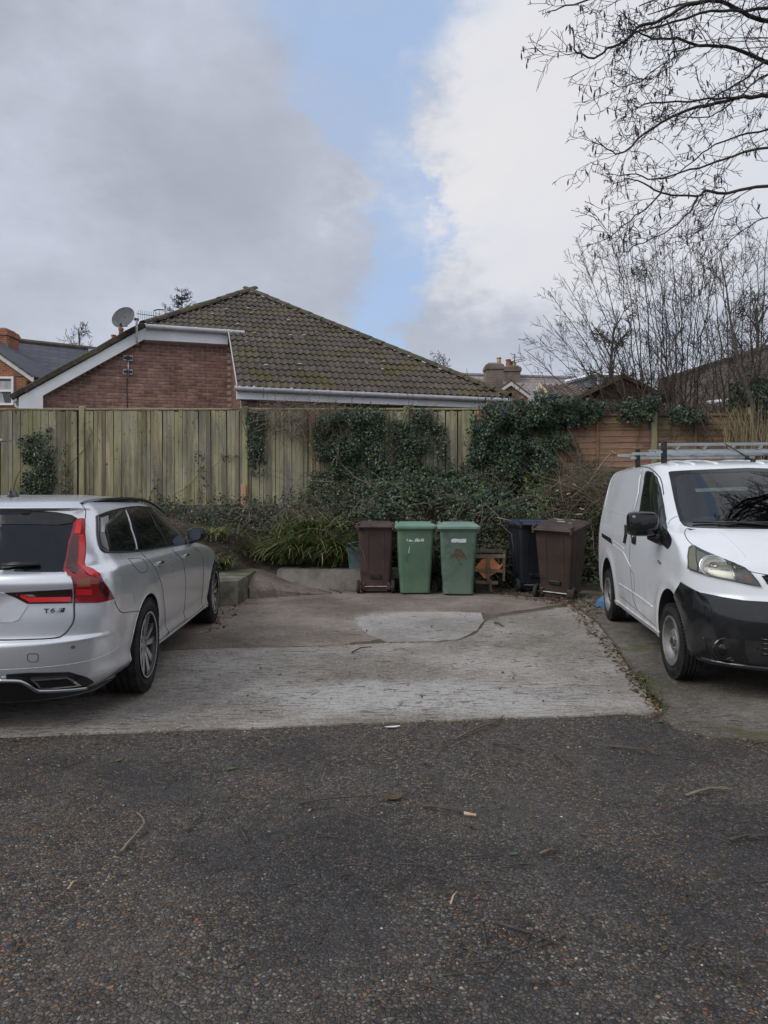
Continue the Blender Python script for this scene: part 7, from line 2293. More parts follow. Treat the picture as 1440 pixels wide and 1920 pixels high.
M['dead_leaf'] = m_leaf('dead_leaf', [(0, (.040, .026, .016)), (.5, (.095, .060, .034)), (.85, (.16, .105, .058)), (1, (.30, .22, .13))], 0.8, 0.3, 0)
M['grass'] = m_leaf('weed_blade', [(0, (.040, .070, .018)), (.6, (.075, .12, .03)), (1, (.16, .16, .06))], 0.55, 0.35)
M['straw'] = m_leaf('dry_reed', [(0, (.14, .11, .065)), (.6, (.26, .21, .125)), (1, (.38, .31, .19))], 0.8, 0.3, 0)
M['bark'] = mat('grey_brown_bark', (.050, .043, .036), (.092, .078, .065), 14, 5, 0.9, coords='World')
M['bark_dark'] = mat('dark_wet_bark', (.045, .039, .036), (.078, .067, .059), 14, 5, 0.85, coords='World')
M['bark_pale'] = mat('pale_olive_bark', (.15, .13, .085), (.22, .19, .13), 14, 5, 0.9, coords='World')
M['vine'] = mat('brown_vine_stem', (.085, .062, .045), (.15, .115, .085), 12, 4, 0.9, coords='World')
M['dead_vine'] = mat('grey_dead_stem', (.19, .155, .125), (.28, .235, .195), 12, 4, 0.95, coords='World')
M['fresh_wood'] = mat('split_wood', (.52, .40, .26), (.42, .30, .18), 12, 4, 0.8, coords='World')

LEAF_V = np.array([(0, 0, 0), (-.48, .30, .10), (0, 1.0, -.06), (.48, .30, .10), (0, .42, -.05)])
LEAF_F = np.array([(0, 4, 2, 1), (0, 3, 2, 4)])


def leaf_mesh(name, P, Nrm, size, material, droop=0.7, narrow=1.0, jitter=0.7, rnd=None):
    """cloud of folded leaves: positions, facing directions and sizes"""
    n = len(P)
    Nn = Nrm + RNG.normal(0, jitter, (n, 3))
    Nn /= np.linalg.norm(Nn, axis=1, keepdims=True)
    T = np.tile(np.array([0, 0, -1.0]), (n, 1)) * droop + RNG.normal(0, .55, (n, 3))
    T -= Nn * (T * Nn).sum(1, keepdims=True)
    T /= np.maximum(np.linalg.norm(T, axis=1, keepdims=True), 1e-6)
    B = np.cross(T, Nn)
    S = np.asarray(size).reshape(-1, 1, 1) * np.ones((n, 1, 1))
    L = LEAF_V[None]
    V = P[:, None] + S * (L[..., 0:1] * narrow * B[:, None] + L[..., 1:2] * T[:, None] + L[..., 2:3] * Nn[:, None])
    F = LEAF_F[None] + (np.arange(n) * 5)[:, None, None]
    r = RNG.random(n) if rnd is None else rnd
    return np_mesh(name, V.reshape(-1, 3), F.reshape(-1, 4), material, np.repeat(r, 2))


def poly_points(poly, n, edge=0.0):
    """random points inside a pixel polygon; edge thins the density towards its outline"""
    xs = [p[0] for p in poly]; ys = [p[1] for p in poly]
    out = []
    tot = 0
    while tot < n:
        X = RNG.uniform(min(xs), max(xs), n * 2); Y = RNG.uniform(min(ys), max(ys), n * 2)
        k = inpoly_np(X, Y, poly)
        out.append(np.stack([X[k], Y[k]], 1)); tot += k.sum()
    return np.concatenate(out)[:n]


def vnoise(P, sc, seed=0.0):
    return np.array([noise.noise(Vector((p[0] * sc + seed, p[1] * sc, p[2] * sc + seed * 2))) for p in P])


def fence_ivy(name, label, polys, density, thick, size=(.040, .068), Yb=FY - .03, mtl='ivy', group='ivy on the fences', stems=0, jit=0.6, ragged=0.18, cut=-.35):
    """ivy that hangs on a fence: pixel polygons at the fence, leaves in front of it"""
    allP = []
    for poly in polys:
        a = abs(sum(poly[i][0] * poly[(i + 1) % len(poly)][1] - poly[(i + 1) % len(poly)][0] * poly[i][1] for i in range(len(poly)))) / 2
        n = max(30, int(a * (Yb / FPX) ** 2 * density))
        q = poly_points(poly, n)
        q = q + RNG.normal(0, 1.0, q.shape) * ragged * 22
        x = (q[:, 0] - CX) / FPX * Yb; z = EYE + (CY - q[:, 1]) / FPX * Yb
        allP.append(np.stack([x, np.zeros(n), z], 1))
    P = np.concatenate(allP)
    cl = vnoise(P, 3.2, 4.0)
    keep = cl + RNG.normal(0, .12, len(P)) > cut
    P, cl = P[keep], cl[keep]
    bulge = thick * (0.35 + 0.9 * np.clip(cl + .45, 0, 1.2))
    P[:, 1] = Yb - RNG.random(len(P)) ** .6 * bulge
    t = thing(name, label, 'ivy', (0, 0, 0), group=group)
    sz = RNG.uniform(size[0], size[1], len(P))
    Nrm = np.tile(np.array([0, -1.0, .45]), (len(P), 1))
    link('foliage', leaf_mesh('foliage', P, Nrm, sz, M[mtl], jitter=jit), t)
    if stems:
        g = MB()
        for poly in polys:
            q = poly_points(poly, max(1, stems // len(polys)))
            for x, y in q:
                p = at(x, y, Yb - .02); pts = [p]
                d = Vector((random.uniform(-.5, .5), random.uniform(-.1, .02), random.choice((-1, 1)) * 1.0)).normalized()
                for k in range(random.randint(4, 9)):
                    d = (d + Vector((random.gauss(0, .25), random.gauss(0, .12), random.gauss(0, .12)))).normalized()
                    q_ = pts[-1] + d * .13
                    q_.y = min(q_.y, Yb - .012)
                    pts.append(q_)
                g.tube(pts, random.uniform(.003, .007), 4)
        tag(g.build('stems', M['vine'], t), kind='stuff')
    return t


fence_ivy('ivy', 'big dark ivy mass hanging over the join between the board fence and the panel fence',
          [[(884, 790), (892, 768), (915, 762), (945, 757), (965, 750), (1000, 742), (1035, 744), (1070, 753), (1092, 765), (1080, 790), (1062, 800), (1060, 832), (1044, 850), (1038, 882), (1030, 905), (1046, 935), (1048, 975), (900, 975), (890, 930), (880, 870)]],
          6200, .36, (.030, .055), ragged=.28,  stems=26)
fence_ivy('ivy', 'dark ivy covering the middle of the board fence left of the gap', [[(592, 830), (597, 795), (620, 777), (665, 770), (722, 771), (720, 815), (712, 848), (736, 878), (748, 940), (560, 940), (585, 900), (600, 865)]], 6200, .26, (.027, .050), stems=30, ragged=.34, cut=-.30)
fence_ivy('ivy', 'thinner ivy hanging on the board fence above the green bins', [[(736, 800), (755, 772), (800, 768), (815, 790), (800, 830), (806, 866), (812, 940), (745, 940), (738, 850)]], 5200, .18, (.026, .047), stems=26, ragged=.34, cut=-.20)
fence_ivy('ivy', 'narrow strip of ivy beside the fence post with the orange stake', [[(463, 772), (499, 770), (502, 800), (496, 845), (498, 890), (474, 892), (466, 850)]], 3000, .10, (.03, .05), stems=5, ragged=.08, cut=-.36)
fence_ivy('ivy', 'two upright clumps of ivy on the fence near the left edge', [[(38, 820), (62, 815), (66, 860), (78, 880), (76, 935), (38, 935), (48, 880)], [(84, 842), (100, 836), (104, 870), (104, 935), (82, 935), (76, 900)], [(66, 812), (80, 806), (80, 850), (70, 870)], [(88, 800), (96, 798), (95, 840), (90, 840)]], 3000, .11, (.03, .05), stems=6, ragged=.09, cut=-.38)
fence_ivy('ivy', 'sparse ivy shoots climbing the fence just right of the left ivy clumps', [[(117, 885), (134, 880), (136, 935), (116, 935)], [(117, 828), (125, 828), (124, 885), (117, 885)]], 900, .06, (.03, .045), stems=3, ragged=.10)
fence_ivy('ivy', 'thin straggling creeper on the fence behind the silver car roof', [[(288, 886), (303, 886), (306, 940), (286, 940)], [(364, 832), (378, 838), (386, 880), (384, 935), (374, 935), (374, 880)], [(414, 852), (446, 850), (446, 858), (418, 862)]], 620, .06, (.03, .045), stems=7, ragged=.12)
fence_ivy('ivy', 'ivy strand running down the pale boards right of the middle', [[(816, 790), (836, 800), (840, 850), (850, 880), (850, 905), (826, 900), (822, 850), (808, 810)], [(862, 870), (886, 850), (890, 905), (858, 905)]], 1900, .11, (.03, .052), stems=6, ragged=.12, cut=-.24)
fence_ivy('ivy', 'ivy trailing along the top of the panel fence in front of the shed', [[(1078, 758), (1110, 752), (1150, 757), (1200, 760), (1232, 757), (1232, 786), (1196, 784), (1190, 796), (1160, 784), (1120, 788), (1090, 800), (1070, 800)], [(1170, 748), (1230, 742), (1232, 765), (1175, 768)], [(1236, 762), (1300, 768), (1330, 782), (1290, 792), (1240, 790)]], 3000, .24, (.036, .062), stems=12, ragged=.14, cut=-.32)
fence_ivy('ivy', 'loose ivy strands over the panel fence boards right of the big ivy mass', [[(1056, 800), (1085, 826), (1088, 850), (1070, 846), (1062, 822)], [(1074, 840), (1084, 840), (1088, 900), (1076, 905)], [(1090, 862), (1120, 870), (1128, 890), (1100, 905), (1086, 890)], [(1040, 856), (1062, 862), (1056, 900), (1036, 905)]], 800, .12, (.04, .062), stems=10, ragged=.16, cut=-.15)

# ---- dark mass of brambles and ivy on the bank behind the bins: nobody could count it
def bank_surface(n, x0, x1, fy, fz):
    X = RNG.uniform(x0, x1, n); U = RNG.random(n)
    return X, U
def hedge_points(n):
    """outer skin of the mass: rises steeply behind the bins, then leans back to the fence"""
    X = RNG.uniform(-1.0, 4.9, n); U = RNG.random(n)
    Yf = 11.62 + .10 * np.sin(X * 2.1) - .16 * np.clip(X - 3.2, 0, 1.2)
    ztop = 1.06 + .10 * np.sin(X * 1.7 + 1) + .07 * np.sin(X * 4.3)
    zb = 1.93 + .10 * np.sin(X * 1.3 + .5)
    a = U < .52
    t = np.where(a, U / .52, (U - .52) / .48)
    Y = np.where(a, Yf + .14 * t ** 2, Yf + .14 + (13.28 - Yf - .14) * t)
    Z = np.where(a, .0 + ztop * t, ztop + (zb - ztop) * t ** .8)
    ta = np.where(a, np.clip((X + .55) / .9, 0, 1), np.clip((X + 1.3) / 1.1, 0, 1))                        # lower at the left end
    Z = Z * (.50 + .50 * ta)
    return np.stack([X, Y, Z], 1), a
P, a = hedge_points(46000)
w = vnoise(P, 1.9, 2.0)
Nrm = np.where(a[:, None], np.array([0, -1, .35]), np.array([0, -.7, .8]))
P = P + Nrm * (w[:, None] * .26) + RNG.normal(0, .035, P.shape) - Nrm * (RNG.random((len(P), 1)) ** 1.5 * .16)
keep = (w + RNG.normal(0, .1, len(P)) > -.42) & (P[:, 1] < 13.33)
P, Nrm, w = P[keep], Nrm[keep], w[keep]
patch_ = vnoise(P, .9, 17.0)
ivyish = patch_ + RNG.normal(0, .12, len(P)) > -.10
tag(link('undergrowth', leaf_mesh('undergrowth', P[~ivyish], Nrm[~ivyish], RNG.uniform(.030, .060, (~ivyish).sum()), M['undergrowth'], droop=.4, narrow=.85, jitter=.8)), kind='stuff')
tag(link('ivy_undergrowth', leaf_mesh('ivy_undergrowth', P[ivyish], Nrm[ivyish], RNG.uniform(.038, .066, ivyish.sum()), M['ivy'], jitter=.65)), kind='stuff')
# left part of the bank: low cover
n = 15000
X = RNG.uniform(-4.6, .1, n); Y = RNG.uniform(11.4, 13.3, n)
lift = np.array([noise.noise(Vector((x * 1.4, y * 1.4, 8))) for x, y in zip(X, Y)])
front_cut = 11.75 + .25 * np.sin(X * 3) + np.clip(-1.2 - X, 0, 1.0) * .2
dens = np.array([noise.noise(Vector((x * 1.1, y * 1.6, 21))) for x, y in zip(X, Y)])
grow_ = np.clip((X + 2.6) / 1.9, 0.0, 1)
keep = (Y > front_cut) & (dens + RNG.normal(0, .14, n) + .30 * grow_ > .0 + .42 * np.clip((Y - 12.75) / .5, 0, 1) * (1 - grow_))
X, Y, lift, grow_ = X[keep], Y[keep], lift[keep], grow_[keep]
Z = np.array([bank_z(x, y) for x, y in zip(X, Y)]) + .03 + RNG.random(len(X)) * (.10 + .25 * np.clip(lift + .3, 0, 1) + .34 * grow_ * np.clip((Y - 11.7) / 1.2, 0, 1))
P = np.stack([X, Y, Z], 1)
hh = RNG.random(len(P)) < .55
for nm, k, mt_, sz in (('bank_ground_cover', hh, 'undergrowth', (.026, .050)), ('bank_ivy_cover', ~hh, 'ivy', (.034, .058))):
    tag(link(nm, leaf_mesh(nm, P[k], np.tile([0, -.6, .8], (k.sum(), 1)), RNG.uniform(*sz, k.sum()), M[mt_], droop=.3, jitter=.7)), kind='stuff')
# cover beyond the left kerb, seen over and beside the silver car
n = 5200
X = RNG.uniform(-9, -2.3, n); Y = RNG.uniform(9.9, 13.3, n)
Z = np.array([bank_z(x, y) for x, y in zip(X, Y)]) + .02 + RNG.random(n) * .16
dens = np.array([noise.noise(Vector((x * 1.1, y * 1.6, 5))) for x, y in zip(X, Y)])
k = dens + RNG.normal(0, .15, n) > -.25
tag(link('verge_weeds', leaf_mesh('verge_weeds', np.stack([X, Y, Z], 1)[k], np.tile([0, -.5, .8], (k.sum(), 1)), RNG.uniform(.025, .055, k.sum()), M['undergrowth'], droop=.3, jitter=.8)), kind='stuff')
# fresh green sprigs scattered through the dark mass
sp = [(1010, 885, 12.3, 15), (1008, 918, 12.2, 16), (985, 905, 12.4, 9), (1000, 955, 11.75, 20), (1018, 945, 11.8, 14), (712, 868, 12.9, 10), (715, 905, 12.6, 9), (900, 915, 12.4, 10), (860, 935, 12.1, 8), (1105, 1005, 11.6, 12), (940, 940, 12.1, 9), (640, 985, 11.9, 10), (770, 925, 12.2, 10), (545, 1000, 11.9, 9), (985, 1090, 11.5, 7), (1118, 1090, 11.45, 12)]
PP = []
for px_, py_, Y_, r_ in sp:
    k_ = int(r_ * 2.2)
    PP.append(np.array([at(px_ + random.gauss(0, r_ * .55), py_ + random.gauss(0, r_ * .55), Y_ - random.uniform(.05, .25)) for _ in range(k_)]))
P = np.concatenate(PP)
tag(link('fresh_sprigs', leaf_mesh('fresh_sprigs', P, np.tile([0, -.8, .6], (len(P), 1)), RNG.uniform(.03, .055, len(P)), M['bright_leaf'], jitter=.6)), kind='stuff')

# ---- tangles of bare stems
def tangle(name, n, sampler, seg, length, rad, m, wild=.35, bias=(0, 0, 0), kind='stuff', parent=None, sides=3):
    g = MB()
    for _ in range(n):
        p = sampler(); d = (Vector((random.gauss(0, 1), random.gauss(0, .5), random.gauss(0, .7))) + Vector(bias)).normalized()
        L = random.uniform(*length); k = max(3, int(L / seg)); r0 = random.uniform(*rad)
        pts = [p]; rr = [r0]
        for i in range(k):
            d = (d + Vector((random.gauss(0, wild), random.gauss(0, wild * .6), random.gauss(0, wild) - .03))).normalized()
            pts.append(pts[-1] + d * seg); rr.append(r0 * (1 - .75 * (i + 1) / k))
        g.tube(pts, rr, sides, cap=False)
    o = g.build(name, m, parent, smooth=True)
    return tag(o, kind=kind)
def s_px(poly, Y0, Y1):
    xs = [p[0] for p in poly]; ys = [p[1] for p in poly]
    def f():
        while True:
            x, y = random.uniform(min(xs), max(xs)), random.uniform(min(ys), max(ys))
            if inpoly(x, y, poly): return at(x, y, random.uniform(Y0, Y1))
    return f
tangle('bramble_stems', 190, s_px([(560, 905), (1120, 905), (1125, 1085), (600, 1085)], 11.35, 11.9), .08, (.4, 1.3), (.003, .0065), M['vine'])
tangle('bramble_stems_back', 110, s_px([(540, 880), (1060, 880), (1100, 960), (520, 960)], 12.2, 13.1), .08, (.4, 1.2), (.003, .0065), M['vine'])
tangle('pale_bramble_stems', 75, s_px([(560, 900), (1100, 900), (1120, 1060), (600, 1060)], 11.3, 11.8), .09, (.4, 1.4), (.0035, .007), M['dead_vine'], wild=.2)
tangle('bank_stems', 90, s_px([(400, 955), (600, 940), (600, 1020), (420, 1010)], 11.8, 12.6), .07, (.3, .8), (.003, .006), M['dead_vine'], wild=.3)
dv = thing('dead_creeper', 'grey tangle of dead leafless creeper over the fence top left of the ivy', 'creeper', (0, 0, 0))
tangle('stems', 260, s_px([(492, 775), (520, 757), (600, 754), (650, 762), (640, 785), (600, 800), (560, 822), (500, 808)], 13.12, 13.42), .06, (.3, .9), (.003, .0065), M['dead_vine'], wild=.42, parent=dv)
tangle('hanging_stems', 60, s_px([(500, 770), (640, 770), (640, 800), (500, 800)], 13.15, 13.34), .07, (.4, 1.0), (.003, .006), M['vine'], wild=.25, bias=(0, 0, -1.2), parent=dv)
# heap of cut branches beside the van
hp = thing('brush_heap', 'heap of cut twigs and branches between the ivy and the white van', 'brush heap', (0, 0, 0))
tangle('twigs', 420, s_px([(1035, 905), (1075, 872), (1140, 885), (1160, 960), (1120, 980), (1040, 965)], 11.9, 12.9), .10, (.4, 1.1), (.003, .008), M['bark_pale'], wild=.12, bias=(.3, 0, .1), parent=hp)
tangle('dark_twigs', 220, s_px([(1030, 900), (1160, 880), (1165, 985), (1030, 985)], 11.8, 12.8), .10, (.4, 1.0), (.003, .007), M['vine'], wild=.15, parent=hp)
g = MB()
g.tube([at(x, y, 12.1) for x, y in ((1076, 928), (1100, 910), (1112, 895), (1124, 876), (1138, 858), (1149, 848))], [.014, .016, .017, .016, .014, .010], 7)
g.tube([at(x, y, 12.0) for x, y in ((1072, 908), (1086, 914), (1100, 924), (1112, 931))], .014, 6)
g.tube([at(x, y, 12.1) for x, y in ((1117, 897), (1132, 890), (1146, 891))], .011, 6)
g.build('long_branch', M['bark_pale'], hp, smooth=True)
for x0, y0, x1, y1, Y_ in ((1079, 965, 1092, 964, 11.75), (1147, 846, 1154, 851, 12.1), (1075, 906, 1080, 911, 11.98), (1043, 921, 1048, 919, 11.9), (1063, 927, 1069, 925, 11.9), (1087, 953, 1095, 956, 11.8)):
    g = MB(); g.tube([at(x0, y0, Y_), at(x1, y1, Y_)], [.016, .012], 6); g.build('split_end', M['fresh_wood'], hp)
# thin pale cane sticking out behind the blue bin
cane = MB(); cane.tube([at(932, 970, 11.5), at(948, 974, 11.45), at(966, 978, 11.4)], [.008, .010, .009], 6)
tag(cane.build('bare_cane', M['dead_vine'], None, smooth=True), 'thin pale cane sticking out of the undergrowth above the blue-black bin', 'cane')

# ---- strappy evergreen clumps above the retaining wall
def strap_clump(label, px, py, Y, nblade, h, spread):
    c = at(px, py, Y)
    c.z = max(c.z, bank_z(c.x, c.y))
    t = thing('strap_leaf_plant', label, 'plant', c, group='strappy plants on the bank')
    V, F, Rn = [], [], []
    for i in range(int(nblade * 1.35)):
        az = random.uniform(0, 2 * math.pi); L = 1.32 * h * random.uniform(.6, 1.25)
        base = Vector((random.gauss(0, spread * .35), random.gauss(0, spread * .22), -.03))
        d = Vector((math.cos(az) * .55, math.sin(az) * .55 - .12, 1.0)).normalized()
        side = Vector((-math.sin(az), math.cos(az), 0))
        w = random.uniform(.007, .013)
        o = len(V); p = base; k = 7; r_ = random.random()
        sag = random.uniform(.12, .34)
        for j in range(k + 1):
            ww = w * (1 - (j / k) ** 2.2) + .0008
            V.append(p - side * ww); V.append(p + side * ww)
            d = (d + Vector((math.cos(az) * .20, math.sin(az) * .20, -sag)) * (.35 + .16 * j)).normalized()
            p = p + d * (L / k)
            if p.z < .01 and p.y > -.3: p.z = .01
        for j in range(k):
            F.append((o + 2 * j, o + 2 * j + 1, o + 2 * j + 3, o + 2 * j + 2)); Rn.append(r_)
    link('leaf_blades', np_mesh('leaf_blades', [tuple(v) for v in V], F, M['strap'], Rn), t)
    return t
strap_clump('strappy green plant at the back edge of the ramp, leftmost of its kind', 505, 1046, 11.75, 130, .46, .5)
strap_clump('strappy green plant second from the left above the retaining wall', 556, 1052, 11.70, 230, .72, .6)
strap_clump('large strappy plant in the middle above the retaining wall with yellowish arching leaves', 598, 1050, 11.78, 260, .86, .6)
strap_clump('strappy green plant just left of the small blue caddy and the brown bin', 640, 1056, 11.66, 230, .74, .55)
strap_clump('strappy plant set further back up the bank behind the other strappy plants', 578, 1005, 12.15, 190, .62, .6)
strap_clump('small grassy tuft growing behind the kerb block by the silver car', 408, 1062, 10.9, 70, .30, .3)
strap_clump('low grassy tuft on the bank above the kerb block near the car mirror', 395, 1010, 11.5, 90, .34, .5)

# ================================================================== TREES
def branch(g, p, d, L, r, lev, prm, out=None):
    """recursive branch; prm: list per level of (n_children, len_ratio, angle, wander, droop, sides)"""
    nch, lr, ang, wan, droop, sides = prm[lev]
    k = max(3, min(9, int(L / prm_seg)))
    pts, rr = [p.copy()], [r]
    dd = d.copy()
    for i in range(k):
        dd = (dd + Vector((random.gauss(0, wan), random.gauss(0, wan), random.gauss(0, wan) + droop))).normalized()
        pts.append(pts[-1] + dd * (L / k)); rr.append(max(r * (1 - .72 * (i + 1) / k), prm_min))
    g.tube(pts, rr, sides, cap=False)
    if out is not None: out.append(pts[-1])
    if lev + 1 >= len(prm): return
    for c in range(nch):
        t = random.uniform(.22, .98); f = t * k; i = min(int(f), k - 1)
        q = pts[i].lerp(pts[i + 1], f - i)
        tan = (pts[i + 1] - pts[i]).normalized()
        ax = tan.cross(Vector((random.gauss(0, 1), random.gauss(0, 1), random.gauss(0, 1)))).normalized()
        nd = (Matrix.Rotation(ang * random.uniform(.6, 1.3), 3, ax) @ tan).normalized()
        branch(g, q, nd, L * lr * random.uniform(.55, 1.2) * (1.15 - .5 * t), max(rr[i] * .62, prm_min), lev + 1, prm, out)
prm_seg, prm_min = .22, .012


def bare_tree(name, label, base, h, spread, trunk_r, seed, nlimb=11, kids=(7, 5), group=None, m='bark', up=.55):
    """distant leafless tree: trunk and a crown of limbs and twigs"""
    random.seed(seed)
    t = thing(name, label, 'tree', base, group=group)
    g = MB(); pts = [Vector((0, 0, 0))]; k = 8
    for i in range(k): pts.append(pts[-1] + Vector((random.gauss(0, .03 * h / k * 4), random.gauss(0, .03 * h / k * 4), h * .8 / k)))
    g.tube(pts, [trunk_r * (1 - .8 * i / k) for i in range(k + 1)], 8); g.build('trunk', M[m], t, smooth=True)
    g = MB()
    for i in range(nlimb):
        f = .30 + .68 * (i + .5) / nlimb; j = min(int(f * k), k - 1)
        q = pts[j].lerp(pts[j + 1], f * k - j)
        az = i * 2.4 + random.uniform(-.5, .5)
        d = Vector((math.cos(az), math.sin(az), up + .9 * f)).normalized()
        branch(g, q, d, spread * (1.15 - .65 * f) * random.uniform(.8, 1.1), trunk_r * .42 * (1.1 - .6 * f), 0, [(kids[0], .55, .75, .10, .015, 4), (kids[1], .55, .8, .14, .01, 3), (0, 0, 0, .16, 0, 3)])
    g.build('crown', M[m], t)
    return t


bare_tree('bare_tree', 'leafless birch tree far behind the slate roof on the left', (at(128, 0, 44).x, 44, 0), 14.8, 2.9, .16, 3, 12, (7, 6))
bare_tree('bare_tree', 'small leafless treetop just right of the birch behind the slate roof', (at(172, 0, 46).x, 46, 0), 13.4, 2.0, .12, 5, 8, (6, 5))
bare_tree('bare_tree', 'leafless treetop showing over the right slope of the bungalow roof', (at(822, 0, 48).x, 48, 0), 13.2, 2.6, .18, 8, 13, (8, 6))
bare_tree('bare_tree', 'dense round leafless tree behind the dormer and the bare shrub', (at(1165, 0, 30).x, 30, 0), 10.8, 2.3, .18, 12, 16, (8, 7))
bare_tree('bare_tree', 'tall leafless tree beyond the dark roof near the right edge', (at(1372, 0, 30).x, 30, 0), 11.6, 2.6, .20, 15, 15, (8, 7))

# conifer behind the roof
random.seed(4)
cb = Vector((at(341, 0, 42).x, 42, 0)); ct = zt(541, 42)
cf = thing('conifer_tree', 'dark pine treetop standing behind the left hip of the bungalow roof', 'tree', cb)
g = MB(); g.tube([(0, 0, 0), (.05, 0, ct * .5), (0, 0, ct)], [.22, .12, .02], 7); g.build('trunk', M['bark_dark'], cf)
g = MB(); CPt, CN = [], []
for i in range(74):
    f = random.random() ** .9
    z = ct - .05 - f * 3.3; L = (.22 + 1.5 * f) * random.uniform(.75, 1.25); az = random.uniform(0, 2 * math.pi)
    p0 = Vector((0, 0, z)); d = Vector((math.cos(az), math.sin(az), .35)).normalized(); p1 = p0 + d * L; p2 = p1 + Vector((d.x, d.y, .9)).normalized() * L * .25
    g.tube([p0, p1, p2], [.02, .012, .005], 4)
    for _ in range(46):
        t = random.uniform(.35, 1.05); q = p0.lerp(p1, t) if t < .85 else p1.lerp(p2, (t - .85) / .2)
        CPt.append(q + Vector((random.gauss(0, .05), random.gauss(0, .05), random.gauss(.02, .04)))); CN.append((random.gauss(0, .4), -.5, .8))
g.build('limbs', M['bark_dark'], cf)
link('needles', leaf_mesh('needles', np.array(CPt), np.array(CN), RNG.uniform(.06, .14, len(CPt)), M['conifer'], droop=-.5, narrow=.34, jitter=.8), cf)

prm_min = .0032
# ---- multi-stemmed bare shrubs behind the panel fence
def shrub(label, seed, stems, Y0, r0=.023, twigs=(9, 5), group='bare shrubs behind the panel fence', m='bark'):
    """stems: (base px, tip px, tip py)"""
    random.seed(seed)
    bx = sum(s_[0] for s_ in stems) / len(stems)
    t = thing('bare_shrub', label, 'shrub', (at(bx, 0, Y0).x, Y0, 1.25), group=group)
    o = Vector(t.location)
    gs_ = MB(); gt = MB()
    for b_, tx, ty in stems:
        yb = Y0 + random.uniform(-.3, .3); ytip = yb + random.uniform(-.7, .5)
        p0 = Vector((at(b_, 0, yb).x, yb, 1.25)); p3 = at(tx, ty, ytip)
        p1 = p0 + Vector((0, 0, (p3.z - p0.z) * .38)) + (p3 - p0) * .14
        k = 12; pts = []
        for i in range(k + 1):
            u = i / k
            q = p0 * (1 - u) ** 2 + p1 * 2 * u * (1 - u) + p3 * u * u
            pts.append(q + Vector((random.gauss(0, .025), random.gauss(0, .025), 0)) * (u > 0) - o)
        r_ = r0 * random.uniform(.7, 1.15)
        rr = [max(r_ * (1 - .80 * i / k), .005) for i in range(k + 1)]
        gs_.tube(pts, rr, 5, cap=False)
        L = (p3 - p0).length
        for c in range(twigs[0]):
            u = random.uniform(.22, .95); i = min(int(u * k), k - 1); q = pts[i].lerp(pts[i + 1], u * k - i); tan = (pts[i + 1] - pts[i]).normalized()
            ax = tan.cross(Vector((random.gauss(0, 1), random.gauss(0, .6), random.gauss(0, .3)))).normalized()
            d = (Matrix.Rotation(random.uniform(.45, .85), 3, ax) @ tan + Vector((0, 0, .25))).normalized()
            branch(gt, q, d, L * random.uniform(.10, .30) * (1.2 - .6 * u), max(rr[i] * .55, .0045), 0, [(twigs[1], .5, .65, .06, .03, 3), (3, .5, .7, .08, .02, 3), (0, 0, 0, .1, .0, 3)])
    gs_.build('stems', M[m], t, smooth=True); gt.build('twigs', M[m], t)
    return t
shrub('spreading leafless shrub behind the panel fence, its left branches reaching towards the chimneys', 31,
      [(1200, 985, 655), (1205, 1002, 628), (1196, 1018, 590), (1210, 1030, 548), (1206, 1055, 520), (1214, 1092, 488), (1208, 1118, 470), (1216, 1146, 448), (1222, 1152, 432), (1218, 1176, 405), (1228, 1205, 470), (1212, 1070, 560), (1204, 1040, 620), (1220, 1130, 520)], 14.6, twigs=(12, 5))
shrub('tall leafless shrub in the middle behind the panel fence above the van roof bars', 32,
      [(1252, 1195, 455), (1262, 1228, 440), (1256, 1243, 452), (1268, 1262, 448), (1274, 1282, 470), (1280, 1300, 452), (1284, 1326, 440), (1290, 1345, 476), (1270, 1240, 520), (1262, 1212, 500), (1296, 1318, 500), (1282, 1270, 540)], 14.4, twigs=(12, 5))
shrub('leafless shrub at the right edge above the van windscreen', 33,
      [(1352, 1300, 468), (1366, 1330, 450), (1372, 1352, 480), (1380, 1372, 462), (1392, 1398, 440), (1400, 1424, 470), (1416, 1440, 430), (1430, 1462, 470), (1420, 1404, 520), (1360, 1322, 540), (1440, 1480, 520)], 13.9, twigs=(12, 5))
shrub('low twiggy bush hanging over the panel fence boards behind the ladder', 34,
      [(1262, 1240, 700), (1270, 1285, 690), (1290, 1310, 716), (1300, 1340, 700), (1316, 1300, 742), (1330, 1365, 712), (1280, 1252, 745), (1345, 1390, 730), (1310, 1272, 730), (1240, 1215, 735)], 13.75, r0=.012, twigs=(9, 5))
# stems that come down in front of the fence panels
tangle('hanging_fence_stems', 46, s_px([(1250, 770), (1400, 770), (1400, 790), (1250, 790)], 13.15, 13.3), .14, (.7, 1.4), (.004, .009), M['vine'], wild=.10, bias=(.3, -.05, -1.6))
# leaning sapling
random.seed(6)
sap = thing('sapling', 'slim leaning sapling trunk rising past the dark roof at the right edge', 'tree', (at(1432, 0, 12.9).x, 12.9, 1.2))
o = Vector(sap.location)
g = MB(); tp = [at(x, y, Y) - o for x, y, Y in ((1440, 880, 12.9), (1428, 835, 12.9), (1413, 770, 12.9), (1402, 730, 12.9), (1388, 690, 12.95), (1376, 640, 13.0), (1368, 590, 13.1), (1362, 540, 13.2), (1350, 480, 13.3))]
g.tube(tp, [.050, .046, .042, .037, .034, .026, .020, .014, .006], 8); g.build('trunk', M['bark'], sap, smooth=True)
g = MB()
for i in range(3, 8):
    for _ in range(3):
        d = Vector((random.gauss(0, .6), random.gauss(0, .4), .9)).normalized(); branch(g, tp[i].copy(), d, random.uniform(.5, 1.3), .010, 0, [(6, .5, .6, .07, .02, 3), (3, .5, .7, .08, .02, 3), (0, 0, 0, .1, 0, 3)])
g.build('branches', M['bark'], sap)
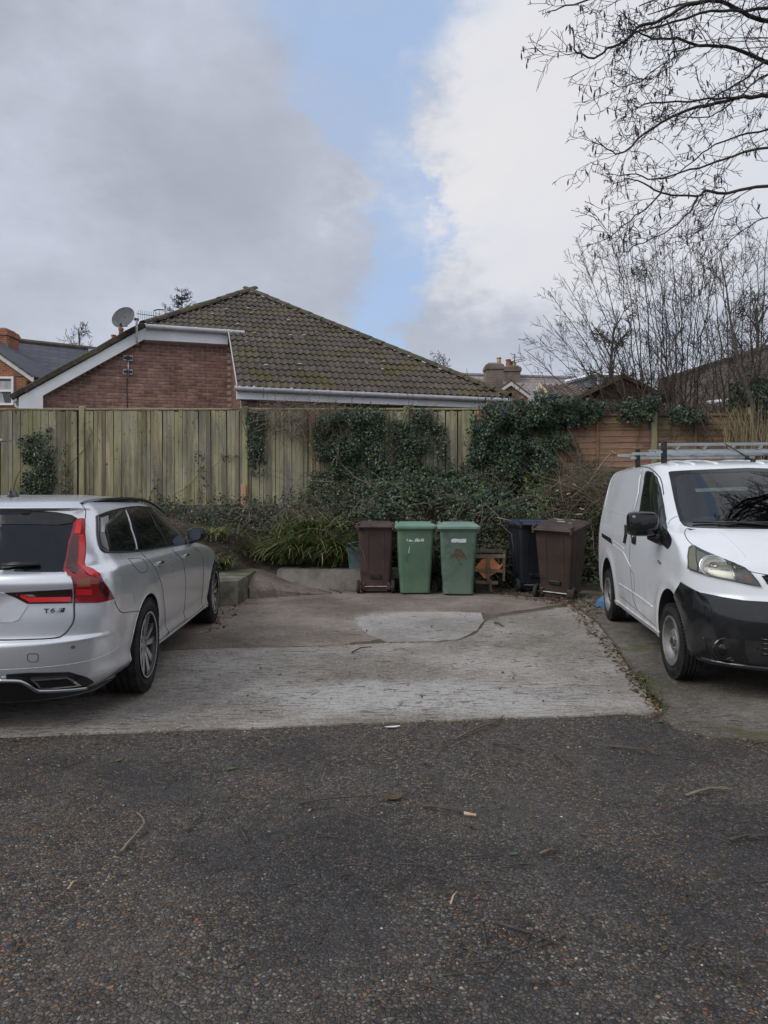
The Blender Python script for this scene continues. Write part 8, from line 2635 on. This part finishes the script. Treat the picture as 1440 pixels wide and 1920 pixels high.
# dry reeds and evergreen bush in the corner
rd = thing('dry_reeds', 'clump of dry straw-coloured reeds behind the van windscreen', 'reeds', (0, 0, 0))
V, F, Rn = [], [], []
for _ in range(170):
    b_ = at(random.uniform(1362, 1450), random.uniform(840, 870), random.uniform(12.7, 13.2)); L = random.uniform(.4, 1.05)
    d = Vector((random.gauss(-.05, .22), random.gauss(0, .15), 1)).normalized(); sd_ = Vector((1, 0, 0)) * random.uniform(.004, .010)
    p1 = b_ + d * L * .6; p2 = p1 + (d + Vector((random.gauss(0, .3), 0, -.25))).normalized() * L * .4
    k = len(V); V += [b_ - sd_, b_ + sd_, p1 + sd_ * .8, p1 - sd_ * .8, p2 + sd_ * .2, p2 - sd_ * .2]; r_ = random.random()
    F += [(k, k + 1, k + 2, k + 3), (k + 3, k + 2, k + 4, k + 5)]; Rn += [r_, r_]
link('stalks', np_mesh('stalks', [tuple(v) for v in V], F, M['straw'], Rn), rd)
eb = thing('evergreen_bush', 'dark green leafy bush at the right edge in front of the dark roof', 'bush', (0, 0, 0))
q = poly_points([(1375, 715), (1405, 700), (1450, 705), (1470, 830), (1400, 820), (1385, 790), (1362, 760)], 3000)
P = np.array([at(x, y, 13.7 + random.uniform(-.5, .4)) for x, y in q]); cl = vnoise(P, 3.0, 1.0); P = P[cl > -.12]
link('foliage', leaf_mesh('foliage', P, np.tile([-.2, -.8, .6], (len(P), 1)), RNG.uniform(.05, .10, len(P)), M['ivy'], jitter=.7, narrow=.6), eb)
tangle('bush_stems', 40, s_px([(1380, 720), (1440, 715), (1440, 820), (1390, 815)], 13.5, 13.9), .12, (.4, 1.0), (.004, .009), M['bark'], wild=.15, bias=(0, 0, 1), parent=eb)

prm_min = .0024
# ---- big bare tree overhanging from the right, trunk outside the frame
random.seed(19)
TB = Vector((6.3, 7.6, 0))
tree = thing('overhanging_tree', 'leafless tree whose branches hang into the sky at the top right', 'tree', TB)
g = MB()
tk = [Vector(p) - TB for p in ((6.3, 7.6, -.1), (6.25, 7.55, 1.2), (6.1, 7.5, 2.6), (5.95, 7.4, 4.0), (5.85, 7.3, 5.4), (5.7, 7.1, 6.8), (5.5, 6.9, 8.4), (5.3, 6.7, 10.0))]
g.tube(tk, [.30, .25, .22, .19, .16, .12, .08, .03], 12); g.build('trunk', M['bark'], tree, smooth=True)
limb_g, twig_g, pod_g = MB(), MB(), MB()
tips = []
PRM = [(4, .55, .85, .22, .012, 3), (3, .5, .9, .26, .01, 3), (0, 0, 0, .3, .0, 3)]
def limb(trunk_i, px, depth, r0, r1, tw=1.0):
    """px: photo polyline from the right frame edge to the tip; depth: (at frame edge, at tip)"""
    n = len(px)
    pts = [at(x, y, depth[0] + (depth[1] - depth[0]) * i / (n - 1)) - TB for i, (x, y) in enumerate(px)]
    if trunk_i is not None:
        a = tk[trunk_i]; d0 = (pts[0] - a)
        pts = [a, a + d0 * .35 + Vector((0, 0, .12)), a + d0 * .7 + Vector((0, 0, .08))] + pts
    n = len(pts)
    sm = []
    for i in range(n - 1):
        for j in range(3):
            t = j / 3
            p0, p1, p2, p3 = pts[max(i - 1, 0)], pts[i], pts[i + 1], pts[min(i + 2, n - 1)]
            sm.append(.5 * ((2 * p1) + (p2 - p0) * t + (2 * p0 - 5 * p1 + 4 * p2 - p3) * t * t + (3 * p1 - p0 - 3 * p2 + p3) * t ** 3) + Vector((random.gauss(0, .006), random.gauss(0, .006), random.gauss(0, .006))))
    sm.append(pts[-1])
    k = len(sm)
    rr = [.78 * (r0 + (r1 - r0) * (i / (k - 1)) ** .8) for i in range(k)]
    limb_g.tube(sm, rr, 6, cap=False)
    L = sum((sm[i + 1] - sm[i]).length for i in range(k - 1))
    for i in range(1, k):
        if trunk_i is not None and i < 7: continue
        for _ in range(2 if random.random() < .55 * tw else 1):
            if random.random() > .45 * tw: continue
            tan = (sm[i] - sm[i - 1]).normalized()
            ax = tan.cross(Vector((random.gauss(0, .5), random.gauss(0, 1.0), random.gauss(0, .5)))).normalized()
            d = (Matrix.Rotation(random.uniform(.5, 1.2) * random.choice((1, 1, -1)), 3, ax) @ tan)
            d = (d + Vector((-.15, 0, .0))).normalized()
            branch(twig_g, sm[i], d, random.uniform(.18, .52) * tw, max(rr[i] * .40, .0034), 0, PRM, tips)
    branch(twig_g, sm[-1], (sm[-1] - sm[-2]).normalized(), .12, max(r1, .0045), 0, PRM, tips)
prm_seg = .09
limb(5, [(1450, 40), (1390, 22), (1353, 3), (1287, 10), (1243, 37), (1200, 50), (1173, 75), (1140, 93), (1113, 109), (1083, 97), (1077, 82)], (6.6, 6.1), .034, .008)
limb(5, [(1450, 15), (1373, 20), (1313, 27), (1237, 50), (1193, 60), (1176, 74)], (6.4, 6.2), .026, .008)
limb(4, [(1452, 122), (1410, 103), (1360, 87), (1310, 85), (1270, 72), (1227, 72), (1197, 60)], (6.8, 6.3), .036, .009)
limb(4, [(1450, 180), (1393, 182), (1343, 193), (1293, 205), (1253, 222), (1210, 250), (1173, 285), (1157, 287), (1130, 273)], (6.5, 6.0), .034, .006)
limb(None, [(1395, 182), (1345, 184), (1293, 190), (1220, 192), (1203, 200), (1190, 198)], (6.4, 6.0), .014, .006)
limb(4, [(1450, 240), (1383, 257), (1327, 280), (1300, 303), (1262, 332)], (6.6, 6.2), .018, .006)
limb(3, [(1450, 278), (1377, 293), (1327, 310), (1277, 323), (1227, 337), (1193, 328), (1160, 330)], (6.3, 5.9), .022, .005)
limb(3, [(1450, 346), (1363, 362), (1323, 358), (1310, 367), (1240, 362), (1207, 343), (1180, 335)], (6.4, 6.0), .028, .006)
limb(None, [(1310, 367), (1293, 397), (1260, 427), (1217, 450), (1190, 462), (1173, 472)], (6.25, 5.9), .012, .004)
limb(None, [(1240, 362), (1217, 387), (1180, 413), (1153, 437), (1134, 450)], (6.1, 5.8), .011, .004)
limb(None, [(1435, 113), (1403, 143), (1360, 170), (1323, 193), (1290, 222)], (6.7, 6.3), .016, .005)
limb(4, [(1450, 135), (1393, 177), (1353, 207), (1320, 220), (1280, 220)], (6.6, 6.2), .018, .005)
limb(3, [(1450, 408), (1407, 422), (1360, 463), (1330, 490)], (6.2, 5.9), .014, .004)
limb(5, [(1450, -40), (1380, -30), (1300, -25), (1220, -20), (1150, -12), (1090, 2), (1050, 14), (1030, 24)], (6.4, 5.8), .028, .005)
limb(None, [(1250, 36), (1270, 95), (1262, 110), (1250, 130), (1210, 150), (1180, 140)], (6.2, 6.0), .010, .004)
limb(None, [(1310, 85), (1260, 98), (1252, 115), (1220, 135), (1188, 160), (1160, 163)], (6.4, 6.1), .010, .004)
limb(None, [(1362, 362), (1340, 400), (1325, 425), (1300, 440)], (6.3, 6.1), .008, .004)
# the rest of the crown, above and behind the frame edge (it is mirrored in the van's glass)
prm_seg = .22
random.seed(23)
for i in range(34):
    ti = 3 + i % 5; az = 3.9 + (i % 10) * .13 + random.uniform(-.1, .1)
    d = Vector((math.cos(az), math.sin(az), random.uniform(.5, 1.3))).normalized()
    branch(limb_g, tk[ti].copy(), d, random.uniform(3.2, 5.6), .022 + .006 * (7 - ti), 0, [(11, .50, .7, .07, .0, 5), (7, .5, .8, .10, .0, 4), (5, .5, .8, .14, .0, 3), (0, 0, 0, .16, .0, 3)])
for i in range(30):
    ti = 3 + i % 5; az = i * 2.4 + random.uniform(-.3, .3); d = Vector((math.cos(az), math.sin(az), random.uniform(.3, 1.0))).normalized()
    branch(limb_g, tk[ti].copy(), d, random.uniform(1.1, 1.6) if math.cos(az) < 0 else random.uniform(1.6, 2.6), .03, 0, [(11, .45, .8, .10, .0, 4), (7, .5, .9, .14, .0, 3), (0, 0, 0, .18, .0, 3)])
limb_g.build('limbs', M['bark_dark'], tree, smooth=True)
twig_g.build('twigs', M['bark_dark'], tree)
# hanging seed tassels at some of the twig ends
random.seed(29)
for p in tips:
    if random.random() < .06:
        L = random.uniform(.04, .075); a = p + Vector((random.gauss(0, .01), random.gauss(0, .01), -L))
        pod_g.tube([p, p.lerp(a, .25), p.lerp(a, .6), a], [.0015, .006, .008, .002], 5)
tag(pod_g.build('seed_tassels', M['bark_dark'], tree), kind='stuff')

# ================================================================== SMALL THINGS ON THE GROUND
random.seed(41); RNG = np.random.default_rng(41)
GV = lambda px, py, z=0.0: gp(px, py, z)


def twig(label, pts, r, m='bark', tip=None, forks=(), cat='twig', name='twig', z=.006):
    c = GV(*pts[len(pts) // 2])
    P = [GV(*p) - c for p in pts]
    g = MB(); k = len(P)
    PP = [Vector((p.x, p.y, r * .9 + (z + .012 * math.sin(math.pi * i / max(1, k - 1)) * (k > 2)))) for i, p in enumerate(P)]
    g.tube(PP, [r * (1 - .45 * i / max(1, k - 1)) for i in range(k)], 7)
    for a, b in forks:
        A, B = GV(*a) - c, GV(*b) - c; g.tube([Vector((A.x, A.y, r + z)), Vector(((A.x + B.x) / 2, (A.y + B.y) / 2, r + z + .012)), Vector((B.x, B.y, r + z))], [r * .6, r * .5, r * .3], 5)
    o = g.build(name, M[m], None, smooth=True); o.location = c
    tag(o, label, cat, group='twigs fallen on the car park')
    if tip:
        A, B = GV(*tip[0]) - c, GV(*tip[1]) - c; g = MB(); g.tube([Vector((A.x, A.y, r + z + .001)), Vector((B.x, B.y, r * .8 + z + .001))], [r * 1.12, r * .7], 6); g.build('split_end', M['fresh_wood'], o)
    return o


twig('pale olive twig bent like a hook on the tarmac at lower left', [(228, 1601), (243, 1585), (262, 1566), (271, 1553), (268, 1541), (257, 1528)], .0065, 'bark_pale')
twig('dark stick with a broken orange end in the middle of the tarmac', [(793, 1516), (815, 1521), (845, 1527), (872, 1531)], .008, 'bark', tip=((870, 1531), (893, 1534)))
twig('thick grey stick lying on the tarmac toward the right', [(1286, 1496), (1305, 1493), (1330, 1487), (1352, 1486), (1366, 1484)], .008, 'bark_pale', forks=[((1352, 1486), (1372, 1489))])
twig('short pale wood splinter on the lower middle tarmac', [(845, 1700), (850, 1690), (857, 1677)], .004, 'fresh_wood', cat='splinter', name='splinter')
twig('orange wood splinter on the lower left tarmac', [(128, 1672), (137, 1664), (146, 1655)], .0045, 'fresh_wood', cat='splinter', name='splinter')
twig('thin forked twig near the concrete edge in the middle', [(925, 1398), (952, 1403), (985, 1411)], .006, 'bark_dark', forks=[((952, 1403), (975, 1400))])
twig('long thin twig lying across the joint of tarmac and pale concrete', [(850, 1390), (890, 1373), (925, 1362), (945, 1345)], .006, 'vine')
twig('small forked twig right of the middle near the concrete', [(1040, 1420), (1052, 1432), (1068, 1443)], .009, 'bark', forks=[((1048, 1428), (1060, 1425)), ((1052, 1432), (1074, 1436))])
twig('thin twig with a pale side near the right side of the tarmac', [(1140, 1402), (1180, 1410), (1207, 1412), (1235, 1420)], .007, 'bark')
twig('thin dark twig among stones in the lower right of the tarmac', [(930, 1735), (965, 1752), (1000, 1762), (1045, 1777)], .006, 'bark_dark', forks=[((965, 1752), (985, 1738))])
twig('twig reaching in from the right edge of the tarmac', [(1368, 1580), (1400, 1577), (1450, 1574)], .008, 'bark', forks=[((1400, 1577), (1430, 1582))])
twig('thin twig left of the middle on the tarmac', [(560, 1510), (600, 1507), (640, 1503), (700, 1496)], .005, 'bark_dark')
twig('short curled dark twig at mid left of the tarmac', [(447, 1553), (455, 1570), (465, 1583)], .005, 'bark_dark')
twig('thin straight twig between the hooked twig and the middle', [(350, 1562), (366, 1547), (380, 1533)], .0045, 'bark')
twig('brown twig end lying near the lower middle right', [(1012, 1606), (1030, 1604), (1046, 1599)], .007, 'vine', forks=[((1030, 1604), (1040, 1596))])
twig('thin twig on the front concrete slab right of its middle', [(660, 1228), (676, 1222), (692, 1218)], .008, 'bark_dark', z=.018)
twig('small dark twig on the concrete near the crack end', [(928, 1172), (935, 1175), (943, 1179)], .012, 'bark_dark', z=.018)
# leaves and scraps
def scrap(name, label, px, py, L, W, m, cat, rz, curl=.25, z=.004):
    c = GV(px, py); g = MB(); n = 5
    V = []
    for i in range(n + 1):
        t = i / n; w = W * math.sin(math.pi * (.08 + .84 * t)) ** .8
        x = (t - .5) * L; h = z + curl * L * (t - .5) ** 2 + .002
        V += [(x, -w / 2, h + .15 * w), (x, 0, h), (x, w / 2, h + .15 * w)]
    F = [(i * 3 + j, (i + 1) * 3 + j, (i + 1) * 3 + j + 1, i * 3 + j + 1) for i in range(n) for j in range(2)]
    me = np_mesh(name, V, F, m, [.5] * len(F)); o = link(name, me); o.location = c; o.rotation_euler = (0, 0, rz)
    return tag(o, label, cat)
scrap('white_scrap', 'small white scrap lying on the tarmac just below the pale concrete edge', 736, 1366, .10, .03, M['sticker'], 'scrap', .2, z=.006)
scrap('fallen_leaf', 'bright yellow-green leaf on the tarmac left of the middle', 432, 1444, .05, .03, M['bright_leaf'], 'leaf', .5)
scrap('fallen_leaf', 'small green leaf on the tarmac below the silver car', 222, 1428, .05, .025, M['bright_leaf'], 'leaf', 1.2)
scrap('fallen_leaf', 'tiny green leaf on the tarmac near the brown twig end', 964, 1604, .035, .02, M['bright_leaf'], 'leaf', .1)
scrap('fallen_leaf', 'curled brown leaf on the tarmac above the broken orange stick', 738, 1500, .085, .05, M['dead_leaf'], 'leaf', .3, .6)
scrap('fallen_leaf', 'yellow leaf at the corner where the two concrete slabs meet the tarmac', 1238, 1355, .05, .03, M['bright_leaf'], 'leaf', .9)

# loose gravel pressed into the tarmac (uncountable)
def gravel(n, sampler, sizes, m, name, z0=0.0):
    base = np.array([(1, 0, 0), (.5, .87, 0), (-.5, .87, 0), (-1, 0, 0), (-.5, -.87, 0), (.5, -.87, 0), (.45, .25, .62), (-.15, .5, .66), (-.45, -.2, .62), (.15, -.45, .66)])
    F = np.array([(0, 1, 6), (1, 7, 6), (1, 2, 7), (2, 3, 8), (2, 8, 7), (3, 4, 8), (4, 9, 8), (4, 5, 9), (5, 0, 9), (0, 6, 9), (6, 7, 9), (7, 8, 9)])
    P = sampler(n)
    n = len(P)
    s = RNG.uniform(sizes[0], sizes[1], n) * RNG.choice([1, 1, 1, 1.5], n)
    a = RNG.uniform(0, 6.28, n); asp = RNG.uniform(.6, 1.0, n); flat = RNG.uniform(.5, .9, n)
    bx = base[None, :, 0] * s[:, None]; by = base[None, :, 1] * (s * asp)[:, None]; bz = base[None, :, 2] * (s * flat)[:, None]
    jit = RNG.uniform(.8, 1.2, (n, 10)); bx *= jit; by *= jit
    V = np.stack([P[:, 0:1] + bx * np.cos(a)[:, None] - by * np.sin(a)[:, None], P[:, 1:2] + bx * np.sin(a)[:, None] + by * np.cos(a)[:, None], z0 + bz - .0015], -1)
    Fa = F[None] + (np.arange(n) * 10)[:, None, None]
    return tag(link(name, np_mesh(name, V.reshape(-1, 3), Fa.reshape(-1, 3), m, np.repeat(RNG.random(n), 12))), kind='stuff')
M['stone'] = m_leaf('loose_stone', [(0, (.05, .048, .046)), (.35, (.10, .095, .09)), (.5, (.14, .075, .040)), (.72, (.24, .14, .075)), (.88, (.30, .22, .15)), (.95, (.42, .39, .35)), (1, (.55, .53, .50))], 0.75, 0.35, 0)
def tar_pts(n):
    y = 1.7 + 3.0 * RNG.random(n) ** 1.1; x = (RNG.random(n) - .5) * 1.15 * y
    d = np.array([noise.noise(Vector((a * 1.3, b * 1.3, 30))) for a, b in zip(x, y)])
    k = d + RNG.normal(0, .22, n) > .02
    return np.stack([x, y], 1)[k]
gravel(9000, tar_pts, (.0022, .0055), M['stone'], 'loose_gravel')
def edge_pts(n):
    t = RNG.random(n); e = np.array([xy(gp(x, y)) for x, y in ((-60, 1388), (250, 1374), (470, 1367), (720, 1357), (960, 1348), (1232, 1340), (1300, 1376), (1450, 1393))])
    i = np.minimum((t * 7).astype(int), 6); f = t * 7 - i
    p = e[i] * (1 - f[:, None]) + e[i + 1] * f[:, None]
    return p + np.stack([RNG.normal(0, .03, n), -np.abs(RNG.normal(0, .06, n)) + .01], 1)
gravel(1500, edge_pts, (.002, .006), M['stone'], 'edge_grit')
def crack_pts(n):
    e = np.array([xy(gp(x, y)) for x, y in crack + crack2]); i = RNG.integers(0, len(e) - 1, n); f = RNG.random(n)[:, None]
    return e[i] * (1 - f) + e[i + 1] * f + RNG.normal(0, .05, (n, 2))
gravel(500, crack_pts, (.003, .007), M['stone'], 'crack_grit', z0=.010)
# dead leaves and bits: under the bins, along the kerb, along the joint
def flat_leaves(name, P, m, size, z=.014):
    n = len(P); PP = np.concatenate([P, np.full((n, 1), z) + RNG.random((n, 1)) * .012], 1)
    return tag(link(name, leaf_mesh(name, PP, np.tile([0, 0, 1.0], (n, 1)), RNG.uniform(*size, n), m, droop=0.0, jitter=.35)), kind='stuff')
def px_region(poly, n): return np.array([xy(gp(x, y)) for x, y in poly_points(poly, n)])
A = px_region([(930, 1108), (1130, 1112), (1150, 1135), (1120, 1160), (1060, 1140), (1000, 1128), (930, 1120)], 1000)
B = px_region([(640, 1104), (940, 1106), (940, 1116), (640, 1112)], 350)
C = px_region([(440, 1112), (640, 1106), (640, 1114), (440, 1126)], 320)
D = px_region([(385, 1140), (455, 1118), (460, 1135), (420, 1180), (385, 1190)], 200)
E_ = np.concatenate([np.array([xy(gp(1065 + (1240 - 1065) * t + random.gauss(0, 7), 1134 + (1340 - 1134) * (t ** 1.05) + random.gauss(0, 6)))]) for t in RNG.random(420)])
flat_leaves('leaf_litter', np.concatenate([A, B, C, D, E_]), M['dead_leaf'], (.018, .045))
F_ = px_region([(0, 1385), (470, 1369), (720, 1359), (1230, 1342), (1440, 1400), (1440, 1412), (1230, 1356), (720, 1368), (0, 1395)], 260)
G_ = np.array([xy(gp(random.uniform(0, 1440), 1380 + 500 * random.random() ** 1.6)) for _ in range(240)])
flat_leaves('bark_crumbs', np.concatenate([F_, G_]), M['dead_leaf'], (.008, .022), z=.003)
H_ = px_region([(460, 1130), (1050, 1150), (1180, 1320), (300, 1350), (380, 1200)], 130)
flat_leaves('slab_crumbs', H_, M['dead_leaf'], (.010, .03), z=.014)
# twig litter too small to count
g = MB()
for _ in range(340):
    x, y = (random.uniform(0, 1440), 1385 + 480 * random.random() ** 1.5) if random.random() < .7 else (random.uniform(420, 1150), random.uniform(1120, 1340))
    c = gp(x, y); a = random.uniform(0, 6.28); L = random.choice((random.uniform(.02, .08), random.uniform(.02, .08), random.uniform(.08, .17))); d = Vector((math.cos(a), math.sin(a), 0)); z_ = .004 if y > 1340 else .017
    g.tube([c + Vector((0, 0, z_)), c + d * L * .5 + Vector((random.gauss(0, .004), random.gauss(0, .004), z_ + .003)), c + d * L + Vector((0, 0, z_))], [.0022, .002, .0014], 4, cap=False)
tag(g.build('twig_litter', M['bark'], None), kind='stuff')
# weeds in the joint and at the kerb
def blades(name, P, h, m, lean=.5, z=0.0):
    V, F, Rn = [], [], []
    for x, y in P:
        L = random.uniform(*h); az = random.uniform(0, 6.28); d = Vector((math.cos(az) * lean, math.sin(az) * lean, 1)).normalized(); s_ = Vector((-math.sin(az), math.cos(az), 0)) * random.uniform(.0015, .0035)
        b = Vector((x, y, z)); p1 = b + d * L * .6; p2 = p1 + (d + Vector((math.cos(az) * .6, math.sin(az) * .6, -.3))).normalized() * L * .4
        k = len(V); V += [b - s_, b + s_, p1 + s_ * .8, p1 - s_ * .8, p2 + s_ * .15, p2 - s_ * .15]; r_ = random.random(); F += [(k, k + 1, k + 2, k + 3), (k + 3, k + 2, k + 4, k + 5)]; Rn += [r_, r_]
    return tag(link(name, np_mesh(name, [tuple(v) for v in V], F, m, Rn)), kind='stuff')
W1 = np.concatenate([np.array([xy(gp(1195 + 50 * t + random.gauss(0, 6), 1262 + 78 * t + random.gauss(0, 5)))]) for t in RNG.random(520)])
W2 = np.concatenate([np.array([xy(gp(1070 + 120 * t + random.gauss(0, 5), 1138 + 120 * t + random.gauss(0, 4)))]) for t in RNG.random(200)])
blades('joint_weeds', np.concatenate([W1, W2]), (.012, .05), M['grass'], .8, z=.004)
W3 = px_region([(385, 1062), (450, 1072), (440, 1085), (390, 1084)], 260)
blades('kerb_weeds', W3, (.04, .14), M['grass'], .6, z=.33)
W4 = px_region([(1075, 1118), (1130, 1122), (1118, 1135), (1062, 1128)], 200)
blades('slab_weeds', W4, (.015, .06), M['grass'], .7, z=.004)
W5 = np.concatenate([np.array([xy(gp(x + random.gauss(0, 10), y + random.gauss(0, 3)))]) for x, y in [(520, 1380), (880, 1354), (930, 1352), (1190, 1344), (300, 1374)] for _ in range(40)])
blades('edge_moss', W5, (.004, .012), M['grass'], 1.2, z=.0)
